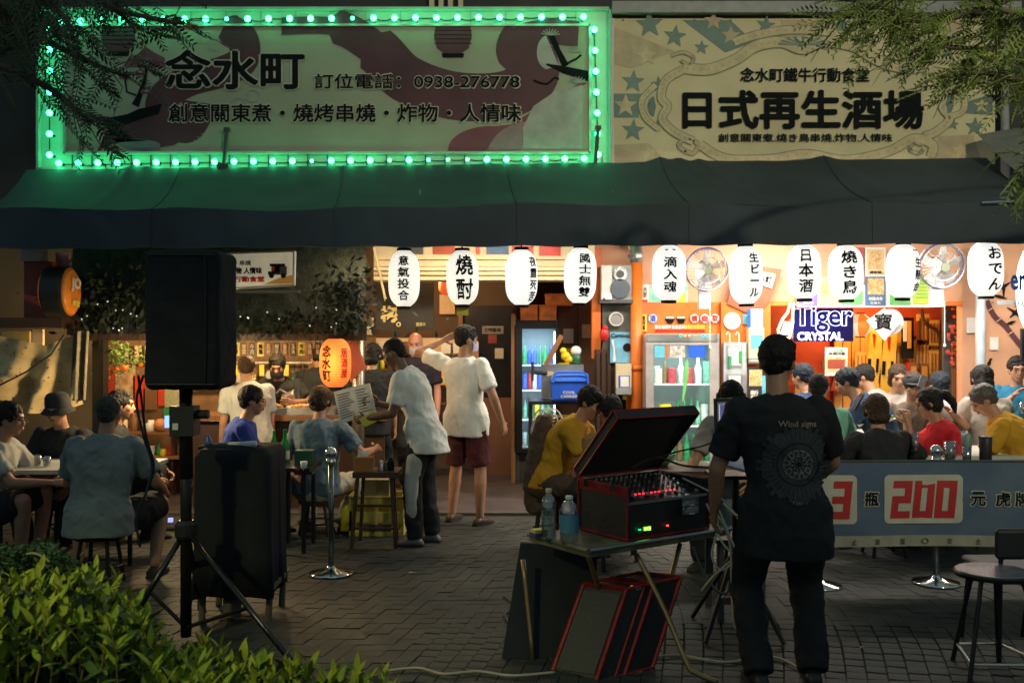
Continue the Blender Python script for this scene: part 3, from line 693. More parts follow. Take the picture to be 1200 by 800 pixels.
text('請勿攜帶外食及飲料', P(785, 383, 10.54), xs(36, 10.5), xs(5, 10.5), M['paper'], p, bold=.03); text('違者酌收清潔費', P(814, 383, 10.54), xs(24, 10.5), xs(5, 10.5), M['yellow'], p, bold=.03)
Q('print_strip', 768, 386, 826, 389, 10.54, .006, M['red'], parent=p)

# ================================================================ poster band behind the lanterns
def poster(X0, Y0, X1, Y1, d, base, label, prints=(), txt=(), rot=None, cat='poster', name='poster'):
    p = root(name, (X0 + X1) / 2, Y1, d, label, cat)
    Q('sheet', X0, Y0, X1, Y1, d, .008, base, parent=p)
    for i, (a, b, c, e, m) in enumerate(prints): Q('printed_area', a, b, c, e, d - .003 - i * .001, .004, m, parent=p)
    for s_, x, y, w, h, m in txt: text(s_, P(x, y, d - .012), xs(w, d), xs(h, d), m, p, bold=.02)
    return p
food = mat('food_print', (.5, .2, .06), .6, vs=40, var=.7, col2=(.75, .6, .3)); sky_ = mat('print_sky', (.12, .45, .6), .6, vs=10); purple = mat('print_purple', (.2, .15, .5), .6); lime = mat('print_lime', (.55, .7, .08), .6); lgreen = mat('print_green', (.15, .5, .15), .6); navy = mat('print_navy', (.08, .16, .3), .6); bamb = mat('print_tan2', (.7, .5, .3), .6, vs=12)
poster(752, 333, 806, 356, 10.58, mat('print_aqua', (.1, .55, .5), .5, vs=9, col2=(.6, .75, .55)), 'aqua poster with a white edge behind the lantern left of the fan', [(752, 333, 760, 355, M['paper']), (753, 351, 759, 354, M['red']), (794, 342, 804, 354, lime)], [('大\n吉', 756, 342, 4, 12, M['ink'])])
fr2 = root('menu_rack', 1015, 359, 10.5, 'white strip of coloured menu posters hanging behind the lanterns', 'menu posters')
Q('rack_panel', 934, 334, 1094, 360, 10.5, .01, M['white'], parent=fr2)
for X0, Y0, X1, Y1, m in ((936, 340, 958, 358, purple), (961, 325, 985, 358, bamb), (986, 340, 1011, 357, lgreen), (1014, 324, 1038, 358, navy), (1043, 338, 1067, 357, lgreen), (1070, 323, 1090, 356, lime)):
    Q('menu_sheet', X0, Y0, X1, Y1, 10.49, .008, m, parent=fr2)
Q('menu_photo', 1017, 326, 1036, 345, 10.485, .004, food, parent=fr2); Q('menu_photo', 962, 328, 972, 345, 10.485, .004, food, parent=fr2)
text('烤雞肉串', P(1026, 350, 10.48), xs(16, 10.5), xs(4, 10.5), M['paper'], fr2); text('生魚片', P(1026, 355, 10.48), xs(12, 10.5), xs(3, 10.5), M['paper'], fr2); text('梅酒', P(947, 355, 10.48), xs(12, 10.5), xs(3, 10.5), M['paper'], fr2)
for k in range(6): Q('print_line', 1073, 328 + k * 4, 1087, 329 + k * 4, 10.485, .004, lgreen, parent=fr2)
poster(1014, 290, 1038, 324, 10.56, M['paper'], 'framed menu photo of grilled food above the coloured posters', [(1016, 292, 1036, 322, bamb), (1018, 294, 1034, 315, food)], [('鐵板燒', 1026, 319, 14, 3, M['ink'])])
poster(1001, 290, 1011, 318, 10.56, mat('print_redp', (.5, .05, .1), .6), 'narrow red poster peeping out beside a lantern')
# slanted hexagonal sign with two characters
p = root('hexagon_sign', 900, 350, 10.45, 'tilted brown wooden sign with white plate behind the draught beer lantern', 'sign')
flat([(852, 356), (862, 312), (893, 312), (916, 316), (902, 352), (886, 372), (850, 372)][:6], 10.5, mat('sign_brown', (.33, .09, .04), .6), p, 'board', 0, .02)
flat([(888, 318), (909, 321), (904, 338), (888, 332)], 10.47, M['paper'], p, 'plate'); text('水町', P(897, 327, 10.46), xs(15, 10.5), xs(9, 10.5), M['ink'], p, rot=(0, 12, 0), bold=.04)
# neighbour's green round sticker, blue card, wall dispenser, grey cabinet door, phone poster
ob('round_sticker', disc(858, 376, 10, 10.48, .01), mat('sticker_green', (.4, .65, .45), .5, vs=20, col2=(.7, .75, .8)), label='round white and green sticker on the orange pillar', cat='sticker', origin=P(858, 376, 10.48))
ob('square_sticker', G().box(P(874, 374, 10.49), (xs(7, 10.5), .01, xs(12, 10.5))), sky_, label='small square blue sticker beside the round green one', cat='sticker', origin=P(874, 374, 10.49))
p = root('wall_dispenser', 886, 422, 10.4, 'white wall dispenser with a blue card above it on the orange pillar', 'dispenser')
Q('card', 876, 362, 894, 384, 10.42, .01, M['paper'], parent=p); Q('card_edge', 876, 362, 880, 384, 10.415, .01, M['blue'], parent=p)
g = G(); a = P(877, 420, 10.38); b = P(895, 384, 10.38); g.bb((a.x, 10.36, a.z), (b.x, 10.48, b.z)); ob('body', g, M['cream'], p); Q('blue_label', 880, 392, 894, 408, 10.355, .006, sky_, parent=p)
g = G(); g.cyl(P(877, 421, 10.42), P(895, 421, 10.42), .05, n=14); ob('cover', g, M['white'], p)
p = root('meter_cabinet', 861, 470, 10.4, 'grey metal meter cabinet with two windows hung on hooks on the pillar', 'cabinet')
Q('door', 848, 401, 875, 500, 10.4, .08, mat('cabinet_grey', (.42, .46, .5), .5), parent=p)
for y0, y1 in ((405, 430), (438, 470)):
    Q('window_frame', 852, y0, 870, y1, 10.39, .02, M['grey'], parent=p); Q('window_pane', 854, y0 + 2, 868, y1 - 2, 10.385, .01, M['white'], parent=p)
for x, y in ((854, 417), (866, 411)): Q('green_tab', x, y, x + 3.5, y + 14, 10.375, .01, M['green'], parent=p)
for x in (855, 866): ob('hook', G().tube([P(x, 402, 10.38), P(x, 391, 10.38), P(x - 2, 389, 10.36), P(x - 4, 392, 10.36)], .006, 5), M['white'], p)
poster(876, 430, 899, 490, 10.3, M['blackp'], 'black phone poster on the orange pillar behind the person in black', [(878, 433, 893, 452, food), (893, 440, 898, 470, sky_)], [('新\n發\n售', 884, 466, 10, 18, M['paper'])])

# ================================================================ glass-door fridge in the orange front
def bottle(c, h, r, m, parent, name='bottle', capm=None, lab=None):
    g = G(); c = V(c); g.lathe([(r * .9, 0), (r, h * .03), (r, h * .58), (r * .45, h * .78), (r * .38, h * .97), (r * .4, h)], c, 12)
    o = ob(name, g, m, parent, smooth=True)
    if lab: g = G(); g.lathe([(r * 1.03, h * .2), (r * 1.03, h * .48)], c, 12, cap=False); ob('bottle_label', g, lab, parent if parent is not None else o)
    return o
def stock_bottles(parent, X0, X1, Yb, d, kinds, step=6.2):
    """a row of bottles and cans standing on a shelf; alike ones share their mesh"""
    x = X0; i = 0
    while x < X1:
        kd = kinds[i % len(kinds)]; i += 1
        typ, hpx, rpx, m = kd
        h = xs(hpx, d); r = xs(rpx, d); c = P(x, Yb, d); key = (typ, hpx, rpx, m.name)
        if key not in STK:
            g = G()
            if typ == 'b': g.lathe([(r * .9, 0), (r, h * .03), (r, h * .58), (r * .42, h * .8), (r * .38, h)], (0, 0, 0), 10)
            elif typ == 'c': g.lathe([(r * .85, 0), (r, h * .05), (r, h * .93), (r * .85, h)], (0, 0, 0), 10)
            else: g.box((0, 0, h / 2), (r * 2, r * 1.6, h))
            me = bpy.data.meshes.new('drink'); me.from_pydata([tuple(v) for v in g.v], [], g.f); me.materials.append(m)
            for pl in me.polygons: pl.use_smooth = typ != 'x'
            STK[key] = me
        o = bpy.data.objects.new({'b': 'bottle', 'c': 'can', 'x': 'carton'}[typ], STK[key]); COL.objects.link(o); o.parent = parent
        o.location = c - WO[parent] + V((0, RND.uniform(-.03, .03), 0)); x += rpx * 2 + step * RND.uniform(.02, .25)
STK = {}
def drink(name, c, rr, em, v): return mat(name, c, rr, emit=c, es=em, vs=25, var=v)
dg_ = drink('drink_green', (.03, .32, .1), .2, .35, .4); db_ = drink('drink_blue', (.04, .12, .6), .3, .35, .3); dr_ = drink('drink_red', (.5, .04, .05), .3, .35, .4); dy_ = drink('drink_yellow', (.85, .65, .03), .3, .4, .2); dw_ = drink('drink_white', (.7, .75, .75), .4, .35, .15); dt_ = drink('drink_tea', (.2, .12, .04), .3, .2, .4); dm_ = drink('drink_mint', (.25, .6, .45), .3, .35, .3)
# the drinks' own colour only; they are lit by the fridge lamps
for m_ in (dg_, db_, dr_, dy_, dw_, dt_, dm_): m_.node_tree.nodes['Principled BSDF'].inputs['Emission Strength'].default_value = 0
def fridge(X0, Y0, X1, Y1, d, dep, frame, label, glass_rect, shelves, rows, light, lightcol, header=None):
    p = root('drinks_fridge', (X0 + X1) / 2, Y1, d, label, 'fridge'); gx0, gy0, gx1, gy1 = glass_rect
    inner = mat('fridge_liner', (.5, .58, .58), .4, var=.04)
    Q('side_panel', X0, Y0, X0 + 3, Y1, d, dep, frame, parent=p); Q('side_panel', X1 - 3, Y0, X1, Y1, d, dep, frame, parent=p); Q('top_panel', X0 + 3, Y0, X1 - 3, gy0 - 1, d + .04, dep - .04, frame, parent=p)
    Q('base_panel', X0 + 3, gy1 + 1, X1 - 3, Y1, d + .04, dep - .04, M['dgrey'], parent=p)
    a = P(X0 + 3, gy1, d); b = P(X1 - 3, gy0, d)
    g = G(); g.bb((a.x, d + dep - .04, a.z), (b.x, d + dep, b.z)); ob('back_panel', g, inner, p)
    g = G(); g.bb((a.x - .001, d + .06, a.z), (a.x + .008, d + dep - .05, b.z)); ob('liner', g, inner, p)
    g = G(); g.bb((b.x - .008, d + .06, a.z), (b.x + .001, d + dep - .05, b.z)); ob('liner', g, inner, p)
    for x0, x1 in ((X0 + 1, gx0), (gx1, X1 - 1)): Q('door_stile', x0, gy0 - 4, x1, gy1 + 4, d - .05, .045, frame, parent=p)
    Q('door_rail', gx0, gy0 - 4, gx1, gy0, d - .05, .045, frame, parent=p); Q('door_rail', gx0, gy1, gx1, gy1 + 4, d - .05, .045, frame, parent=p)
    g = G(); a2 = P(gx0, gy1, d - .03); b2 = P(gx1, gy0, d - .03); g.bb((a2.x, d - .03, a2.z), (b2.x, d - .024, b2.z)); ob('door_pane', g, M['glass'], p)
    for y, row in zip(shelves, rows):
        z = P(0, y, d + .2).z; g = G(); g.bb((a.x + .01, d + .03, z - .012), (b.x - .01, d + dep - .05, z)); ob('shelf', g, M['white'], p)
        Xa = 600 + (a.x + .04) * F / (d + .2); Xb = 600 + (b.x - .03) * F / (d + .2)
        stock_bottles(p, Xa, Xb, y, d + .2, row)
    for sx in (a.x + .02, b.x - .02):
        g = G(); g.bb((sx - .009, d + .02, a.z + .03), (sx + .009, d + .035, b.z - .03)); ob('light_strip', g, mat('fridge_strip', (.9, .95, 1), .5, emit=lightcol, es=3.5, bump=0), p)
    cx = (a.x + b.x) / 2; lamp('fridge_lamp', 'AREA', (cx, d + .1, b.z - .03), light, lightcol, (cx, d + .25, a.z), (b.x - a.x) * .8, .1, parent=p)
    lamp('fridge_lamp', 'AREA', (cx, d + .02, (a.z + b.z) / 2), light * .8, lightcol, (cx, d + 1, (a.z + b.z) / 2), (b.x - a.x) * .8, (b.z - a.z) * .8, parent=p)
    return p
alu = mat('fridge_frame', (.5, .46, .46), .35, .4)
f2 = fridge(756, 391, 843, 566, 10.1, .62, alu, 'glass-door drinks fridge set in the orange shop front', (766, 404, 832, 548), [449, 497, 540], [[('x', 26, 4.5, dm_), ('c', 20, 4, dw_), ('b', 26, 3.4, dt_), ('c', 18, 5, dr_), ('b', 30, 4, dw_), ('c', 18, 5, dr_), ('b', 30, 4.5, dw_)], [('c', 24, 4.5, dw_), ('c', 16, 3.6, dy_), ('c', 24, 7.5, dy_), ('b', 30, 3.6, dg_), ('b', 30, 3.6, dg_), ('b', 30, 3.6, dg_), ('b', 28, 3.4, dm_)], [('b', 32, 4, dg_), ('b', 30, 3.8, dt_), ('b', 32, 4, dg_)]], 3.6, (.8, 1, .95))
Q('control_strip', 758, 392, 841, 400, 10.04, .03, M['steel'], parent=f2)
for x, c in ((798, (0, .9, .3)), (803, (1, .2, .05)), (808, (1, .2, .05)), (824, (0, .7, .9)), (829, (0, 1, .3))):
    ob('indicator', disc(x, 393, 1.4, 10.03, .01, 10), mat('led_%d' % x, c, .5, emit=c, es=4, bump=0), f2)
for x0, x1, m in ((767, 779, sky_), (780, 783, M['orange']), (785, 803, mat('photo_print', (.2, .2, .2), .5, vs=30, col2=(.7, .65, .6))), (807, 827, M['blue'])): Q('door_print', x0, 405, x1, 419, 10.04, .006, m, parent=f2)
flat([(803, 425), (806, 420), (807, 440), (801, 470), (799, 470)], 10.05, lgreen, f2, 'door_print')
Q('notice', 769, 432, 776, 450, 10.045, .006, M['paper'], parent=f2)

# lit fridge by the doorway
f1 = fridge(602, 374, 655, 566, 11.2, .6, M['blackm'], 'tall drinks fridge with cold blue light beside the dark doorway', (612, 385, 651, 526), [427, 456, 490, 522], [[('b', 22, 2.6, dg_), ('b', 22, 2.6, dg_), ('b', 22, 2.8, db_), ('b', 22, 2.8, db_)], [('c', 19, 2.8, dw_), ('c', 19, 2.8, db_), ('c', 19, 2.8, dr_)], [('c', 20, 3, dy_), ('b', 22, 2.8, dm_), ('b', 22, 2.8, dg_)], [('b', 24, 2.8, dm_), ('c', 16, 3, dw_)]], 5, (.55, .78, 1))
g = G(); g.bb(tuple(P(599, 566, 11.15)), tuple(P(604, 368, 11.4))); ob('fridge_jamb', g, M['wood'], origin=P(600, 500, 11.1), label='brown timber jamb left of the lit blue fridge', cat='jamb')
for X0, Y0, X1, Y1 in ((610, 357, 630, 375), (632, 357, 652, 375), (640, 344, 672, 358)):
    p = root('storage_box', (X0 + X1) / 2, Y1, 11.1, {610: 'left orange-brown box on top of the tall fridge', 632: 'right orange-brown box on top of the tall fridge', 640: 'rumpled orange bag behind the boxes on the tall fridge'}[X0], 'box')
    Q('box_body', X0, Y0, X1, Y1, 11.2 if X0 != 640 else 11.3, .3, mat('card_orange', (.5, .16, .04), .7, vs=9, var=.4), parent=p)
    Q('box_lid', X0 - .5, Y0, X1 + .5, Y0 + 3, 11.19 if X0 != 640 else 11.29, .32, mat('card_orange2', (.42, .12, .03), .7), parent=p)

# ================================================================ middle: kitchen entrance
kt = root('kitchen_room', 550, 560, 12.2, 'dark kitchen room behind the entrance with a brown panel', 'room')
Q('back_partition', 425, 260, 606, 566, 12.4, .1, mat('kitchen_wall', (.11, .07, .045), .7, vs=3), parent=kt)
Q('black_door', 541, 358, 600, 535, 12.3, .08, M['blackm'], parent=kt)
Q('door_jamb', 537, 350, 542, 545, 12.2, .15, M['wood'], parent=kt)
Q('door_sign', 565, 382, 590, 391, 12.28, .01, M['grey'], parent=kt); text('工作區域', P(577, 386.5, 12.27), xs(20, 12.3), xs(5, 12.3), M['ink'], kt); Q('door_notice', 572, 392, 582, 402, 12.28, .01, mat('notice_red', (.3, .06, .05), .6), parent=kt)
Q('wood_panel', 566, 466, 605, 556, 11.9, .06, mat('brown_board', (.22, .1, .06), .6, vs=2), parent=kt); Q('wood_panel', 655, 350, 700, 500, 11.6, .06, mat('brown_board2', (.17, .085, .05), .6, vs=3), parent=kt)
Q('panel_joint', 676, 350, 678, 500, 11.58, .03, M['darkwood'], parent=kt); Q('panel_joint', 660, 360, 661.5, 500, 11.58, .03, M['wood'], parent=kt)
Q('cream_shelf', 425, 396, 541, 416, 11.9, .3, M['cream'], parent=kt)
for x in (432, 444, 470, 478, 520, 531): Q('shelf_item', x, 400, x + 9, 414, 11.85, .03, RND.choice([M['paper'], M['wood'], M['cream']]), parent=kt)
cb = root('cream_beam', 568, 328, 10.0, 'cream panelled beam over the kitchen entrance behind the lanterns', 'beam')
Q('beam_face', 438, 262, 697, 312, 10.1, .3, M['cream'], parent=cb)
for y, dd in ((300, .04), (313, .06), (318, .03), (324, .05)): Q('moulding', 438, y, 697, y + 4, 10.1 - dd, .3, M['cream'], parent=cb)
Q('beam_face', 438, 312, 697, 329, 10.12, .25, M['cream'], parent=cb)
for x0, x1, m in ((467, 496, M['dgrey']), (507, 533, mat('brick_red', (.45, .1, .05), .7)), (558, 562, M['red']), (570, 596, navy), (600, 625, M['red']), (632, 657, M['red']), (668, 690, M['cream'])):
    pp = Q('beam_sticker', x0, 288, x1, 298 if x0 < 620 else 301, 10.09, .006, m, parent=cb)
g = G(); g.cyl(P(438, 290, 10), P(452, 352, 10.1), .012); ob('rope', g, M['cream'], origin=P(440, 300, 10), label='slanting pale strap hanging at the left end of the cream beam', cat='strap')
p = root('plum_signboard', 478, 384, 10.6, 'dark signboard with a single gold plum character under the cream beam', 'signboard')
Q('board', 440, 329, 508, 386, 10.6, .05, mat('board_black', (.03, .025, .022), .6, vs=4), parent=p)
text('梅', P(456, 368, 10.59), xs(20, 10.6), xs(20, 10.6), mat('gold', (.65, .5, .2), .4, emit=(.6, .45, .2), es=.1), p, bold=.05); text('。', P(468, 380, 10.59), xs(6, 10.6), xs(5, 10.6), mat('gold'), p, bold=.03) if False else None
ring = G(); ring.tube([P(467 + 2.2 * math.cos(a), 380 + 2.2 * math.sin(a), 10.59) for a in [k * .7 for k in range(10)]], .008, 5); ob('full_stop', ring, MATS['gold'], p)
text('營業中', P(493, 380, 10.59), xs(11, 10.6), xs(4.5, 10.6), MATS['gold'], p)
kb = root('kitchen_shelves', 490, 470, 11.5, 'kitchen shelves crowded with bottles, jars and a glowing orange snack case', 'shelves')
for y in (432, 452, 472):
    Q('board', 425, y, 540, y + 2, 11.5, .25, M['wood'], parent=kb)
stock_bottles.__defaults__ if False else None
Q('snack_case', 502, 436, 527, 451, 11.4, .1, mat('case_glow', (.6, .15, .02), .5, emit=(1, .25, .03), es=.5, vs=30), parent=kb); Q('case_item', 506, 440, 512, 450, 11.38, .03, M['red'], parent=kb); Q('case_item', 515, 441, 521, 450, 11.38, .03, M['yellow'], parent=kb)
# steel dispenser on a shelf with toys, tap, blue cooler
p = root('steel_dispenser', 660, 466, 10.2, 'stainless steel drink dispenser box with a black tap behind the blue cooler', 'dispenser')
Q('body', 635, 427, 684, 466, 10.2, .3, M['steel'], parent=p)
Q('label_plate', 640, 435, 649, 440, 10.19, .01, M['cream'], parent=p)
g = G(); g.cyl(P(624, 436, 10.05), P(640, 437, 10.2), .022); g.cyl(P(625, 438, 10.05), P(624, 424, 10.05), .016); g.cyl(P(624, 436, 10.05), P(624, 446, 10.05), .014); ob('tap', g, M['blackp'], p)
for y in (446, 452, 458): Q('vent', 678, y, 683, y + 1.5, 10.19, .01, M['ink'], parent=p)
p = root('counter_shelf', 655, 566, 10.2, 'dark shelf unit carrying the dispenser and the blue cooler', 'shelf')
Q('top', 620, 470, 692, 474, 10.0, .55, M['blackm'], parent=p); Q('side', 620, 474, 624, 566, 10.05, .45, M['blackm'], parent=p); Q('side', 688, 474, 692, 566, 10.05, .45, M['blackm'], parent=p); Q('rail', 640, 486, 690, 489, 10.05, .03, mat('brass', (.4, .3, .1), .4, .6), parent=p); Q('back', 640, 490, 690, 560, 10.4, .03, M['black'], parent=p)
p = root('cooler_box', 667, 470, 10.0, 'blue plastic cooler box with raised handle and faint white lettering', 'cooler')
a = P(646, 470, 9.95); b = P(689, 447, 9.95)
g = G(); g.loft([[V((x + s1_ * t, y + s2_ * t, z)) for x, y, s1_, s2_ in ((a.x, 9.95, 1, 1), (b.x, 9.95, -1, 1), (b.x, 10.2, -1, -1), (a.x, 10.2, 1, -1))] for z, t in ((a.z, .02), (a.z + .02, .01), (b.z, 0))]); ob('body', g, M['blue'], p)
g = G(); g.loft([[V((x + s1_ * t, y + s2_ * t, z)) for x, y, s1_, s2_ in ((a.x, 9.94, 1, 1), (b.x, 9.94, -1, 1), (b.x, 10.21, -1, -1), (a.x, 10.21, 1, -1))] for z, t in ((b.z + .003, -.005), (b.z + .03, 0), (b.z + .07, .03), (b.z + .075, .06))]); ob('lid', g, mat('blue_lid', (.03, .14, .7), .3, var=.1), p)
g = G(); g.tube([P(648, 448, 9.93), P(650, 438, 9.93), P(655, 436, 9.93), P(682, 436, 9.93), P(688, 439, 9.93), P(689, 449, 9.93)], .012, 6); ob('handle', g, mat('blue_lid'), p) if 'blue_lid' in MATS else None
text('COOL\nCARRIER', P(667, 462, 9.94), xs(20, 9.95), xs(8, 9.95), M['white'], p, bold=.015)
g = G(); g.ell(P(663, 417, 10.3), (.05, .045, .045)); g.ell(P(660, 411, 10.3), (.035, .035, .035)); g.ell(P(667, 421, 10.3), (.05, .04, .04)); g.cyl(P(661, 425, 10.3), P(661, 428, 10.3), .06, .05)
o = ob('toy_duck', g, mat('toy_yellow', (.8, .6, .03), .4), label='yellow toy duck on top of the steel dispenser', cat='toy', origin=P(663, 427, 10.3)); ob('beak', G().ell(P(657, 412, 10.27) - P(663, 427, 10.3), (.02, .03, .012)), M['orange'], o)
o = empty('green_flask', P(675, 427, 10.3), 'dark green flask with a round white lid beside the toy duck', 'flask')
ob('flask_body', G().lathe([(.04, 0), (.05, .02), (.05, .09), (.035, .11)], P(675, 427, 10.3), 14), mat('flask_green', (.02, .12, .06), .3), o, smooth=True); ob('lid', G().ell(P(675, 411, 10.3), (.055, .055, .052)), M['white'], o, smooth=True)
g = G(); g.box(P(649, 410, 10.1), (.05, .04, .34), (0, 28, 0)); ob('timber_offcut', g, M['wood'], origin=P(649, 410, 10.1), label='slanting brown timber board leaning before the lit fridge', cat='board')
# electric stand fan with mesh cage beside orange shirt man
def fan(X, Y, rp, d, label, ax=(0, -1, -.25), arm=True, cage=M['steel'], wall=True, squash=1):
    c = P(X, Y, d); r = xs(rp, d); o = empty('wall_fan' if wall else 'stand_fan', c, label, 'fan')
    n = V(ax).normalized(); u_ = V((1, 0, 0)) - n * n.x; u_.normalize(); w_ = n.cross(u_)
    def cp(a, q, t=0): return c + (u_ * math.cos(a) + w_ * math.sin(a)) * q + n * t
    for q, t, th in ((r, 0, .009), (r * .97, .05, .006), (r * .62, .085, .004), (r * .97, -.05, .006)):
        ob('cage_ring', G().tube([cp(2 * math.pi * i / 32, q, t) for i in range(33)], th, 5, cap=False), mat('fan_rim', (.08, .08, .2), .4) if th > .008 else cage, o)
    g = G()
    for i in range(36):
        a = 2 * math.pi * i / 36; g.tube([cp(a, r * .16, .09), cp(a + .12, r * .6, .088), cp(a + .2, r * .97, .05), cp(a + .2, r, 0)], .0022, 3, cap=False)
    ob('cage_wire', g, cage, o, kind='stuff')
    for k in range(5):
        a = 2 * math.pi * k / 5 + .3; g = G()
        pts = [cp(a - .1, r * .15, .0), cp(a - .3, r * .55, -.015), cp(a - .25, r * .88, -.02), cp(a + .2, r * .9, .03), cp(a + .45, r * .6, .03), cp(a + .3, r * .15, .02)]
        g.prism(pts, n * .003); ob('blade', g, mat('fan_blade', (.45, .5, .52), .25, alpha=.55, bump=0), o)
    g = G(); g.tube([c + n * .1, c - n * .02], 1, 16, rs=[r * .2, r * .22]); ob('hub', g, mat('hub_olive', (.18, .2, .15), .4), o)
    g = G(); g.tube([c - n * .02, c - n * .2], 1, 16, rs=[r * .35, r * .25]); ob('motor', g, M['grey'], o)
    if wall:
        b = c + V((0, .12, -r * 1.1)); g = G(); g.box(b, (r * .55, .08, r * 1.5)); ob('mount', g, mat('fan_mount', (.6, .62, .68), .45), o); g = G(); g.cyl(c - n * .15, b, .03); ob('arm', g, M['grey'], o)
        g = G(); q = P(X + 4, Y + rp * 1.6, d); g.cyl(q, q - V((0, 0, xs(52, d))), .004, n=5); g.ell(q - V((0, 0, xs(52, d))), (.015, .015, .018), n=8, k=5); ob('pull_cord', g, M['white'], o)
    return o
fan(828, 315, 25, 9.9, 'round wall fan with a dark rim left of the draught beer lantern')
fan(1103, 311, 26, 9.9, 'round wall fan with a dark rim right of the menu posters')

for i, (x0, y0, x1, y1, d_, m) in enumerate(((517, 400, 528, 414, 11.8, M['paper']), (549, 408, 561, 424, 12.2, bamb), (580, 408, 590, 420, 12.2, M['paper']), (430, 372, 438, 392, 12.2, M['paper']), (515, 345, 533, 368, 12.3, bamb), (660, 385, 672, 402, 11.55, M['paper']), (682, 380, 692, 396, 11.55, bamb), (663, 408, 674, 420, 11.55, M['yellow']), (1133, 372, 1143, 390, 10.57, M['paper']), (1160, 395, 1170, 410, 10.6, M['paper']))):
    Q('pinned_notice', x0, y0, x1, y1, d_, .01, m, parent=kt if d_ > 11 else fr)
# ================================================================ room seen through the wide window
bm = root('bamboo_room', 1010, 566, 11.9, 'orange interior room with bamboo panels, masks and plaques behind the diners', 'room')
Q('orange_back', 895, 330, 1135, 566, 12.0, .08, mat('room_red', (.42, .06, .02), .6, vs=3, var=.25), parent=bm)
for k in range(13):
    x = 978 + k * 10.2; y0 = 388 + RND.uniform(-6, 12); y1 = 566
    Q('bamboo_slat', x, y0, x + 9, y1, 11.9 + RND.uniform(-.03, .03), .04, M['bamboo'], parent=bm)
for x, y, w, h in ((1002, 412, 16, 40), (1020, 396, 14, 36), (1040, 402, 14, 36), (1075, 368, 14, 36), (1088, 375, 13, 30), (1074, 398, 14, 34), (1089, 410, 14, 30), (1045, 430, 12, 30), (1005, 455, 14, 22)):
    pl = Q('bamboo_plaque', x, y, x + w, y + h, 11.8, .03, mat('bamboo_pale', (.72, .42, .1), .5, kind='wave', vs=4, var=.25, stretch=(9, 9, 1)), parent=bm)
    for j in range(3): Q('plaque_mark', x + w * (.2 + .28 * j), y + 4, x + w * (.2 + .28 * j) + 1, y + h - 4, 11.79, .01, mat('mark_brown', (.25, .1, .02), .6), parent=bm)
for x, y0, y1 in ((1021, 385, 480), (1038, 388, 470)):    # two long masks
    flat([(x - 1, y0), (x + 12, y0), (x + 9, y1 - 25), (x + 4, y1), (x - 6, y1), (x - 10, y1 - 25)], 11.75, mat('mask_yellow', (.75, .5, .06), .5, vs=8), bm, 'carved_mask', 0, .04)
    for ey in (y0 + 35, ): flat([(x - 4, ey), (x, ey), (x - 1, ey + 16), (x - 5, ey + 16)], 11.70, M['ink'], bm, 'mask_eye'); flat([(x + 6, ey), (x + 9, ey), (x + 8, ey + 16), (x + 5, ey + 16)], 11.70, M['ink'], bm, 'mask_eye')
    flat([(x + 1, y0 + 6), (x + 5, y0 + 6), (x + 3, y0 + 24)], 11.7, M['red'], bm, 'mask_brow')
for x, y, w, h, m in ((1057, 372, 14, 48, M['ink']), (1059, 376, 4, 24, M['paper']), (1064, 376, 4, 32, M['bamboo']), (1060, 440, 10, 20, M['yellow']), (1062, 425, 12, 10, M['red'])): Q('hanging_plaque', x, y, x + w, y + h, 11.72 - (.02 if w < 12 else 0), .02, m, parent=bm)
for x in (1066, 1079): 
    Q('picture_frame', x, 426, x + 10, 448, 11.7, .03, M['wood'], parent=bm); Q('picture', x + 2, 429, x + 8, 445, 11.69, .02, M['bamboo'], parent=bm)
for k in range(8):
    a = P(905 + k * 11, 415 + RND.uniform(0, 40), 11.8); g = G(); g.box(a, (RND.uniform(.08, .16), .03, RND.uniform(.08, .2)), (0, RND.uniform(-30, 30), 0)); ob('wall_ornament', g, RND.choice([M['wood'], M['bamboo'], mat('room_red'), M['cream']]), bm)
ob('cable', G().tube([P(x, y, 11.6) for x, y in curve_pts([(1080, 362), (1084, 378), (1098, 388), (1102, 405), (1102, 440)])], .02, 6), M['darkwood'], bm)
Q('guitar_case', 1116, 400, 1127, 500, 10.9, .04, M['wood'], parent=bm)
g = G()
for k in range(40):
    a = P(1120 + RND.gauss(0, 5), 400 + RND.gauss(0, 16), 10.85); g.box(a, (.03, .01, .03), (RND.uniform(0, 90), RND.uniform(0, 90), 0))
ob('red_blossom', g, mat('blossom', (.6, .1, .06), .6), bm, kind='stuff')
# striped round lanterns in the window
def striped(X, Y, w, h, d, label):
    c = P(X, Y, d); o = empty('striped_lantern', c, label, 'lantern', 'orange and white round lanterns in the window'); r = xs(w / 2, d); hh = xs(h, d)
    N = 24; pr = [(max(.35 * r, r * math.sin(math.pi * (.12 + .76 * i / 10))), (i / 10 - .5) * hh) for i in range(11)]
    for par, m, nm in ((0, mat('lantern_orange', (.85, .2, .03), .6, emit=(1, .2, .02), es=.75), 'orange_gore'), (1, mat('lantern_cream', (.8, .7, .5), .6, emit=(1, .75, .5), es=.6), 'cream_gore')):
        for k in range(6):
            if k % 2 != par: continue
            g = G(); a0 = -math.pi / 2 - math.pi / 6 + k * math.pi / 3
            g.sheet(lambda u_, v_: c + V((pr[int(round(v_ * 10))][0] * math.cos(a0 + u_ * math.pi / 3), pr[int(round(v_ * 10))][0] * math.sin(a0 + u_ * math.pi / 3), pr[int(round(v_ * 10))][1])), 5, 10); ob(nm, g, m, o)
    for s_ in (-1, 1): ob('ring', G().lathe([(r * .4, -.01), (r * .4, .01)], c + V((0, 0, s_ * hh / 2)), 14), M['ink'], o)
    return o
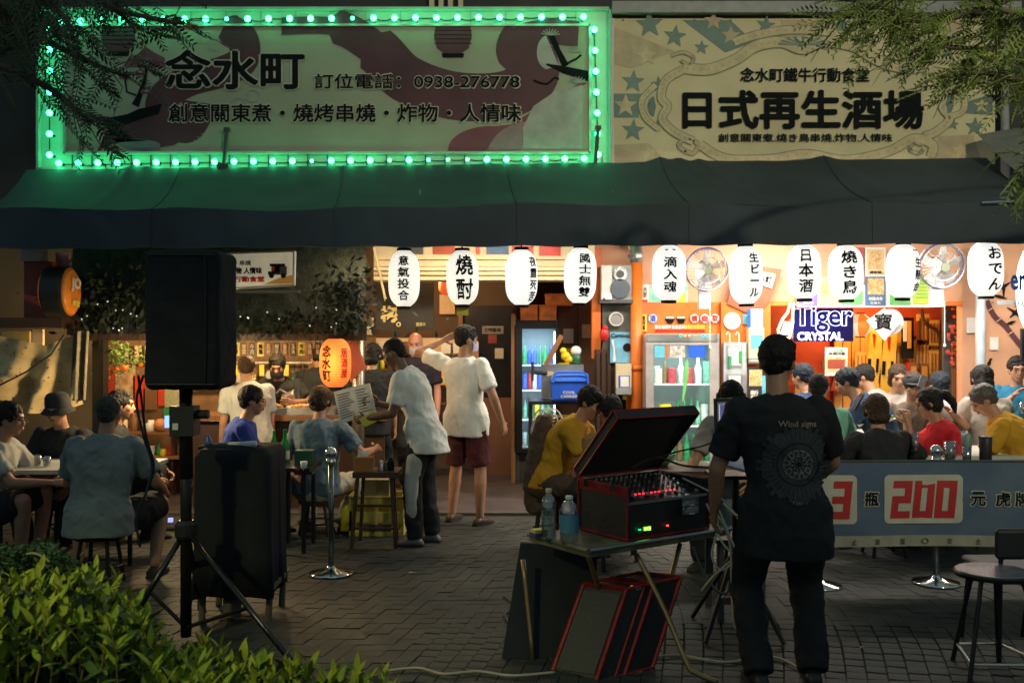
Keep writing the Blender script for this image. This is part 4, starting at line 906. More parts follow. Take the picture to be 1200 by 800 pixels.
striped(1008, 381, 28, 27, 11.0, 'round orange and cream lantern hanging right of the neon sign'); striped(934, 384, 28, 26, 11.2, 'round orange and cream lantern behind the neon bottle'); striped(980, 383, 26, 24, 11.2, 'round orange and cream lantern behind the last letters of the neon sign')
# neon sign
nb = mat('neon_blue', (.6, .6, 1), .4, emit=(.45, .52, 1), es=1.7, bump=0); nw = mat('neon_lilac', (.8, .8, 1), .4, emit=(.7, .66, 1), es=1.5, bump=0); ny = mat('neon_yellow', (.9, .9, .5), .4, emit=(.75, 1, .45), es=1.4, bump=0)
p = root('neon_sign', 960, 378, 10.5, 'blue and violet neon beer sign with a bottle in the window', 'neon sign')
Q('backing', 930, 361, 1000, 400, 10.58, .01, mat('neon_backing', (.008, .006, .035), .8, spec=.1), parent=p)  # panel added behind the tubes, its dark blue standing in for their glow
text('Tiger', P(965, 373, 10.5), xs(70, 10.5), xs(33, 10.5), nb, p, name='neon_lettering', outline=.009, bold=0, depth=.025)
text('CRYSTAL', P(961, 394, 10.5), xs(54, 10.5), xs(10, 10.5), nw, p, name='neon_lettering', bold=.03, depth=.02)
g = G(); bt = [(913, 396), (912, 386), (917, 374), (923, 366), (926, 355), (930, 355), (929, 367), (929, 378), (927, 388), (925, 396), (913, 396)]
g.tube([P(x, y, 10.5) for x, y in bt], .014, 6); ob('neon_bottle', g, ny, p); flat([(914, 392), (919, 376), (927, 378), (924, 392)], 10.52, mat('neon_fill', (.3, .6, .7), .4, emit=(.3, .7, .8), es=.7), p, 'bottle_label')
lamp('neon_light', 'AREA', P(962, 380, 10.4), 5, (.35, .35, 1), P(962, 440, 11.5), .7, .3, parent=p)
# diamond plaque, round blue plate, hot-dog menu card
p = root('diamond_plaque', 1036, 380, 10.4, 'white diamond plaque with a black lucky character hanging in the window', 'plaque')
flat([(1015, 376), (1036, 361), (1056, 376), (1036, 399)], 10.4, M['paper'], p, 'plate', 0, .02); text('寶', P(1035, 377, 10.38), xs(21, 10.4), xs(20, 10.4), M['ink'], p, bold=.02)
o = ob('round_plate', disc(1044, 377, 15, 10.5, .03), M['white'], label='round blue and white plate behind the diamond plaque', cat='plate', origin=P(1044, 377, 10.5)); 
g = disc(1044, 377, 13, 10.48, .02); g.v = [v - WO[o] for v in g.v]; ob('plate_face', g, mat('plate_blue', (.1, .4, .75), .5), o).location = (0, 0, 0)
poster(967, 407, 993, 440, 10.3, M['paper'], 'white menu card with a photo of grilled skewers below the neon sign', [(968, 418, 992, 436, food), (970, 421, 990, 432, mat('meat_print', (.3, .05, .03), .5, vs=30))], [('特價', 983, 410, 12, 3, lgreen), ('串燒拼盤', 981, 414, 20, 3.5, M['ink'])], cat='menu card', name='menu_card')
# grey pipe, mural branch and round lit brand sign at right edge
ob('grey_pipe', G().cyl(P(1149, 288, 10.3), P(1149, 566, 10.3), xs(5.5, 10.3), n=16), mat('pipe_bluegrey', (.38, .45, .5), .4), label='vertical blue-grey pipe between the window and the mural wall', cat='pipe', origin=P(1149, 566, 10.3), smooth=True)
p = root('branch_mural', 1175, 400, 10.6, 'maroon bamboo branch painted on the peach wall at the right', 'mural')
ribbon(curve_pts([(1156, 352), (1165, 370), (1178, 382), (1192, 400), (1215, 428)]), 6, 10.61, mar, p, 'painted_stem')
for x, y in ((1161, 362), (1170, 375), (1184, 390)): ribbon([(x - 3, y + 2), (x + 3, y - 2)], 1.2, 10.6, M['peach'], p, 'painted_ring', .006)
for x0, y0, x1, y1 in ((1174, 325, 1176, 350), (1160, 345, 1180, 350), (1168, 340, 1185, 330), (1180, 360, 1196, 372), (1183, 372, 1194, 360), (1157, 430, 1160, 420), (1178, 380, 1190, 376)): ribbon([(x0, y0), ((x0 + x1) / 2 + 1, (y0 + y1) / 2), (x1, y1)], [1, 4, .6], 10.61, drk, p, 'painted_leaf')
ribbon([(1157, 452), (1158, 425), (1162, 420)], 2.5, 10.61, drk, p, 'painted_twig')
p = root('round_beer_sign', 1206, 340, 9.2, 'round lit white sign with blue lettering cut by the right edge', 'sign')
c = P(1213, 339, 9.2); g = G(); g.lathe([(xs(28, 9.2), -.07), (xs(30, 9.2), -.05), (xs(30, 9.2), .05), (xs(28, 9.2), .07)], (0, 0, 0), 32); Mr = Euler((R(90), 0, R(20))).to_matrix()
g.v = [c + Matrix.Diagonal((.8, 1, 1.72)) @ (Mr @ v) for v in g.v]; ob('light_box', g, mat('sign_white_lit', (.85, .87, .9), .4, emit=(.9, .97, 1), es=.75), p)
text('er', P(1193, 331, 9.0), xs(20, 9.1), xs(18, 9.1), mat('brand_blue', (.02, .12, .55), .5), p, rot=(0, 0, 12), bold=.03); text('STAL', P(1196, 357, 9.0), xs(18, 9.1), xs(6, 9.1), sky_, p, rot=(0, 0, 12))
Q('bracket', 1168, 352, 1190, 357, 9.6, .05, M['steel'], parent=p); g = G(); g.cyl(P(1198, 385, 9.3), P(1198, 420, 9.3), .02); ob('stem', g, M['blackm'], p)

for y, kinds in ((432, [('b', 15, 2.2, dt_), ('c', 9, 2.4, dw_), ('b', 14, 2, dg_), ('c', 10, 3, dy_)]), (452, [('c', 10, 3, dr_), ('b', 15, 2.2, dm_), ('x', 11, 3, dy_), ('b', 15, 2, dt_)]), (472, [('c', 12, 4, dw_), ('x', 10, 4, dr_), ('c', 9, 3, dt_)])):
    stock_bottles(kb, 428, 500, y, 11.6, kinds, 14); stock_bottles(kb, 530, 538, y, 11.6, kinds, 14)
# ================================================================ food stall at the left: roof with greenery, posts, counter
st = root('food_stall', 260, 560, 9.3, 'dark food stall with a small shaggy roof, posts and a counter on the left', 'food stall')
roofm = mat('thatch_dark', (.03, .034, .026), .9, vs=14, var=.5, bump=.8, bs=40)
def rf(u_, v_):
    a = P(88 + u_ * 340, 262, 10.3); b = P(78 + u_ * 352, 392 + 3 * math.sin(u_ * 17), 9.0); p = a.lerp(b, v_)
    p.z += .05 * math.sin(v_ * 3.14) + .02 * mnoise.noise(V((u_ * 25, v_ * 8, 0))); return p
ob('roof', G().sheet(rf, 60, 14), roofm, st)
g = G()
for i in range(1600):      # fringe of dry palm strips
    u_ = RND.random(); v_ = RND.random() ** .6; p = rf(u_, v_) + V((0, -.02, .01)); L = RND.uniform(.08, .2); dx = RND.gauss(0, .04)
    g.add([p, p + V((.012, 0, 0)), p + V((dx, -.06, -L))], [(0, 1, 2)])
ob('roof_fringe', g, mat('fringe', (.035, .045, .03), .8, var=.5), st, kind='stuff')
Q('front_beam', 84, 391, 428, 399, 9.0, .12, M['darkwood'], parent=st)
for x in (110, 398): pass
Q('corner_post', 108, 398, 121, 560, 9.1, .12, M['blackm'], parent=st)
po = root('steel_post', 419, 560, 9.2, 'shiny metal post at the right corner of the stall behind the orange lantern', 'post')
ob('post', G().cyl(P(420, 560, 9.2), P(420, 372, 9.2), xs(7, 9.2), n=20), mat('galvanised', (.4, .36, .3), .35, .8), po, smooth=True)
g = G()
for k in range(26):
    a = P(412 + RND.uniform(-8, 16), 368 + RND.uniform(-12, 12), 9.1); g.tube([a, a + V((RND.uniform(-.1, .1), 0, RND.uniform(-.05, .12)))], .008, 4)
ob('wire_bundle', g, M['dgrey'], po, kind='stuff')
flat([(420, 366), (434, 370), (438, 380), (424, 384)], 9.1, M['cream'], po, 'paper_scrap', 0, .006)
ob('pink_drape', G().add([P(404, 372, 9.15), P(410, 372, 9.15), P(429, 432, 9.1), P(412, 447, 9.1), P(406, 430, 9.12)], [(0, 1, 2, 3, 4)]), mat('pink_cloth', (.55, .2, .13), .8), origin=P(405, 372, 9.1), label='pale red triangular cloth hanging beside the orange lantern', cat='cloth') if False else flat([(404, 372), (409, 372), (429, 430), (411, 448), (406, 430)], 9.12, mat('pink_cloth', (.55, .22, .15), .8), po, 'hanging_cloth', 0, .01)
# plaques with dish names hanging under the beam
names = '串燒 烤魚 豆腐 飯糰 青菜 牛肉 雞腿 花枝 蝦子 香菇 玉米 羊肉 湯麵 炒飯 滷味 沙拉'.split()
wcols = [M['darkwood'], M['yellow'], M['wood'], M['darkwood'], mat('plaque_brown', (.16, .07, .03), .6)]
for k in range(17):
    x = 244 + k * 9.6; m = wcols[k % 5] if k != 3 else M['yellow']; y1 = 417 + RND.uniform(-1, 3)
    pl = Q('name_plaque', x, 401, x + 7.2, y1, 9.35, .015, m, parent=st)
    text('\n'.join(names[k % 16]), P(x + 3.6, 409, 9.34), xs(4.6, 9.35), xs(12, 9.35), M['cream'] if m is not M['yellow'] else M['ink'], st, bold=.02)
# back wall of the stall, lit warm
sb = root('stall_backboard', 230, 500, 10.9, 'brown back wall of the stall covered with posters and shelves', 'wall')
Q('board', 105, 395, 440, 560, 10.9, .06, mat('stall_wall', (.2, .11, .05), .7, vs=5, var=.4), parent=sb)
for x0, y0, x1, y1, m in ((124, 430, 134, 470, mat('poster_red', (.55, .05, .02), .6, vs=20)), (135, 425, 158, 468, mat('poster_face', (.7, .5, .3), .6, vs=14, col2=(.25, .12, .06))), (156, 440, 170, 480, mat('poster_red')), (168, 455, 184, 480, M['wood']), (185, 455, 193, 475, mat('poster_red')), (193, 456, 216, 477, mat('price_sheet', (.5, .5, .35), .6, vs=50, col2=(.2, .25, .15))), (192, 478, 210, 488, M['green']), (222, 440, 262, 460, M['darkwood'])):
    Q('wall_poster', x0, y0, x1, y1, 10.86, .02, m, parent=sb)
for k in range(7): Q('vertical_plaque', 146 + k * 6, 405, 150 + k * 6, 425, 10.8, .02, M['darkwood'] if k % 2 else M['cream'], parent=sb)
sh = root('stall_shelf', 170, 520, 10.4, 'wooden shelf with jars, cups and a fruit under the posters', 'shelf')
for y in (506, 535): Q('board', 126, y, 268, y + 3, 10.3, .4, M['wood'], parent=sh)
for x in (126, 200, 264): Q('upright', x, 488, x + 3, 560, 10.35, .3, M['darkwood'], parent=sh)
for k, (x, w, h, m) in enumerate(((136, 4, 13, M['yellow']), (146, 4, 18, M['cream']), (157, 4, 22, M['brown']) if 'brown' in M else (157, 4, 22, M['wood']), (166, 4, 16, M['darkwood']), (177, 6, 14, M['white']), (214, 4, 14, M['wood']), (226, 4, 17, M['cream']), (238, 4, 12, M['white']), (250, 5, 16, M['yellow']))):
    c = P(x, 506, 10.4); c2 = xs(w, 10.4) ; g = G(); g.lathe([(c2 * .8, 0), (c2, .02), (c2, xs(h, 10.4) * .7), (c2 * .6, xs(h, 10.4) * .85), (c2 * .6, xs(h, 10.4))], c, 12); ob('shelf_jar', g, m, sh, smooth=True)
ob('round_gourd', G().ell(P(188, 498, 10.35), (.07, .07, .07)), mat('gourd', (.5, .2, .06), .5), sh, smooth=True)
# tomato-like lanterns and leaves over the posters
for x, y, r_ in ((147, 431, 4), (138, 432, 3), (165, 427, 3)):
    ob('persimmon', G().ell(P(x, y, 10.3), (xs(r_, 10.3),) * 3), mat('persimmon', (.75, .15, .02), .4, emit=(1, .2, .02), es=.25), origin=P(x, y, 10.3), label='orange paper persimmon hanging under the leaves, %s' % {147: 'the biggest', 138: 'left of the biggest', 165: 'farthest right'}[x], cat='ornament', smooth=True)
def leafclump(g, c, s, n, L, rnd=RND, droop=0):
    for i in range(n):
        p = V(c) + V((rnd.gauss(0, s[0]), rnd.gauss(0, s[1]), rnd.gauss(0, s[2])))
        d = V((rnd.gauss(0, 1), rnd.gauss(0, 1), rnd.gauss(0, .7) - droop)).normalized(); w = d.orthogonal().normalized() * L * .22
        g.add([p, p + d * L * .5 + w, p + d * L, p + d * L * .5 - w], [(0, 1, 2, 3)])
g = G(); leafclump(g, P(137, 418, 10.3), (.1, .05, .1), 220, .06); leafclump(g, P(164, 420, 10.3), (.05, .05, .04), 60, .05)
ob('hanging_leaves', g, mat('leaf_mid', (.07, .14, .025), .6, var=.4, vs=20), origin=P(137, 418, 10.3), label='bright green hanging leaves above the poster of a face', cat='plant')
# creeper on the stall roof
def creeper(X, Y, d, sx, sz, n, label, m):
    g = G(); leafclump(g, P(X, Y, d), (sx, .08, sz), n, .09, droop=.6); return ob('creeper', g, m, origin=P(X, Y, d), label=label, cat='plant')
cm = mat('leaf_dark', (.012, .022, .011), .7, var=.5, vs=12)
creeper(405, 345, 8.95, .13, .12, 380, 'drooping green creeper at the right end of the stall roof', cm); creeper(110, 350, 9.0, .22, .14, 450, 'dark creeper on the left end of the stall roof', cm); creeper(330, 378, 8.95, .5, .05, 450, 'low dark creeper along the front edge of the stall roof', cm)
tl = G()
for k in range(30):
    p = P(RND.uniform(95, 400), RND.uniform(350, 390), 8.85); tl.ell(p, (.008, .008, .008), n=6, k=4)
ob('fairy_lights', tl, mat('fairy', (.8, .9, .85), .4, emit=(.8, 1, .9), es=.25, bump=0), label='tiny pale fairy lights scattered over the stall roof', cat='fairy lights', kind='stuff')
# sign over the roof with dish writing and a little vehicle picture
p = root('roof_signboard', 310, 335, 9.0, 'small cream lit signboard with red and dark writing over the stall roof', 'signboard')
sgm = mat('sign_cream_lit', (.7, .66, .5), .5, emit=(.9, .85, .6), es=.22)
g = G(); a = [P(262, 297, 8.9), P(345, 294, 8.9), P(344, 334, 8.9), P(262, 339, 8.9)]; g.prism(a, (0, .08, 0)); ob('panel', g, sgm, p)
g = G()
for i in range(4): g.cyl(a[i], a[(i + 1) % 4], .012, n=6)
ob('frame', g, M['steel'], p)
text('・串燒', P(285, 308, 8.88), xs(18, 8.9), xs(6, 8.9), M['ink'], p, bold=.03); text('炸物 人情味', P(288, 317, 8.88), xs(38, 8.9), xs(8, 8.9), M['ink'], p, bold=.05); text('行動食堂', P(292, 327, 8.88), xs(36, 8.9), xs(7, 8.9), M['red'], p, bold=.05)
for x0, y0, x1, y1, m in ((316, 309, 334, 312, M['ink']), (318, 312, 328, 320, M['red']), (322, 312, 336, 322, M['dgrey']), (314, 318, 322, 322, M['ink'])): Q('vehicle_print', x0, y0, x1, y1, 8.885, .004, m, parent=p)
for x in (318, 332): ob('wheel_print', disc(x, 323, 3, 8.88, .004, 12), M['ink'], p)
flat([(310, 333), (326, 326), (344, 322), (344, 332)], 8.89, M['bamboo'], p, 'ground_print')
Q('sign_rail', 262, 340, 350, 343, 8.9, .05, M['dgrey'], parent=p)
# left corner: round double-sided sign, red panel, drape
p = root('round_orange_sign', 70, 342, 8.6, 'round black-rimmed sign with an orange face and white letters', 'sign')
Mr = Euler((R(90), 0, R(93))).to_matrix(); c = P(70, 342, 8.6); rr = xs(30, 8.6)
g = G(); g.lathe([(rr * .98, -.09), (rr, -.07), (rr, .07), (rr * .98, .09)], (0, 0, 0), 32); g.v = [c + Mr @ v for v in g.v]; ob('rim', g, M['blackp'], p)
of = mat('orange_sign', (.6, .19, .02), .4, emit=(1, .3, .03), es=.07)
for s_ in (1, -1):
    g = G(); g.lathe([(rr * .95, .091 * s_), (rr * .8, .115 * s_), (rr * .4, .13 * s_), (.001, .135 * s_)], (0, 0, 0), 32); g.v = [c + Mr @ v for v in g.v]; ob('face', g, of, p, smooth=True)
nrm = Mr @ V((0, 0, 1)); 
if nrm.x < 0: nrm = -nrm
Rz = Matrix.Rotation(math.atan2(nrm.x, -nrm.y), 3, 'Z')
text('JO', c + nrm * .14 + V((0, 0, .06)), rr * 1.0, rr * .55, M['white'], p, rot=Rz, bold=.05); text('啤酒', c + nrm * .14 + V((0, 0, -.1)), rr * .7, rr * .3, M['yellow'], p, rot=Rz, bold=.05)
Q('red_cabinet', 28, 306, 56, 372, 8.9, .3, mat('cabinet_red', (.2, .035, .02), .5, vs=5), 'dark red cabinet behind the round orange sign', 'cabinet')
Q('switch_box', 24, 292, 44, 306, 8.85, .2, M['grey'], 'grey green box above the dark red cabinet', 'box')
Q('pink_board', 65, 296, 81, 322, 9.1, .03, mat('pink_board', (.4, .22, .32), .6), 'narrow pink board above the round orange sign', 'board')
Q('wood_shelf', -20, 372, 72, 384, 8.7, .5, M['darkwood'], 'dark wooden shelf under the round orange sign', 'shelf')
Q('left_wall', -80, 290, 108, 566, 10.6, .1, mat('left_wall_m', (.16, .12, .07), .8, vs=2), 'dim brown wall at the far left behind the hanging cloth', 'wall')
def drape(u_, v_):
    top = [(0, 392), (25, 397), (45, 401), (62, 405), (82, 398), (104, 387)]; i = min(4, int(u_ * 5)); t = u_ * 5 - i
    X = top[i][0] * (1 - t) + top[i + 1][0] * t - 8; Y = top[i][1] * (1 - t) + top[i + 1][1] * t
    Yb = 462 + 22 * math.sin(u_ * 2.6); Y = Y * (1 - v_) + Yb * v_; X += 2 * v_ * math.sin(u_ * 9)
    return P(X, Y, 8.8) + V((0, .08 * math.sin(u_ * 15 + v_ * 4) * (.3 + v_) + .05 * mnoise.noise(V((u_ * 5, v_ * 5, 1))), 0))
dr = ob('patterned_drape', G().sheet(drape, 50, 24), mat('drape_cloth', (.7, .54, .28), .85, vs=9, var=.16, bs=200), label='pale cloth with small scattered prints sagging across the stall opening', cat='cloth', smooth=True, origin=P(50, 400, 8.8))
for i in range(60):
    u_ = RND.uniform(.04, .95); v_ = RND.uniform(.05, .95); s_ = .008; m = RND.choice([M['red'], M['dgrey'], M['wood'], M['bamboo'], M['red']])
    g = G(); k1 = RND.uniform(.4, 1.3); k2 = RND.uniform(.4, 1)
    q = [drape(u_ - s_ * k1, v_ - .02 * k2), drape(u_ + s_ * k1, v_ - .015 * k2), drape(u_ + s_ * k1 * .8, v_ + .02 * k2), drape(u_ - s_ * k1, v_ + .015 * k2)]
    g.add([p_ - V((0, .006, 0)) - WO[dr] for p_ in q], [(0, 1, 2, 3)]); o = ob('cloth_print', g, m); o.parent = dr
ob('drape_cord', G().tube([P(-6, 454, 8.6), P(30, 436, 8.6), P(60, 415, 8.65), P(75, 392, 8.7)], .008, 5), M['rubber'], label='thin dark cord slanting across the patterned cloth', cat='cord', origin=P(30, 436, 8.6))
ob('grey_curtain', G().sheet(lambda u_, v_: P(86 + u_ * 20 - v_ * 4, 388 + v_ * 80, 8.75) + V((0, .05 * math.sin(u_ * 12), 0)), 16, 8), mat('curtain', (.3, .25, .17), .85), label='grey brown curtain strip at the right end of the patterned cloth', cat='curtain', smooth=True, origin=P(96, 388, 8.75))
Q('framed_picture', 2, 388, 34, 408, 9.3, .04, mat('frame_gold', (.5, .38, .12), .5), 'framed picture half hidden above the sagging cloth', 'picture'); Q('cream_board', 38, 386, 50, 408, 9.3, .04, M['cream'], 'narrow cream board beside the framed picture', 'board')
# grill counter in the stall
ct = root('grill_counter', 330, 560, 9.7, 'stall counter with trays of food and a dark front', 'counter')
Q('top', 222, 487, 452, 493, 9.5, .55, M['wood'], parent=ct); Q('front', 226, 494, 450, 566, 9.6, .06, M['darkwood'], parent=ct)
Q('tray', 300, 478, 392, 486, 9.55, .4, M['steel'], parent=ct)
for k in range(46):
    p_ = P(306 + RND.uniform(0, 82), 476 + RND.uniform(-2, 2), 9.6 + RND.uniform(0, .25)); g = G(); g.ell(p_, (RND.uniform(.03, .06), .035, .022), n=8, k=5); ob('food_piece', g, RND.choice([M['bamboo'], mat('fried', (.45, .2, .05), .6, vs=30), M['cream'], M['wood']]), ct, smooth=True)
Q('red_box', 393, 500, 404, 515, 9.45, .1, M['red'], parent=ct)
# dark upright tablet and small things
Q('tablet_screen', 193, 487, 202, 501, 9.2, .02, mat('screen_blue', (.1, .2, .9), .3, emit=(.15, .3, 1), es=2.2), 'small glowing blue screen in the dark behind the speaker stand', 'screen')
pq = P(199, 609, 7.6); gq = G(); gq.box(pq, (.045, .02, .03)); ob('amplifier_display', gq, mat('screen_blue2', (.1, .2, .9), .3, emit=(.3, .35, 1), es=1.6), origin=pq, label='tiny blue display low in the dark behind the tripod', cat='display')

# clutter of the stall kitchen
for y, x0, x1 in ((535, 130, 262), (506, 204, 262)): stock_bottles(sh, x0, x1, y, 10.45, [('b', 20, 3, dt_), ('c', 12, 4, dw_), ('b', 18, 2.6, dg_), ('c', 10, 4, dy_), ('x', 14, 4, dr_)], 8)
kr = root('utensil_rack', 330, 440, 10.8, 'rack of hanging pans, ladles and jars on the stall back wall', 'utensils')
for y in (424, 448): Q('rail', 225, y, 440, y + 1.5, 10.75, .05, M['steel'] if y == 424 else M['wood'], parent=kr)
for k in range(22):
    x = 230 + k * 9.6; r_ = RND.uniform(.03, .06); c = P(x, 426, 10.72)
    if k % 3 == 0: g = G(); g.cyl(c - V((0, 0, .12)), c - V((0, 0, .12)) + V((0, .03, 0)), r_, n=16); g.cyl(c, c - V((0, 0, .1)), .006, n=5); ob('hanging_pan', g, RND.choice([M['steel'], M['blackm']]), kr)
    elif k % 3 == 1: g = G(); g.cyl(c, c - V((0, 0, .16)), .006, n=5); g.ell(c - V((0, 0, .17)), (.028, .02, .028), n=10, k=6); ob('ladle', g, M['steel'], kr)
    else: g = G(); g.box(c - V((0, 0, .07)), (.05, .01, .12)); ob('hanging_tag', g, RND.choice([M['cream'], M['red'], M['yellow'], M['wood']]), kr)
stock_bottles(kr, 228, 300, 448, 10.78, [('c', 10, 4, dy_), ('b', 16, 2.6, dt_), ('c', 11, 4, dw_), ('x', 12, 4, dr_)], 8); stock_bottles(kr, 345, 436, 448, 10.78, [('b', 16, 2.6, dg_), ('c', 9, 4, dr_), ('x', 10, 5, dw_), ('b', 15, 2.6, dt_)], 8)
# ================================================================ people
def fabric(name, col, rough=.85, var=.12): return mat(name, col, rough, var=var, vs=5, bump=.25, bs=110, spec=.25)
def ik(a, t, l1, l2, pole):
    a, t = V(a), V(t); d = t - a; L = d.length; Lm = (l1 + l2) * .995
    if L > Lm: t = a + d * (Lm / L); d = t - a; L = Lm
    if L < abs(l1 - l2) + .02: L = abs(l1 - l2) + .02
    n = d.normalized(); x = (l1 * l1 - l2 * l2 + L * L) / (2 * L); h = math.sqrt(max(0, l1 * l1 - x * x))
    p = V(pole); p = p - n * p.dot(n); p = p.normalized() if p.length > 1e-4 else n.orthogonal().normalized()
    return a + n * x + p * h, t
PEOPLE = []
def ellring(c, rt, fw, rx, ry, n=20, sq=2.4):
    o = []
    for j in range(n):
        a = 2 * math.pi * j / n; ca, sa = math.cos(a), math.sin(a)
        o.append(c + rt * (rx * math.copysign(abs(ca) ** (2 / sq), ca)) + fw * (ry * math.copysign(abs(sa) ** (2 / sq), sa)))
    return o
def hand_geo(g, fg, w, d, pn, side, k, curl=.5, thumb=True, grip=False):
    """palm into g (fused), five bent fingers into fg; d hand direction, pn palm normal (palm side), side = thumb side"""
    d = d.normalized(); pn = (pn - d * pn.dot(d)); pn = pn.normalized() if pn.length > 1e-4 else d.orthogonal().normalized(); sd = d.cross(pn); sd = sd.normalized()
    if sd.dot(side) < 0: sd = -sd
    rings = []
    for t, rx, ry in ((-.01, .026, .021), (.02, .032, .018), (.055, .04, .017), (.085, .041, .014), (.094, .034, .01)):
        rings.append(ellring(w + d * t * k, sd, pn, rx * k, ry * k, 12, 2.6))
    g.loft(rings)
    for i, (o, L) in enumerate(((.030, .068), (.0105, .078), (-.0095, .072), (-.0285, .056))):
        b = w + d * .082 * k + sd * o * k; c = curl * (1 + .12 * i); dd = (d + sd * o * 1.6).normalized()
        p1 = b + (dd * math.cos(c * .5) + pn * math.sin(c * .5)) * L * .45 * k
        p2 = p1 + (dd * math.cos(c * 1.3) + pn * math.sin(c * 1.3)) * L * .32 * k
        p3 = p2 + (dd * math.cos(c * 2) + pn * math.sin(c * 2)) * L * .23 * k
        fg.tube([b, p1, p2, p3, p3 + (p3 - p2) * .25], 1, 8, rs=[.0092 * k, .009 * k, .0083 * k, .0072 * k, .003 * k])
    b = w + d * .02 * k + sd * .028 * k; t1 = b + (d * .6 + sd * .75 + pn * .25).normalized() * .04 * k; t2 = t1 + (d * .85 + sd * .35 + pn * (.2 + curl * .5)).normalized() * .028 * k
    fg.tube([b, t1, t2, t2 + (t2 - t1) * .25], 1, 8, rs=[.013 * k, .0105 * k, .0085 * k, .004 * k])

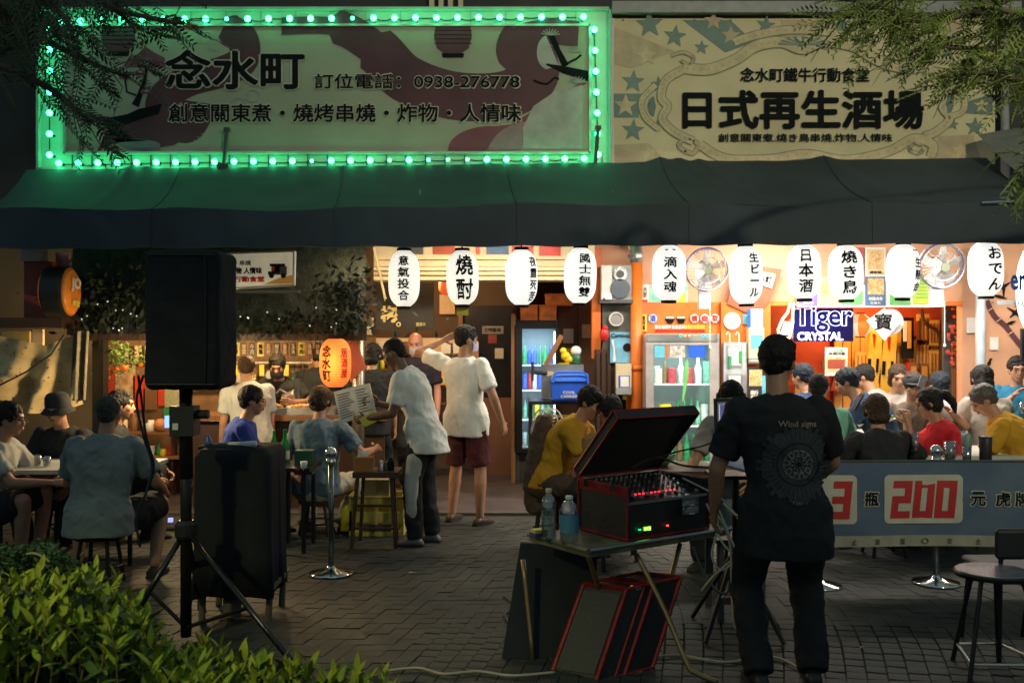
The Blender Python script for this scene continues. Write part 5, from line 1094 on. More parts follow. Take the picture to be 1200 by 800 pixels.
def person(X, Yt, d, yaw, label, shirt, trous, pose='sit', lean=8, k=1.0, build=1.0, head=(0, 0), hair='short', hairm=None, skin=None, LA=None, RA=None, LE=(-.5, -.6, -.5), RE=(.5, -.6, -.5),
           LL=None, RL=None, shorts=False, sleeve=.62, shoes=None, mask=None, glasses=False, hat=None, voxel=.013, side=0, twist=0, face=True, curl=(.5, .5), hem=.0, feet=True, legs=True, pz=None, knees=None, group=None, roll=0, bulge=0, long=False, beard=False, noarms=False):
    skin = skin or M['skin']; hairm = hairm or M['hair']; shoes = shoes or M['rubber']
    sn = lambda a: math.sin(R(a)); cs = lambda a: math.cos(R(a))
    # spine in local frame, pelvis at origin height 0 first
    t1 = V((sn(side), sn(lean), cs(lean))).normalized(); t2 = V((sn(side * 1.2), sn(lean * 1.7), cs(lean * 1.7))).normalized()
    Rt = Matrix.Rotation(R(twist), 3, 'Z'); rt1 = Rt @ V((1, 0, 0))
    waist = t1 * .16 * k; chest = waist + t1 * .16 * k; c7 = chest + t2 * .20 * k
    hy, hp = head; Mh = Matrix.Rotation(R(hy), 3, 'Z') @ Matrix.Rotation(R(-hp), 3, 'X') @ Matrix.Rotation(R(roll), 3, 'Y')
    neckd = (t2 * .5 + V((0, .25 + .25 * math.sin(R(hp)), 1))).normalized()
    hc = c7 + neckd * .135 * k + Mh @ V((0, .02, .035)) * k
    top = hc + Mh @ V((0, -.01, .118)) * k
    topz = max(top.z, hc.z + .1 * k)
    # place
    s = F / d; zt = EYE + (HZ - Yt) / s; pelz = zt - topz if pz is None else pz
    Mz = Matrix.Rotation(R(yaw), 3, 'Z'); hx = (Mz @ hc)
    rx = (X - 600) * d / F - hx.x
    O = V((rx, d - (Mz @ hc).y * .0, 0)); root = bpy.data.objects.new('person', None); COL.objects.link(root)
    root.location = O; root.rotation_euler = (0, 0, R(yaw)); WO[root] = V((0, 0, 0)); tag(root, label, 'person', group); PEOPLE.append(root)
    up = V((0, 0, pelz)); waist += up; chest += up; c7 += up; hc += up; pel = up.copy()
    b = build; B = G(); FG = G(); fw = V((0, 1, 0))
    def fr(t): f = t.cross(rt1) * -1; return f.normalized()
    f1 = rt1.cross(t1); f1 = -f1 if f1.y < 0 and abs(twist) < 90 else f1
    f2 = rt1.cross(t2); f2 = -f2 if f2.y < 0 and abs(twist) < 90 else f2
    X1 = V((1, 0, 0))
    def torso(e, z0=-.10, kk=1.0, hemw=0, top_=True):
        rr = [(pel + t1 * z0 * k, X1, V((0, 1, 0)), .165 * b + hemw, .12 * b + hemw), (pel + t1 * .02 * k, X1, V((0, 1, 0)), .168 * b + hemw * .6, .122 * b + hemw * .5 + bulge * .3), (waist - t1 * .03, rt1, f1, .142 * b, .105 * b + bulge), (waist + t1 * .08 * k, rt1, f1, .150 * b, .108 * b + bulge * .6), (chest, rt1, f1, .168 * b, .118 * b), (chest + t2 * .09 * k, rt1, f2, .178 * b, .112 * b), (c7 - t2 * .045 * k, rt1, f2, .165 * b, .088 * b), (c7 - t2 * .012 * k, rt1, f2, .10 * b, .07 * b), (c7 + t2 * .012 * k, rt1, f2, .062, .06)]
        return [ellring(c, r_, f_, (a + e) * k, (c_ + e) * k) for c, r_, f_, a, c_ in rr]
    B.loft(torso(-.006))
    B.cap(c7 - t2 * .02, hc - Mh @ V((0, .01, .05)) * k, .058 * k, .052 * k)
    # head
    def H(x, y, z): return hc + Mh @ V((x, y, z)) * k
    HG = B
    HG.ell(H(0, -.008, .03), (.076 * k, .096 * k, .088 * k), Mh, 16, 12); HG.ell(H(0, .022, -.03), (.062 * k, .07 * k, .072 * k), Mh, 16, 12); HG.ell(H(0, .045, -.085), (.032 * k, .034 * k, .025 * k), Mh, 12, 8)
    HG.cap(H(0, .088, .015), H(0, .104, -.022), .009 * k, .015 * k, 8); HG.ell(H(0, .08, .03), (.05 * k, .018 * k, .012 * k), Mh, 12, 6)
    HG.ell(H(0, .084, -.052), (.023 * k, .014 * k, .011 * k), Mh, 10, 6)
    for q in (-1, 1):
        HG.ell(H(q * .077, -.008, .0), (.012 * k, .02 * k, .032 * k), Mh, 10, 8); HG.ell(H(q * .042, .066, -.015), (.024 * k, .02 * k, .022 * k), Mh, 10, 6)
    # legs
    th, shk = .43 * k, .42 * k; an = []
    for q, tgt in ((-1, LL), (1, RL)):
        hip = pel + V((q * .09 * k, 0, -.03)); 
        if tgt is None: tgt = (q * .11, .02 + q * .03, .09) if pose == 'stand' else (q * .16, .36, .09)
        pole = (knees or ((q * .15, 1, .1) if pose == 'stand' else (q * .35, 1, 1.0)))
        kn, ank = ik(hip, tgt, th, shk, pole); an.append((hip, kn, ank, q))
        if legs:
            B.cap(hip, kn, .085 * k * b, .056 * k); B.cap(kn, kn.lerp(ank, .35), .055 * k, .058 * k); B.cap(kn.lerp(ank, .35), ank, .056 * k, .036 * k)
    # arms
    wr = []
    for q, A, pole, cu in ((-1, LA, LE, curl[0]), (1, RA, RE, curl[1])):
        sh = c7 + rt1 * q * .175 * k * (b ** .5) - t2 * .055 * k
        if A is None: A = (q * .06, .34, -.36) if pose == 'sit' else (q * .06, .06, -.54)
        tw = sh + V(A) * k; el, w = ik(sh, tw, .30 * k, .25 * k, pole)
        B.cap(sh, el, .052 * k * b ** .5, .040 * k); B.cap(el, el.lerp(w, .3), .041 * k, .04 * k); B.cap(el.lerp(w, .3), w, .04 * k, .026 * k)
        dh = (w - el).normalized(); pn = V((-q * .6, .2, -.5)) if pose == 'sit' else V((-q, .1, 0)); sdv = V((-q * .4, .8, .3))
        hand_geo(B, FG, w, dh, pn, sdv, k, cu); wr.append((sh, el, w, q))
    body = fused('body', B, skin, root, voxel, 3, None, FG)
    # eyes, brows, lips
    if face:
        e = G(); br = G(); lp = G()
        for q in (-1, 1):
            e.ell(H(q * .031, .083, .008), (.0135 * k, .008 * k, .006 * k), Mh, 10, 6); br.cap(H(q * .016, .096, .029), H(q * .048, .083, .031), .0045 * k, .0035 * k, 6)
        ob('eyes', e, mat('eye', (.03, .02, .015), .15), root, smooth=True); ob('eyebrows', br, hairm, root, smooth=True)
        if not mask: lp.ell(H(0, .0945, -.052), (.024 * k, .006 * k, .006 * k), Mh, 10, 6); lp.ell(H(0, .094, -.06), (.02 * k, .006 * k, .006 * k), Mh, 10, 6); ob('lips', lp, mat('lips', (.3, .09, .07), .4), root, smooth=True)
    # hair
    if hair != 'bald':
        h = G(); e = .003
        if hair in ('short', 'crop', 'flat'):
            r_ = .006 if hair == 'crop' else .012
            h.ell(H(0, -.02, .042), ((.076 + r_) * k, (.094 + r_) * k, (.083 + r_ * 1.3) * k), Mh, 18, 12); h.ell(H(0, -.055, -.005), (.066 * k, .055 * k, .06 * k), Mh, 14, 10)
            if hair == 'short': h.ell(H(.02, .03, .095), (.05 * k, .04 * k, .028 * k), Mh, 12, 8)
            if hair == 'flat': h.ell(H(0, .0, .085), (.085 * k, .088 * k, .05 * k), Mh, 16, 10)
        else:
            h.ell(H(0, -.022, .04), (.09 * k, .105 * k, .099 * k), Mh, 18, 12); h.ell(H(0, -.045, -.01), (.086 * k, .07 * k, .085 * k), Mh, 16, 10)
            for q in (-1, 1): h.cap(H(q * .062, .045, .065), H(q * .08, .01, -.03), .024 * k, .016 * k, 8)
            if hair == 'bob': h.ell(H(0, -.045, -.055), (.088 * k, .068 * k, .06 * k), Mh, 16, 10)
            if hair == 'long': h.cap(H(0, -.06, -.03), H(0, -.085, -.24), .082 * k, .06 * k, 14); h.cap(H(-.04, -.06, -.06), H(-.05, -.08, -.26), .05 * k, .04 * k)
            if hair == 'pony': h.ell(H(0, -.13, .05), (.03 * k, .04 * k, .03 * k), Mh, 10, 8); h.cap(H(0, -.15, .045), H(0, -.185, -.04), .038 * k, .032 * k, 12); h.cap(H(0, -.185, -.04), H(0, -.18, -.12), .032 * k, .012 * k, 12)
            if hair == 'bun': h.ell(H(0, -.12, .0), (.042 * k, .035 * k, .042 * k), Mh, 12, 8)
        fused('hair', h, hairm, root, .006, 1, [(.016 if hair != 'crop' else .005, .025), (.008, .008)])
    if hat:
        h = G(); kind, hm = hat
        if kind == 'bucket':
            pr = [(.094, .02), (.096, .06), (.09, .11), (.075, .135), (.0, .14)]; h.lathe([(r_ * k, z * k) for r_, z in pr], H(0, -.005, 0), 24, M=Mh, cap=False); h.lathe([(.094 * k, .03 * k), (.125 * k, -.005 * k), (.13 * k, -.01 * k), (.124 * k, -.012 * k), (.092 * k, .022 * k)], H(0, -.005, 0), 24, M=Mh, cap=False)
        else:
            h.ell(H(0, -.01, .045), (.093 * k, .112 * k, .085 * k), Mh, 20, 10); h.ell(H(0, .09, .045), (.08 * k, .07 * k, .008 * k), Mh, 16, 6)
        ob('cap' if kind == 'cap' else 'hat', h, hm, root, smooth=True)
    if mask:
        h = G(); h.sheet(lambda u_, v_: H(math.sin((u_ - .5) * 2.4) * .074, .112 * math.cos((u_ - .5) * 2.4) ** .7 * (.93 + .1 * math.sin(v_ * 3.1)) - .012 + .012 * math.exp(-((u_ - .5) * 6) ** 2), -.098 + v_ * .085), 14, 8)
        o = ob('face_mask', h, mask, root, smooth=True)
        g2 = G()
        for q in (-1, 1): g2.tube([H(q * .07, .04, -.02), H(q * .084, -.005, .015)], .003, 4)
        ob('mask_strap', g2, mask, o)
    if glasses:
        h = G()
        for q in (-1, 1):
            h.tube([H(q * .033 + .023 * math.cos(a), .106, .006 + .017 * math.sin(a)) for a in [i * .52 for i in range(13)]], .0025 * k, 5); h.tube([H(q * .056, .104, .01), H(q * .08, .0, .012)], .0025 * k, 5)
        h.tube([H(-.01, .106, .01), H(.01, .106, .01)], .0025 * k, 5); ob('glasses', h, M['blackp'], root)
    # shirt
    Sg = G(); Sg.loft(torso(.016, (-.14 if pose == 'stand' else -.07) - hem, hemw=.026 if pose == 'stand' else .014))
    for (sh, el, w, q) in wr:
        if long: Sg.cap(sh, el, .068 * k, .056 * k); Sg.tube([el, el.lerp(w, .93)], 1, 14, rs=[.056 * k, .042 * k])
        else:
            e2 = sh.lerp(el, sleeve + .12); Sg.tube([sh - (el - sh) * .02, sh.lerp(el, .3), e2], 1, 16, rs=[.066 * k * b ** .5, .068 * k * b ** .5, .068 * k])
        Sg.ell(sh, (.066 * k * b ** .5,) * 3)
    fused('shirt', Sg, shirt, root, voxel * .95, 5, [(.022, .16)])
    # trousers
    Tg = G(); Tg.loft([ellring(pel + t1 * z * k, X1, V((0, 1, 0)), (rx_ * b) * k, (ry_ * b) * k) for z, rx_, ry_ in ((-.15, .13, .1), (-.09, .175, .132), (0, .178, .134), (.07, .158, .12))])
    if legs:
        for hip, kn, ank, q in an:
            if shorts: e2 = hip.lerp(kn, .93); Tg.tube([hip, hip.lerp(e2, .5), e2], 1, 18, rs=[.103 * k * b, .1 * k * b, .098 * k])
            else:
                Tg.cap(hip, kn, .1 * k * b, .075 * k, 16); Tg.tube([kn, kn.lerp(ank, .5), kn.lerp(ank, 1.06)], 1, 16, rs=[.075 * k, .072 * k, .07 * k])
    fused('shorts' if shorts else 'trousers', Tg, trous, root, voxel, 4, [(.016, .12)])
    if feet and legs:
        for hip, kn, ank, q in an:
            fdir = V((q * .12, 1, 0)).normalized(); sd = V((fdir.y, -fdir.x, 0)); z0 = max(.0, ank.z - .09)
            g3 = G(); rings = []
            for t, wd, hh in ((-.075, .02, .035), (-.06, .036, .06), (-.02, .038, .08), (.04, .041, .07), (.1, .047, .048), (.155, .04, .036), (.182, .02, .022)):
                cc = V((ank.x, ank.y, z0)) + fdir * t * k; rings.append([cc + sd * wd * k * math.cos(a) + V((0, 0, max(0, hh * k * (.5 + .5 * math.sin(a)) if math.sin(a) > -.5 else 0))) for a in [2 * math.pi * i / 12 for i in range(12)]])
            g3.loft(rings); sh_ = ob('shoe', g3, shoes, root, smooth=True)
            g4 = G(); g4.loft([[V((ank.x, ank.y, z0 - .001)) + fdir * t * k + sd * w_ * k + V((0, 0, zz)) for t, w_ in ((-.08, -.03), (-.08, .03), (.0, .042), (.1, .05), (.17, .03), (.186, 0), (.17, -.03), (.1, -.05), (0, -.042))] for zz in (0, .018)]); ob('sole', g4, M['rubber'] if shoes is not M['white'] else M['white'], sh_)
    return dict(root=root, pel=pel, hc=hc, c7=c7, H=H, wr=wr, an=an, Mz=Mz, O=O, rt=rt1, f2=f2, t2=t2)
def to_local(pr, p): return pr['Mz'].inverted() @ (V(p) - pr['O'])

wt = fabric('shirt_white', (.78, .79, .77)); bt_ = fabric('shirt_black', (.022, .023, .026)); gt = fabric('shirt_grey', (.2, .24, .25)); blt = fabric('shirt_blue', (.03, .06, .3)); gbt = fabric('shirt_greyblue', (.13, .19, .24)); mint = fabric('shirt_mint', (.18, .46, .36)); nav = fabric('shirt_navy', (.025, .05, .11)); redt = fabric('shirt_red', (.55, .02, .03)); musd = fabric('shirt_mustard', (.5, .26, .02)); dusty = fabric('shirt_dusty', (.38, .33, .3)); tealt = fabric('shirt_teal', (.02, .14, .26)); pale = fabric('shirt_pale', (.45, .52, .56)); crm = fabric('trousers_cream', (.52, .5, .42)); maroon = fabric('shorts_maroon', (.09, .025, .03)); blk = fabric('trousers_black', (.02, .021, .024)); brn = fabric('trousers_brown', (.09, .06, .045)); lgrey = fabric('shirt_lightgrey', (.42, .43, .42))
ghair = mat('hair_grey', (.07, .065, .06), .7, spec=.2, var=.5, vs=60, bump=.6, bs=160); bhair = mat('hair_brown', (.045, .025, .015), .6, spec=.25, var=.4, vs=60, bump=.6, bs=160); nhair = mat('hair_blueblack', (.015, .022, .035), .6, spec=.25, var=.4, vs=60, bump=.6, bs=160)
maskm = mat('mask_cloth', (.42, .42, .62), .8, var=.08)
# --- main figure, dark shirt, from behind
FGM = person(917, 398, 4.8, -4, 'person in a black printed T-shirt standing with back turned beside the mixing desk', bt_, blk, 'stand', lean=3, k=1.03, side=-2.5, build=1.04, head=(-22, 14), hair='flat', voxel=.010, face=False, hem=.07,
    LA=(-.10, .16, -.50), RA=(.0, .30, -.40), LE=(-.6, -.6, 0), RE=(.7, -.3, -.3), LL=(-.13, -.02, .08), RL=(.14, .03, .08), sleeve=.66, shoes=M['blackp'])
# --- centre pair
P12 = person(547, 383, 8.9, -28, 'person in a white T-shirt, maroon shorts and mask with one hand behind the head', wt, maroon, 'stand', lean=-4, k=1.0, build=1.0, head=(-40, 4), hair='short', mask=maskm, shorts=True, hem=.03,
    LA=(-.10, .10, .22), LE=(-1, -.25, .25), RA=(.16, .10, -.50), RE=(.6, -.8, 0), LL=(-.16, .02, .06), RL=(.17, -.04, .06), voxel=.011, shoes=M['darkwood'])
P11 = person(461, 400, 8.0, 78, 'person with short black hair in a white shirt and track trousers handing over a card', wt, blk, 'stand', lean=16, k=.95, build=.99, head=(4, 28), hair='crop', skin=M['skind'], hem=.06,
    LA=(.0, .30, -.34), LE=(-.2, -.6, -.8), RA=(-.02, .30, -.24), RE=(.2, -.5, -1), LL=(-.09, .05, .09), RL=(.10, -.04, .09), voxel=.011, shoes=mat('shoe_grey', (.12, .13, .14), .5))
g = G(); hip, kn, ank, q_ = P11['an'][0]; o_ = V((-.028, .0, 0))
g.tube([hip + o_ - V((0, 0, .05)), hip.lerp(kn, .5) + o_ * 1.3, kn + o_ * 1.2, kn.lerp(ank, .5) + o_ * 1.1, ank + o_ * .8 + V((0, 0, .06))], 1, 14, rs=[.03, .07, .062, .054, .02])
fused('side_panel', g, lgrey, P11['root'], .012, 3, [(.01, .1)])
# --- left tables
person(10, 473, 7.2, -85, 'person with glasses in a white T-shirt at the left edge reaching across the table', lgrey, blk, 'sit', lean=14, build=1.12, head=(0, 4), hair='short', glasses=True, shorts=True, RA=(.0, .44, -.22), LA=(-.02, .42, -.26))
person(78, 462, 8.1, 176, 'person in a black bucket hat and black shirt facing the viewer across the left table', bt_, blk, 'sit', lean=8, head=(0, 12), hair='short', hat=('bucket', M['black']))
person(115, 468, 6.7, 2, 'person with grey hair in a grey T-shirt seated on a stool with back turned', gt, blk, 'sit', lean=10, build=1.2, head=(0, 12), hair='crop', hairm=ghair, shorts=True, face=False, hem=.05, RA=(.12, .30, -.34), LA=(-.04, .34, -.34), RL=(.30, .22, .09), LL=(-.26, .3, .09), voxel=.011)
person(141, 459, 8.3, -78, 'person with short dark hair and a black T-shirt in profile behind the grey shirt', bt_, blk, 'sit', lean=6, head=(0, 4), hair='short')
person(283, 420, 9.3, 30, 'person in a loose white shirt standing half hidden behind the covered loudspeaker', lgrey, blk, 'stand', lean=12, k=.95, build=1.15, head=(-20, 20), hair='short', hairm=bhair, face=False)
person(294, 454, 8.2, -72, 'person with glasses in a royal blue shirt seated behind the covered box', blt, blk, 'sit', lean=10, head=(-4, 5), hair='short', glasses=True)
person(331, 416, 10.25, 172, 'cook in a black T-shirt with lowered dark mask pouring from a steel jug', bt_, blk, 'stand', lean=14, k=.98, build=1.12, head=(14, 22), hair='short', mask=mat('mask_dark', (.03, .03, .035), .8), LA=(-.10, .36, -.14), RA=(.12, .34, -.24), LE=(-.9, -.1, -.5))
person(366, 412, 10.4, 20, 'person in a dark top bending with back turned behind the orange lantern', bt_, blk, 'stand', lean=24, k=.95, build=1.15, head=(0, 40), hair='short', face=False)
P8 = person(374, 455, 8.4, -6, 'person with tied-up hair in a grey-blue shirt and cream trousers seated on a stool', gbt, crm, 'sit', lean=5, build=1.05, head=(-24, 8), hair='bun', hairm=bhair, face=True, RA=(.26, .22, -.20), LA=(-.05, .32, -.34), RE=(.6, -.4, -.7), hem=.02, RL=(.2, .12, .09), LL=(-.12, .16, .09), voxel=.012)
p9 = person(436, 404, 9.7, 0, 'person with dark hair in a black T-shirt with faint white print facing the kitchen', bt_, blk, 'stand', lean=4, k=.93, head=(-20, 12), hair='bob', face=False)
person(488, 390, 10.9, 176, 'bald person in a dark T-shirt and pale mask behind the kitchen counter', fabric('shirt_dark_violet', (.025, .02, .035)), blk, 'stand', lean=4, k=1.0, build=1.08, head=(0, 16), hair='bald', mask=mat('mask_grey', (.4, .4, .5), .8), skin=mat('skin_pink', (.5, .22, .16), .45, var=.1))
# --- middle table
person(690, 455, 7.9, -112, 'person in a mustard T-shirt leaning over the table behind the red case', musd, brn, 'sit', lean=22, head=(-10, 26), hair='short', RA=(-.06, .38, -.2), LA=(.06, .36, -.26))
person(718, 467, 7.5, 14, 'person with a dark round head of hair seated behind the raised red case', fabric('shirt_tan', (.3, .17, .06)), brn, 'sit', lean=10, head=(0, 12), hair='short', face=False)
p16 = person(851, 449, 7.4, 150, 'person wearing headphones half hidden behind the laptop', dusty, blk, 'sit', lean=10, head=(10, 26), hair='short')
# --- right tables
person(944, 428, 9.4, 40, 'person with blue-black hair seated deep behind the man in black, head only', nav, blk, 'sit', lean=8, k=1, head=(0, 8), hair='short', hairm=nhair, face=False)
person(966, 440, 8.0, -12, 'person with close-cropped hair in a mint T-shirt seated with back turned', mint, blk, 'sit', lean=8, head=(-10, 8), hair='crop', face=False, voxel=.011)
person(996, 432, 8.7, -78, 'person with dark hair in a navy T-shirt leaning forward over the right table', nav, blk, 'sit', lean=30, build=1.1, head=(0, 22), hair='short', hairm=nhair, RA=(0, .36, -.3), LA=(0, .4, -.3)) if False else person(998, 434, 8.7, 70, 'person with dark blue-black hair in a navy T-shirt leaning forward over the table', nav, blk, 'sit', lean=26, build=1.1, head=(0, 20), hair='short', hairm=nhair, RA=(0, .36, -.3), LA=(0, .4, -.3))
person(1018, 430, 9.9, 60, 'person with dark hair bowed at the far table in front of the bamboo wall', dusty, blk, 'sit', lean=16, head=(0, 24), hair='short')
person(1035, 465, 7.6, 2, 'person with brown bobbed hair in a black T-shirt seated behind the banner', bt_, blk, 'sit', lean=8, build=1.0, head=(0, 10), hair='bob', hairm=bhair, face=False, voxel=.011, LA=(-.12, .30, -.2), RA=(.16, .28, -.34), RE=(1, -.2, -.5))
person(1046, 428, 9.7, 150, 'person with brown hair seated beside the one in the cap', dusty, blk, 'sit', lean=8, head=(20, 12), hair='bob', hairm=bhair)
pcap = person(1064, 437, 9.0, 165, 'person in a dark cap and brown-grey top holding up a phone', fabric('shirt_brown', (.13, .1, .08)), blk, 'sit', lean=6, head=(4, 8), hair='short', hairm=bhair, hat=('cap', M['black']), LA=(-.10, .26, .02), RA=(.05, .3, -.2))
person(1091, 457, 7.9, 76, 'person with a ponytail in a red T-shirt resting the face on one hand', redt, blk, 'sit', lean=12, k=.97, build=.92, head=(0, 16), hair='pony', voxel=.011, LA=(.07, .26, .05), LE=(.0, .5, -1), RA=(.02, .24, .03), RE=(.1, .5, -1), curl=(.8, .8))
person(1108, 438, 9.2, 10, 'person in a pale blue shirt with dark hair seated behind the ponytail', pale, blk, 'sit', lean=8, head=(0, 5), hair='short', hairm=nhair, face=False)
person(1160, 430, 8.7, 8, 'person with long black hair in a dusty white T-shirt seated with back turned', dusty, blk, 'sit', lean=8, build=1.02, head=(-14, 4), hair='long', face=False)
person(1188, 419, 9.5, 160, 'smiling person with glasses in a teal shirt facing the viewer at the right edge', tealt, blk, 'sit', lean=2, build=1.1, head=(6, 4), hair='short', glasses=True, RA=(-.12, .24, -.02), RE=(.6, .4, -1), LA=(.0, .3, -.3))
P27 = person(1164, 456, 7.9, 62, 'person with thinning grey hair in a mustard T-shirt bowed over the right table', musd, blk, 'sit', lean=22, build=1.08, head=(14, 34), hair='short', hairm=mat('hair_greydark', (.07, .06, .055), .5, var=.5, vs=60), RA=(0, .34, -.3), LA=(0, .36, -.28), voxel=.012)
person(1196, 440, 9.2, 100, 'person with long dark hair at the extreme right edge behind the table', nav, blk, 'sit', lean=8, head=(0, 8), hair='long') if False else None

# headphones on the one behind the laptop
Hh = p16['H']; g = G(); g.tube([Hh(.088 * math.cos(a), -.01, .02 + .115 * math.sin(a)) for a in [i * math.pi / 12 for i in range(13)]], .01, 6)
for q in (-1, 1): g.cyl(Hh(q * .07, -.01, .01), Hh(q * .105, -.01, .01), .036, n=14)
ob('headphones', g, M['blackp'], p16['root'])
# back print on the black T-shirt: laid on the cloth itself
shirt_obj = [c for c in FGM['root'].children if c.name.startswith('shirt')][0]; BV = {}
def onshirt(cx, cz):
    def w(p):
        if 'b' not in BV:
            me = shirt_obj.data; BV['b'] = BVHTree.FromPolygons([v.co.copy() for v in me.vertices], [tuple(f.vertices) for f in me.polygons])
        hit = BV['b'].ray_cast(V((cx + p.x, -1, cz + p.z)), V((0, 1, 0)))
        y = hit[0].y if hit[0] is not None else 0
        return V((cx + p.x, y - .0045 + p.y * .3, cz + p.z))
    return w
px_ = 4.8 / F; zc = lambda Y: EYE + (HZ - Y) * px_; gold2 = mat('print_gold', (.3, .26, .16), .7); silv = mat('print_silver', (.2, .19, .18), .8); dim = mat('print_dim', (.032, .038, .044), .85)
xo = to_local(FGM, ((927 - 600) * px_, 4.7, 0)).x
text('Wind signs', (0, 0, 0), 44 * px_, 9 * px_, gold2, FGM['root'], wrap=onshirt(xo, zc(495)), bold=.02, name='back_print')
text('Taipei', (0, 0, 0), 18 * px_, 4 * px_, gold2, FGM['root'], wrap=onshirt(xo, zc(583)), bold=.01, name='back_print')
def shirt_shape(g, cx, cz):
    w = onshirt(cx, cz); return w
PRINTS = []
def ring_pts(r0, r1, n=40, wob=0):
    return [(r0 + wob * math.sin(i * 5), r1 + wob * math.sin(i * 7)) for i in range(n)]
pr = G(); N = 48
PRINTS = [('disc_print', dim, [(.0, 24, 42 + 3 * 0)]), ('ring_print', silv, [(14.5, 16.5, 0)])]
# ================================================================ stools under the seated people
def stool_at(x, y, h, label, r=.15, m=None, group='black stools under the diners', back=False):
    c = V((x, y, 0)); o = empty('stool', c, label, 'stool', group); m = m or M['blackm']
    ob('seat', G().lathe([(r * .9, h - .045), (r, h - .035), (r, h - .01), (r * .93, h)], c, 20), M['blackp'], o, smooth=False)
    for k in range(4):
        a = math.pi / 4 + k * math.pi / 2; q0 = c + V((r * .75 * math.cos(a), r * .75 * math.sin(a), h - .03)); q1 = c + V((r * 1.15 * math.cos(a), r * 1.15 * math.sin(a), .0)); ob('leg', G().cyl(q0, q1, .014, n=8), m, o)
    rr = r * 1.02; z = h * .35; ob('foot_ring', G().tube([c + V((rr * math.cos(i * math.pi / 8), rr * math.sin(i * math.pi / 8), z)) for i in range(17)], .008, 5, cap=False), m, o); return o
for pr_ in PEOPLE:
    lab = pr_['label']
    if not any(w in lab for w in ('seated', 'facing the viewer', 'in profile', 'leaning', 'bowed', 'headphones', 'in a dark cap', 'ponytail in a red')): continue
    if 'bending' in lab or 'cook' in lab: continue
    ch = [c for c in pr_.children if c.name.startswith('trousers') or c.name.startswith('shorts')][0]
    zs = [v.co.z for v in ch.data.vertices]; pz_ = max(zs) - .09
    lb = lab.replace('person in ', 'one in ').replace('person with ', 'one with ').replace('person ', 'one ').split(); 
    stool_at(pr_.location.x, pr_.location.y, max(.3, pz_ - .115), 'black stool under the ' + ' '.join(lb[:11]))

# ================================================================ queue posts and banner
def post(X, Yb, Yt, label, hide=0):
    d = gd(Yb); c = V(((X - 600) * d / F, d, 0)); s = F / d; h = EYE + (HZ - Yt) / s
    o = empty('queue_post', c, label, 'queue post', 'chrome queue posts')
    ob('base', G().lathe([(.0, 0), (.155, 0), (.16, .008), (.15, .016), (.06, .035), (.025, .055), (.02, .06)], c, 32), M['chrome'], o, smooth=True)
    ob('pole', G().lathe([(.02, .05), (.02, h - .1)], c, 16), mat('post_dark', (.2, .21, .21), .25, .9), o, smooth=True)
    ob('collar', G().lathe([(.03, h - .12), (.035, h - .11), (.035, h - .09), (.028, h - .08)], c, 16), M['chrome'], o, smooth=True)
    ob('ball', G().ell(c + V((0, 0, h - .042)), (.044, .044, .044), n=20, k=12), M['chrome'], o, smooth=True); return c, h
post(388, 672, 524, 'chrome-topped queue post on its round base left of centre, before the cream trousers')
pB = post(1097, 683, 521, 'chrome-topped queue post behind the banner at the figures two hundred'); pA = post(958, 686, 521, 'chrome queue post hidden by the man in black, only its base edge showing'); pC = post(1218, 683, 519, 'chrome queue post at the right edge before the mustard T-shirt')
bd_ = 6.62
def bfn(X, Y): p = P(X, Y, bd_); p.y += .018 * math.sin(p.x * 5) + .012 * mnoise.noise(V((p.x * 3, p.z * 4, 0))); return p
bn = empty('fabric_banner', P(1080, 590, bd_), 'blue-grey advertising banner with red price figures hung between the queue posts', 'banner')
bn_m = mat('banner_blue', (.055, .095, .18), .75, vs=3, var=.3, col2=(.1, .14, .21), bs=180)
ob('cloth', G().sheet(lambda u_, v_: bfn(955 + u_ * 290, 541 + v_ * 86), 60, 12), bn_m, bn, smooth=True)
ob('lower_band', G().sheet(lambda u_, v_: bfn(955 + u_ * 290, 627 + v_ * 13), 60, 3), mat('banner_pale', (.3, .3, .25), .75, var=.15), bn, smooth=True)
ob('hem_rod', G().tube([bfn(955 + i * 14.5, 540) for i in range(21)], .008, 6), M['dgrey'], bn)
def bpoly(X0, Y0, X1, Y1, m, name, off=.004, rad=6):
    pts = []
    for cx, cy, a0 in ((X1 - rad, Y0 + rad, 0), (X0 + rad, Y0 + rad, 90), (X0 + rad, Y1 - rad, 180), (X1 - rad, Y1 - rad, 270)):
        pts += [(cx + rad * math.cos(R(a0 + t * 22.5)), cy - rad * math.sin(R(a0 + t * 22.5))) for t in range(5)]
    g = G(); n = len(pts); cx, cy = (X0 + X1) / 2, (Y0 + Y1) / 2; vs = [bfn(cx, cy)] + [bfn(x, y) for x, y in pts] ; 
    for f_ in (.33, .66):
        vs += [bfn(cx + (x - cx) * f_, cy + (y - cy) * f_) for x, y in pts]
    vs = [v - V((0, off, 0)) for v in vs]; fs = []
    for i in range(n):
        j = (i + 1) % n; a, b, c2 = 1 + n, 1 + 2 * n, 1; fs += [(0, a + i, a + j), (a + i, b + i, b + j, a + j), (b + i, c2 + i, c2 + j, b + j)]
    g.add(vs, fs); return ob(name, g, m, bn)
cr = mat('banner_cream2', (.46, .46, .4), .75, var=.1)
bpoly(1036, 556, 1129, 613, cr, 'price_panel'); bpoly(952, 556, 1003, 613, cr, 'price_panel')
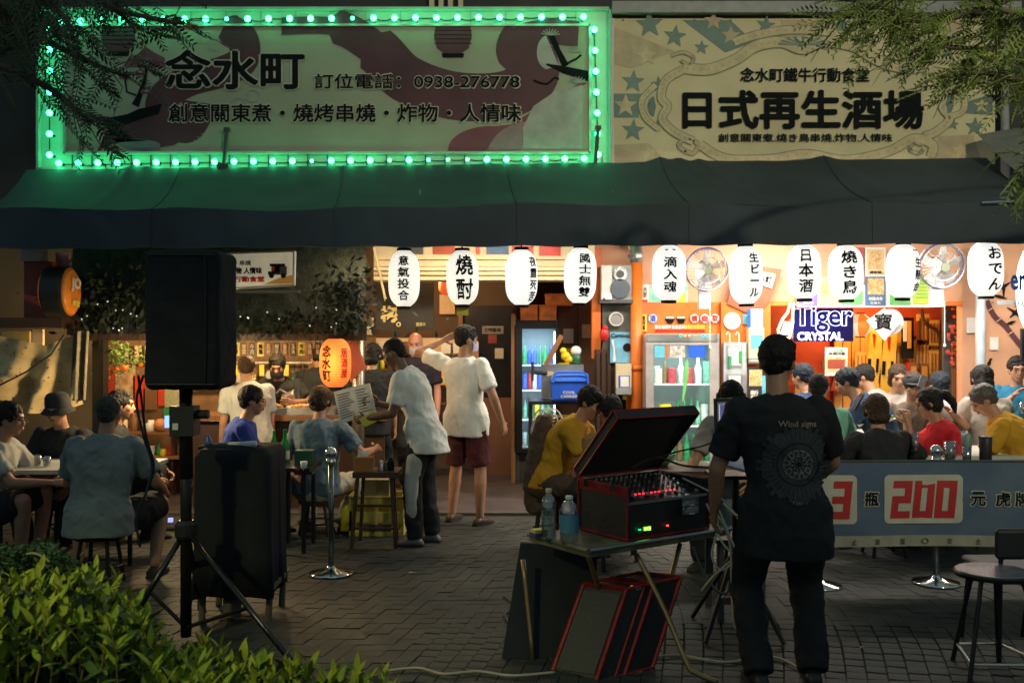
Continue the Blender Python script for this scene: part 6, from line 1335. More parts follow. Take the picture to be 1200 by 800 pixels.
def seg_digit(ch, x0, y0, x1, y1, m, sl=3):
    """blocky print figure built from bars"""
    t = 8.5; segs = {'2': 'abged', '0': 'abcdef', '3': 'abgcd'}[ch]; ym = (y0 + y1) / 2
    R_ = dict(a=(x0, y0, x1, y0 + t), d=(x0, y1 - t, x1, y1), g=(x0, ym - t / 2, x1, ym + t / 2), b=(x1 - t, y0, x1, ym + t / 2), c=(x1 - t, ym - t / 2, x1, y1), f=(x0, y0, x0 + t, ym), e=(x0, ym - t / 2, x0 + t, y1))
    for i, sg in enumerate(segs):
        a, b, c2, e = R_[sg]; k = lambda y: sl * (ym - y) / (y1 - y0) * 1.4; g = G(); nx = 3; ny = 3
        g.sheet(lambda u_, v_: bfn(a + (c2 - a) * u_ + k(b + (e - b) * v_), b + (e - b) * v_) - V((0, .0065 + i * .0004, 0)), nx, ny); ob('figure_bar', g, m, bn)
rdp = mat('print_red', (.42, .02, .025), .7, var=.12)
seg_digit('2', 1045, 563, 1068, 607, rdp); seg_digit('0', 1071, 563, 1095, 607, rdp); seg_digit('0', 1097, 563, 1121, 607, rdp); seg_digit('3', 974, 563, 996, 607, rdp)
def btext(s, cx, cy, w, h, m, off, bold, **k):
    def wr(p, cx=cx, cy=cy): q = bfn(cx + p.x * F / bd_, cy - p.z * F / bd_); return q - V((0, off + p.y * -.2, 0))
    text(s, P(cx, cy, bd_), xs(w, bd_), xs(h, bd_), m, bn, wrap=wr, bold=bold, depth=.002, **k)
for s_, cx, cy, w, h in (('瓶', 1020.5, 584, 17, 17), ('元', 1146, 584, 17, 17), ('虎', 1174, 584, 17, 17), ('牌', 1196, 584, 17, 17)):
    btext(s_, cx, cy, w + 2.5, h + 2.5, cr, .006, .07); btext(s_, cx, cy, w, h, drk, .0095, .03)
for s_, cx in (('止', 1000), ('酒', 1027), ('駕', 1058), ('安', 1114), ('全', 1146), ('喝', 1172)): btext(s_, cx, 634, 6, 7, M['dgrey'], .006, .015)
g = G(); g.add([bfn(1085 + r_ * math.cos(a), 634 - .8 * r_ * math.sin(a)) - V((0, .006, 0)) for a in [i * math.pi / 8 for i in range(16)] for r_ in (3.2, 4.2)], [(2 * i, 2 * i + 1, (2 * i + 3) % 32, (2 * i + 2) % 32) for i in range(16)]); ob('round_mark', g, drk, bn)

# ================================================================ tables with food
def table(x0, y0, x1, y1, h, label, m=None, name='table'):
    c = V(((x0 + x1) / 2, (y0 + y1) / 2, 0)); o = empty(name, c, label, 'table'); g = G(); g.bb((x0, y0, h - .03), (x1, y1, h)); ob('top', g, m or M['paper'], o)
    for x in (x0 + .06, x1 - .06):
        for y in (y0 + .06, y1 - .06): ob('leg', G().cyl((x, y, 0), (x, y, h - .03), .018, n=8), M['blackm'], o)
    return o
tw_ = mat('table_white', (.5, .52, .48), .4, vs=6)
xr = lambda X, d: (X - 600) * d / F
table(xr(1010, 8.3), 7.72, xr(1240, 8.3), 8.45, .74, 'long pale table behind the banner covered with glasses and plates', tw_)
table(xr(980, 9.4), 9.15, xr(1200, 9.4), 9.7, .76, 'farther table before the bamboo wall', tw_)
table(xr(10, 7.5), 7.2, xr(176, 7.5), 7.9, .70, 'left table with pale top, bowls and trays', tw_)
table(xr(328, 8.0), 7.6, xr(372, 7.9), 8.1, .66, 'small dark table end with a green box and a red bowl', M['blackm'])
table(xr(690, 7.6), 7.0, xr(835, 7.3), 7.55, .72, 'middle table behind the mixing desk with green bowls', M['darkwood'])
def glass(X, Yb, d, w, h, label, liquid=None, m=None, cat='glass', name='drinking_glass', z=None, handle=False):
    c = P(X, Yb, d); c.z = z if z is not None else c.z; r = xs(w / 2, d); hh = xs(h, d); o = empty(name, c, label, cat)
    ob('glass_wall', G().lathe([(r * .8, 0), (r * .85, .003), (r, hh), (r * .93, hh), (r * .78, .01)], c, 20, cap=True), m or M['plastic'], o, smooth=True)
    if liquid: ob('drink', G().lathe([(r * .75, .012), (r * .86, hh * .8)], c, 16), liquid, o, smooth=True)
    if handle: ob('handle', G().tube([c + V((r * .95, 0, hh * .85)), c + V((r * 1.6, 0, hh * .75)), c + V((r * 1.6, 0, hh * .35)), c + V((r * .9, 0, hh * .2))], .007, 6), m or M['plastic'], o)
    return o
ice = mat('iced_drink', (.45, .5, .5), .2, vs=30, alpha=.75); 
glass(1113, 540, 7.3, 14, 23, 'clear glass mug with an iced drink before the red T-shirt', ice, handle=True)
glass(1133, 541, 7.25, 11, 18, 'clear plastic cup under the grey-green lid', ice); o = empty('shaker_bottle', P(1133, 525, 7.3), 'grey-green rounded bottle top between the mug and the black tumbler', 'bottle'); ob('dome', G().lathe([(.03, 0), (.034, .01), (.034, .09), (.024, .11), (.001, .12)], P(1133, 526, 7.3), 18), mat('greygreen', (.18, .25, .22), .4), o, smooth=True)
o = empty('black_tumbler', P(1155, 541, 7.2), 'tall black tumbler beside the grey-green bottle', 'tumbler'); ob('cup', G().lathe([(.036, 0), (.042, .01), (.044, .17), (.04, .18)], P(1155, 541, 7.2), 20), M['blackp'], o, smooth=True); ob('lid', G().lathe([(.046, .172), (.046, .185), (.03, .19)], P(1155, 541, 7.2), 20), M['blackp'], o)
glass(1072, 529, 7.6, 9, 22, 'tall thin glass with a pink drink before the ponytail', mat('pink_drink', (.6, .25, .2), .3))
glass(1198, 484, 8.6, 8, 13, 'small clear glass at the right edge near the teal shirt', ice)
for X, Y, d, w, m, lab in ((1060, 528, 7.9, 22, M['white'], 'white plate of greens left of the queue post ball'), (1040, 493, 8.6, 20, M['white'], 'white plate at the far right table'), (1003, 500, 8.6, 18, M['white'], 'white paper plate near the raised phone'), (1098, 541, 7.4, 18, M['green'], 'green salad dish at the foot of the glass mug')):
    c = P(X, Y, d); r = xs(w / 2, d); o = empty('plate', c, lab, 'plate'); ob('dish', G().lathe([(r * .5, 0), (r * .6, .005), (r, .025), (r * .95, .026), (r * .5, .01)], c, 20), M['white'], o, smooth=True)
    g = G(); leafclump(g, c + V((0, 0, .03)), (r * .35, r * .35, .01), 40, .04); ob('salad', g, mat('salad', (.2, .4, .05), .6, var=.5, vs=20), o, kind='stuff')
# phone and card things
g = G(); c = P(1081, 447, 8.7); g.box(c, (.06, .009, .11), (0, 20, 0)); ob('phone', g, mat('phone_grey', (.2, .21, .24), .2), label='grey phone held up by the person in the cap', cat='phone', origin=c)
g = G(); c = P(1006, 470, 7.9); g.box(c, (.012, .07, .14), (10, 25, 0)); ob('phone', g, M['blackp'], label='dark phone held upright near the mint T-shirt', cat='phone', origin=c)
# left table things
for k, (X, Y, w, h, m, lab) in enumerate(((166, 545, 26, 14, mat('bowl_cream', (.5, .48, .32), .4), 'large cream bowl at the right end of the left table'), (36, 552, 24, 9, mat('bowl_green', (.25, .4, .2), .4), 'green rimmed bowl before the white T-shirt'), (120, 560, 20, 8, M['white'], 'white bowl behind the grey T-shirt'))):
    c = P(X, Y, 7.5); c.z = .70; r = xs(w / 2, 7.5); ob('bowl', G().lathe([(r * .4, 0), (r * .75, xs(h, 7.5) * .4), (r, xs(h, 7.5)), (r * .93, xs(h, 7.5)), (r * .3, .01)], c, 20), m, label=lab, cat='bowl', origin=c, smooth=True)
g = G(); c = P(160, 560, 7.4); c.z = .715; g.box(c, (.2, .26, .02)); o = ob('serving_tray', g, M['white'], label='white tray beside the large cream bowl', cat='tray', origin=c)
glass(44, 556, 7.4, 8, 14, 'small glass of yellow drink on the left table', mat('yellow_drink', (.6, .45, .05), .3), z=.70); glass(55, 556, 7.4, 9, 12, 'second small glass on the left table, clear', ice, z=.70)
for k, (X, w, h, m) in enumerate(((178, 5, 22, M['green']), (150, 7, 16, M['white']))): pass
# small dark table: bottles, green box, bowls, napkins
def beer(X, Yb, d, h, label, m=None):
    c = P(X, Yb, d); hh = xs(h, d); r = hh * .13; o = empty('beer_bottle', c, label, 'bottle'); ob('glass_body', G().lathe([(r * .9, 0), (r, .01), (r, hh * .55), (r * .42, hh * .76), (r * .36, hh * .96), (r * .42, hh)], c, 16), m or mat('bottle_green', (.02, .28, .05), .12, emit=None), o, smooth=True)
    ob('bottle_label', G().lathe([(r * 1.02, hh * .18), (r * 1.02, hh * .42)], c, 16, cap=False), M['paper'], o, smooth=True)
beer(334, 545, 8.0, 42, 'green beer bottle standing right of the covered box'); beer(321, 540, 8.4, 36, 'darker green bottle half hidden behind the covered box')
o = Q('green_box', 345, 528, 366, 556, 7.75, .12, mat('box_green', (.015, .1, .06), .35), 'dark green box standing on the small table', 'box')
c = P(350, 556, 7.65); ob('red_bowl', G().lathe([(.03, 0), (.045, .03), (.055, .05), (.05, .05), (.02, .01)], c, 18), mat('bowl_red', (.6, .04, .1), .3), label='small bright red bowl on the small table before the green box', cat='bowl', origin=c, smooth=True)
c = P(356, 551, 7.62); ob('paper_cup', G().lathe([(.02, 0), (.028, .07), (.026, .07)], c, 16), M['white'], label='white paper cup behind the small red bowl', cat='cup', origin=c, smooth=True)
Q('snack_tub', 309, 520, 327, 540, 8.3, .12, mat('tub_red', (.35, .12, .08), .6, vs=40, var=.6), 'reddish patterned tub of food behind the covered box', 'tub')
# pot poured by the cook
c = P(341, 466, 9.95); Mr = Euler((R(20), R(70), 0)).to_matrix(); o = empty('steel_jug', c, 'steel jug tilted in the hand of the cook', 'jug'); ob('jug_body', G().lathe([(.055, -.08), (.065, -.07), (.07, .07), (.075, .09), (.065, .08)], c, 20, M=Mr), M['steel'], o, smooth=True); ob('handle', G().tube([c + V((-.03, -.06, .05)), c + V((-.09, -.09, .09)), c + V((-.13, -.06, .05))], .01, 6), M['steel'], o)
# menu boards
def sheet_at(pts, d0, d1, m, label, name='menu_sheet', cat='menu', lines=0, parent=None):
    ds = [d0, d1, d1, d0]; q = [P(x, y, dd) for (x, y), dd in zip(pts, ds)]; g = G(); n = (q[1] - q[0]).cross(q[3] - q[0]).normalized(); n = n if n.y < 0 else -n; g.prism([a for a in q], -n * .006); o = ob(name, g, m, label=label, cat=cat, origin=q[0])
    for i in range(lines):
        t = .12 + .8 * i / lines; g = G(); a = q[0].lerp(q[3], t); b = q[1].lerp(q[2], t); a2 = q[0].lerp(q[3], t + .025); b2 = q[1].lerp(q[2], t + .025); L = RND.uniform(.5, .88)
        g.add([v + n * .003 - WO[o] for v in (a.lerp(b, .1), a.lerp(b, L), a2.lerp(b2, L), a2.lerp(b2, .1))], [(0, 1, 2, 3)]); z = ob('print_line', g, M['dgrey']); z.parent = o
    return o
sheet_at([(391, 459), (414, 453), (423, 488), (399, 497)], 8.3, 8.25, M['paper'], 'left white menu sheet propped behind the seated grey-blue shirt', lines=10)
sheet_at([(413, 453), (433, 449), (441, 484), (421, 489)], 8.24, 8.2, M['paper'], 'right white menu sheet beside the yellow card', lines=9)
sheet_at([(420, 491), (438, 481), (447, 491), (428, 500)], 7.9, 7.9, M['yellow'], 'yellow card passed between two people', name='yellow_card', cat='card')
# wooden bar stool with napkin box in front of the crate
dS = gd(640); o = empty('wooden_stool', P(438, 640, dS), 'tall dark wooden stool carrying a napkin box before the yellow crate', 'stool'); q = [P(x, y, dd) for x, y, dd in ((418, 559, dS - .05), (458, 559, dS - .05), (460, 556, dS + .25), (420, 556, dS + .25))]
g = G(); a = P(413, 560, dS - .08); b = P(466, 555, dS - .08); g.bb((a.x, dS - .08, a.z), (b.x, dS + .26, b.z + .01)); ob('seat', g, M['darkwood'], o)
for X0, X1, yy in ((420, 413, -.04), (459, 465, -.04), (422, 417, .2), (457, 461, .2)):
    t0 = V((xr(X0, dS), dS + yy, a.z)); t1_ = V((xr(X1, dS), dS + yy * 1.2, 0)); ob('leg', G().tube([t0, t1_], .02, 4), M['darkwood'], o)
for z in (.15, .33): ob('stretcher', G().cyl((xr(416, dS), dS - .04, z), (xr(463, dS), dS - .04, z), .012, n=6), M['darkwood'], o)
Q('napkin_box', 416, 536, 436, 555, dS - .02, .14, mat('napkin_box', (.35, .14, .04), .5), 'orange-brown napkin box on the wooden stool', 'napkin box'); 
g = G(); c = P(425, 534, dS + .05); g.add([c + V((-.04, 0, -.01)), c + V((.04, 0, -.01)), c + V((.05, 0, .05)), c + V((.0, .02, .03)), c + V((-.035, -.01, .055))], [(0, 1, 2, 3, 4)]); ob('tissue', g, M['paper'], label='white tissue sticking out of the napkin box', cat='tissue', origin=c)
for X, h, m in ((447, 16, M['steel']), (452, 14, M['blackp']), (458, 19, M['ink'])): c = P(X, 555, dS + .05); ob('sauce_pot', G().lathe([(.025, 0), (.028, .01), (.026, xs(h, dS) * .7), (.012, xs(h, dS))], c, 14), m, label='sauce pot on the wooden stool, %s' % {447: 'steel coloured', 452: 'short black', 458: 'tall black'}[X], cat='pot', origin=c, smooth=True)
def crate(X0, Y0, X1, Y1, d, m, label):
    a = P(X0, Y1, d); b = P(X1, Y0, d); a.z = max(a.z, .0); dep = .32; t = .022; o = empty('plastic_crate', ((a.x + b.x) / 2, d, a.z), label, 'crate')
    for x0, x1, y0, y1, nm in ((a.x, a.x + t, d, d + dep, 'side_wall'), (b.x - t, b.x, d, d + dep, 'side_wall'), (a.x + t, b.x - t, d + dep - t, d + dep, 'rear_wall')):
        g = G(); g.bb((x0, y0, a.z), (x1, y1, b.z)); ob(nm, g, m, o)
    H_ = b.z - a.z
    for z0, z1 in ((0, .1), (.36, .6), (.82, 1)): g = G(); g.bb((a.x + t, d + .002, a.z + H_ * z0), (b.x - t, d + t, a.z + H_ * z1)); ob('front_rail', g, m, o)
    for k in range(1, 4): x = a.x + (b.x - a.x) * k / 4; g = G(); g.bb((x - .012, d - .004, a.z + H_ * .02), (x + .012, d + t * .8, a.z + H_ * .98)); ob('front_rib', g, m, o)
    g = G(); g.bb((a.x + t, d + t, a.z), (b.x - t, d + dep - t, a.z + .02)); ob('floor_panel', g, m, o)
    g = G(); w = (b.x - a.x) * .28; cx = (a.x + b.x) / 2; g.bb((cx - w, d - .007, a.z + H_ * .12), (cx + w, d - .004, a.z + H_ * .3)); ob('label_plate', g, M['dgrey'], o); g = G(); g.bb((a.x - .006, d - .01, b.z - .02), (b.x + .006, d + dep + .006, b.z + .004)); 
    g = G()
    for p0, p1 in (((a.x, d), (b.x, d)), ((a.x, d + dep), (b.x, d + dep)), ((a.x, d), (a.x, d + dep)), ((b.x, d), (b.x, d + dep))): g.tube([V((p0[0], p0[1], b.z)), V((p1[0], p1[1], b.z))], .012, 5)
    ob('rim', g, m, o); return o
dC = gd(628); crate(409, 582, 473, 628, dC, mat('crate_yellow', (.62, .52, .14), .5, var=.1), 'yellow plastic crate standing on the paving behind the wooden stool')
Q('beige_crate', 424, 562, 456, 582, dC + .03, .25, mat('crate_beige', (.35, .27, .12), .6, var=.2), 'beige box stacked on the yellow crate', 'box')
g = G(); g.loft([[P(x, y, dd) for x, y, dd in ((399, 622, dC), (411, 622, dC), (411, 622, dC + .2), (399, 622, dC + .2))], [P(x, y, dd) for x, y, dd in ((400, 600, dC), (414, 598, dC), (414, 598, dC + .18), (400, 600, dC + .18))], [P(x, y, dd) for x, y, dd in ((404, 592, dC + .05), (412, 588, dC + .05), (412, 588, dC + .15), (404, 592, dC + .15))]]); ob('yellow_bag', g, mat('bag_yellow', (.75, .65, .03), .4), label='bright yellow plastic bag beside the yellow crate', cat='bag', origin=P(405, 620, dC), smooth=True)

# ================================================================ covered loudspeaker on its tripod, left foreground
dT = 5.45
sp = empty('loudspeaker', P(220, 457, dT), 'large loudspeaker in a black padded cover on top of the tripod', 'loudspeaker')
g = G(); a = P(168, 457, dT - .2); b = P(256, 292, dT - .2); w = b.x - a.x
def rbox(g, x0, x1, y0, y1, z0, z1, r=.03, taper=0):
    rings = []
    for z, i in ((z0, r), (z0 + r * .5, r * .3), (z0 + r, 0), (z1 - r, 0), (z1 - r * .5, r * .3), (z1, r)):
        ring = []
        for cx, cy, a0 in ((x1 - r, y1 - r, 0), (x0 + r, y1 - r, 90), (x0 + r, y0 + r, 180), (x1 - r, y0 + r, 270)):
            for t in range(5): an = R(a0 + t * 22.5); q = max(.002, r - i); ring.append(V((cx + q * math.cos(an), cy + q * math.sin(an), z)))
        rings.append(ring)
    g.loft(rings)
rbox(g, a.x, b.x, dT - .2, dT + .17, a.z, b.z, .028)
fused('cover', g, mat('cover_black', (.02, .022, .027), .85, var=.2, vs=6, bump=.3, bs=60, spec=.2), sp, .012, 2, [(.012, .2), (.006, .05)])
ob('seam', G().tube([V((b.x - .07, dT - .21, a.z + .02)), V((b.x - .065, dT - .212, (a.z + b.z) / 2)), V((b.x - .07, dT - .21, b.z - .02))], .004, 5), M['blackp'], sp)
for zf in (.04, .96): ob('piping', G().tube([V((a.x + .02, dT - .208, a.z + (b.z - a.z) * zf)), V((b.x - .02, dT - .208, a.z + (b.z - a.z) * zf))], .004, 5), M['blackp'], sp)
tp = empty('speaker_tripod', (xr(218, dT), dT, 0), 'black tripod stand carrying the covered loudspeaker', 'tripod')
cx = xr(218, dT)
zt_ = P(0, 620, dT).z; ob('pole', G().cyl((cx, dT, P(0, 745, dT).z), (cx, dT, a.z + .05), .03, n=16), M['blackm'], tp, smooth=True)
ob('upper_pole', G().cyl((cx, dT, P(0, 560, dT).z), (cx, dT, a.z + .02), .036, n=16), M['blackm'], tp, smooth=True)
g = G(); g.box((cx, dT - .02, P(0, 492, dT).z), (.13, .12, .16)); ob('height_clamp', g, M['blackp'], tp); g = G(); g.cyl((cx + .05, dT - .02, P(0, 485, dT).z), (cx + .13, dT - .02, P(0, 485, dT).z), .025); ob('clamp_knob', g, M['blackp'], tp)
g = G(); g.box((cx - .03, dT - .085, P(0, 498, dT).z), (.03, .004, .035)); ob('sticker', g, M['paper'], tp)
g = G(); g.lathe([(.05, zt_ - .05), (.06, zt_ - .03), (.06, zt_ + .03), (.04, zt_ + .05)], (cx, dT, 0), 14); ob('leg_hub', g, M['blackp'], tp)
for fx, fd in ((138, 5.35), (362, 4.75), (236, 6.1)):
    f = V((xr(fx, fd), fd, .02)); top_ = V((cx, dT, zt_)); m_ = top_.lerp(f, .48)
    leg = ob('leg', G().tube([top_ + (f - top_).normalized() * .05, f], .016, 8), mat('leg_metal', (.06, .06, .062), .25, .8), tp, smooth=True); ob('rubber_foot', G().cyl(f + V((0, 0, .03)), f - V((0, 0, .02)), .024, n=10), M['rubber'], leg)
    ob('brace', G().tube([V((cx, dT, P(0, 735, dT).z)), m_ + (f - m_) * .12], .011, 6), M['blackm'], tp)
for k, (x0, sw) in enumerate(((176, 1), (168, -1))):
    ob('speaker_cable', G().tube([P(x, y, dT + .25 + i * .01) for i, (x, y) in enumerate(curve_pts([(165 - k * 6 + 3, 440), (160 + k * 6, 470), (168 + k * 3, 510), (178 + k * 2, 545), (172, 575), (160, 605), (164, 640)]))], .008, 6), mat('cable_blue', (.02, .06, .12), .5) if k == 0 else M['rubber'], label=('blue-black cable hanging left of the tripod clamp' if k == 0 else 'black cable looping down left of the tripod'), cat='cable', origin=P(170, 500, dT))
# covered box on a chair behind the tripod
dB = 6.0; bx = empty('covered_box', P(283, 697, dB), 'tall box under a black cloth cover standing on a low chair', 'covered box')
g = G(); a = P(227, 697, dB - .2); b = P(318, 527, dB - .2)
rings = []
for t, e_ in ((0, .012), (.3, .004), (.8, 0), (.95, .0), (1, -.03)):
    z = a.z + (b.z - a.z) * t; ring = []
    for i in range(96):
        an = 2 * math.pi * i / 96; ca, sa = math.cos(an), math.sin(an); sx = (b.x - a.x) / 2; f_ = 1 / max(abs(ca) ** 8 + abs(sa) ** 8, 1e-6) ** .125
        fold = .007 * (1 - t) ** 2 * math.sin(i * 1.05) + .007 * (1 - t) * math.sin(i * .31 + 1)
        ring.append(V(((a.x + b.x) / 2 + (sx + e_ + fold) * ca * f_, dB + (.25 + e_ + fold) * sa * f_, z + (.015 * math.sin(i * .5) if t == 0 else 0))))
    rings.append(ring)
g.loft(rings); ob('cloth_cover', g, mat('cover_black'), bx, smooth=True)
g = G(); g.ell(P(270, 524, dB), (.2, .12, .03), n=20); ob('crumpled_top', g, mat('cover_black'), bx, smooth=True)
chm = mat('chair_legs', (.12, .1, .08), .5)
chx = empty('low_chair', (xr(285, dB), dB, 0), 'low brown chair almost hidden under the cloth-covered box', 'chair')
g = G(); g.bb((xr(240, dB), dB - .2, a.z + .03), (xr(330, dB), dB + .2, a.z + .06)); ob('seat', g, chm, chx)
for X in (246, 322):
    for yy in (-.16, .18): ob('leg', G().cyl((xr(X, dB), dB + yy, 0), (xr(X + 2, dB), dB + yy, a.z + .03), .02, n=8), chm, chx)
ob('front_panel', G().bb((xr(272, dB), dB - .19, .03), (xr(292, dB), dB - .17, a.z + .03)), chm, chx)
ob('white_bag', G().ell(P(308, 735, dB), (.04, .05, .14), n=14), M['paper'], label='small crumpled pale bag under the low chair', cat='bag', origin=P(308, 735, dB), smooth=True) if False else None
g = G(); g.cyl(P(268, 522, dB - .05), P(300, 520, dB - .05), .02, n=12); ob('white_marker', g, M['white'], label='pale roll lying on top of the covered box', cat='roll', origin=P(280, 520, dB), smooth=True)
c = P(244, 524, dB); ob('small_bottle', G().lathe([(.02, 0), (.022, .01), (.022, .05), (.01, .065), (.01, .08)], c, 14), mat('bottle_blue', (.1, .15, .4), .2), label='small blue bottle standing on the covered box', cat='bottle', origin=c, smooth=True)

# ================================================================ mixing desk table, centre right
N_ = V((.377, 4.89, .62)); e1 = V((.82, .57, 0)).normalized(); e2 = V((-.57, .82, 0)).normalized(); UZ = V((0, 0, 1))
tb = empty('folding_table', (N_.x + .3, N_.y + .4, 0), 'folding table with a worn top and bent brass-coloured legs under the mixing desk', 'table')
Mt = Matrix((e1, e2, UZ)).transposed()
def fb(o_, sx, sy, sz): g = G(); g.box(o_ + e1 * sx / 2 + e2 * sy / 2 + UZ * sz / 2, (sx, sy, sz), Mt); return g
ob('top', fb(N_ - UZ * .035, 1.0, .5, .034), mat('table_worn', (.16, .15, .09), .5, vs=6, var=.5), tb)
ob('edge_trim', G().tube([N_ + e1 * 0 - e2 * .004, N_ + e1 * 1.0 - e2 * .004], .012, 8), M['steel'], tb); ob('edge_trim', G().tube([N_ - e1 * .004, N_ + e2 * .5 - e1 * .004], .012, 8), mat('trim_worn', (.2, .18, .1), .5), tb)
brass = mat('brass_leg', (.35, .25, .11), .35, .7)
for pts in ([(746, 649, 5.1), (780, 717, 4.97), (805, 777, 4.86), (815, 788, 4.84), (841, 799, 4.83)], [(797, 637, 5.38), (779, 704, 5.2), (761, 768, 5.06), (752, 785, 5.0), (736, 800, 4.86)], [(613, 655, 5.3), (625, 775, 5.16)], [(688, 648, 4.93), (702, 690, 5.1), (716, 735, 5.3)]):
    ob('leg', G().tube([P(*p) for p in curve_pts(pts, 4)], .013, 8), brass, tb, smooth=True)
# flight case with raised lid
C_ = V((.589, 5.09, .622)); fc = empty('mixer_case', C_ + e1 * .3 + e2 * .2, 'black flight case with red edges and a raised lid on the folding table', 'flight case')
cb_ = mat('case_black', (.02, .02, .022), .5, vs=20); rd = mat('case_red', (.3, .02, .022), .35, .3, vs=20, var=.3)
for o_, sx, sy, sz, nm in ((C_ + e1 * .003, .58, .02, .10, 'front_panel'), (C_, .02, .4, .275, 'side_panel'), (C_ + e1 * .565, .02, .4, .275, 'side_panel'), (C_ + e2 * .38, .58, .02, .275, 'back_panel'), (C_ + UZ * .001, .58, .4, .015, 'floor_panel')): ob(nm, fb(o_, sx, sy, sz), cb_, fc)
def bar(a_, b_, r=.011): return G().tube([a_, b_], r, 4)
Hh_ = .275
for a_, b_ in ((C_, C_ + UZ * Hh_), (C_ + e1 * .585, C_ + e1 * .585 + UZ * Hh_), (C_ + e2 * .4, C_ + e2 * .4 + UZ * Hh_), (C_ + UZ * Hh_, C_ + e2 * .4 + UZ * Hh_), (C_ + e1 * .585 + UZ * Hh_, C_ + e1 * .585 + e2 * .4 + UZ * Hh_), (C_ + UZ * .01, C_ + e1 * .585 + UZ * .01), (C_ + UZ * .01, C_ + e2 * .4 + UZ * .01)): ob('red_edge', bar(a_, b_, .0075), rd, fc)
ob('side_band', fb(C_ - e1 * .004 + UZ * (Hh_ - .05), .006, .4, .05), rd, fc)
H0 = C_ + e2 * .4 + UZ * (Hh_ + .01); av = (-e2 * .33 + UZ * .34); al = av.length; av = av.normalized(); nn = e1.cross(av).normalized(); nn = nn if nn.z > 0 else -nn
def lidbox(o_, se, sa, sn_): g = G(); Ml = Matrix((e1, av, nn)).transposed(); g.box(o_ + e1 * se / 2 + av * sa / 2 + nn * sn_ / 2, (se, sa, sn_), Ml); return g  # noqa
lid = ob('lid', lidbox(H0 + nn * .045, .585, al, .01), cb_, fc)
for o_, se, sa in ((H0, .014, al), (H0 + e1 * .571, .014, al), (H0, .585, .014), (H0 + av * (al - .014), .585, .014)): ob('lid_side', lidbox(o_ + nn * .001, se, sa, .044), cb_, fc)
ob('lid_foam', lidbox(H0 + e1 * .02 + av * .02 + nn * .006, .545, al - .04, .036), mat('foam_black', (.022, .022, .024), .95, bs=200, bump=.5), fc)
cs_ = [H0, H0 + e1 * .585, H0 + e1 * .585 + av * al, H0 + av * al]
for i in range(4): ob('red_edge', bar(cs_[i], cs_[(i + 1) % 4], .006), rd, fc); ob('red_edge', bar(cs_[i] + nn * .055, cs_[(i + 1) % 4] + nn * .055, .006), rd, fc); ob('red_edge', bar(cs_[i], cs_[i] + nn * .055, .006), rd, fc)
for q in (.1, .32): g = G(); g.box(C_ + e2 * q - e1 * .008 + UZ * (Hh_ - .012), (.012, .03, .035), Mt); ob('latch', g, M['chrome'], fc)
# mixer inside
mx_ = empty('mixing_desk', C_ + e1 * .3 + e2 * .2 + UZ * .2, 'black mixing desk with rows of knobs and small red lights in the case', 'mixing desk')
T0 = C_ + UZ * .2 + e1 * .03 + e2 * .0; tl_ = (e2 * .36 + UZ * .07).normalized(); tn = e1.cross(tl_).normalized(); tn = tn if tn.z > 0 else -tn; Mx = Matrix((e1, tl_, tn)).transposed()
g = G(); g.box(T0 + e1 * .26 + tl_ * .18 - tn * .02, (.52, .36, .04), Mx); ob('panel', g, mat('mixer_panel', (.03, .03, .033), .4), mx_)
kn_ = G(); knm = [M['blackp'], M['dgrey'], M['steel'], M['blackp'], M['dgrey']]
for i in range(14):
    for j in range(7):
        g = G(); c = T0 + e1 * (.03 + i * .036) + tl_ * (.11 + j * .036); g.cyl(c, c + tn * .018, .008, .006, 8); ob('knob', g, knm[(i * 3 + j) % 5] if j < 6 else M['steel'], mx_)
    g = G(); c = T0 + e1 * (.03 + i * .036) + tl_ * (.03 + (i * 37 % 10) * .005); g.box(c + tn * .006, (.012, .022, .012), Mx); ob('fader', g, M['grey'] if i % 3 else M['blackp'], mx_)
lr = mat('led_red', (.6, .02, .02), .4, emit=(1, .03, .05), es=2.5, bump=0)
for i in range(11): g = G(); c = T0 + e1 * (.10 + i * .028) + tl_ * .085; g.box(c + tn * .004, (.012, .005, .006), Mx); ob('red_led', g, lr, mx_)
ob('front_rail', fb(C_ + UZ * .185 - e2 * .004, .57, .012, .014), M['steel'], mx_)
# receiver with display and clear drawers under the mixer
am = empty('receiver_unit', C_ + e1 * .2 + UZ * .1, 'black receiver with a tiny green display in the front of the case', 'receiver'); ob('front', fb(C_ + UZ * .10 - e2 * .001 + e1 * .012, .56, .3, .08), M['blackp'], am)
def facequad(o_, w_, h_, m, parent, nm, off=.004): g = G(); g.box(o_ + e1 * w_ / 2 + UZ * h_ / 2 - e2 * off, (w_, .004, h_), Mt); return ob(nm, g, m, parent)
facequad(C_ + e1 * .10 + UZ * .045, .055, .022, mat('display_green', (.2, .5, .05), .4, emit=(.5, 1, .1), es=.12), am, 'display', .008)
cc = C_ + e1 * .127 + UZ * .056 - e2 * .014; text('312', cc, .045, .017, mat('digits_green', (.4, .8, .1), .4, emit=(.6, 1, .15), es=3, bump=0), am, rot=Mt.to_4x4(), bold=.02)
for o_, c_ in ((.075, (0, 1, .3)), (.27, (1, .1, .05))): g = G(); g.box(C_ + e1 * o_ + UZ * .056 - e2 * .012, (.014, .004, .006), Mt); ob('status_led', g, mat('status_%d' % int(o_ * 1000), c_, .4, emit=c_, es=3, bump=0), am)
dr_o = empty('drawer_box', C_ + e1 * .42 + UZ * .13, 'small clear plastic drawer box at the right end of the case front', 'drawers')
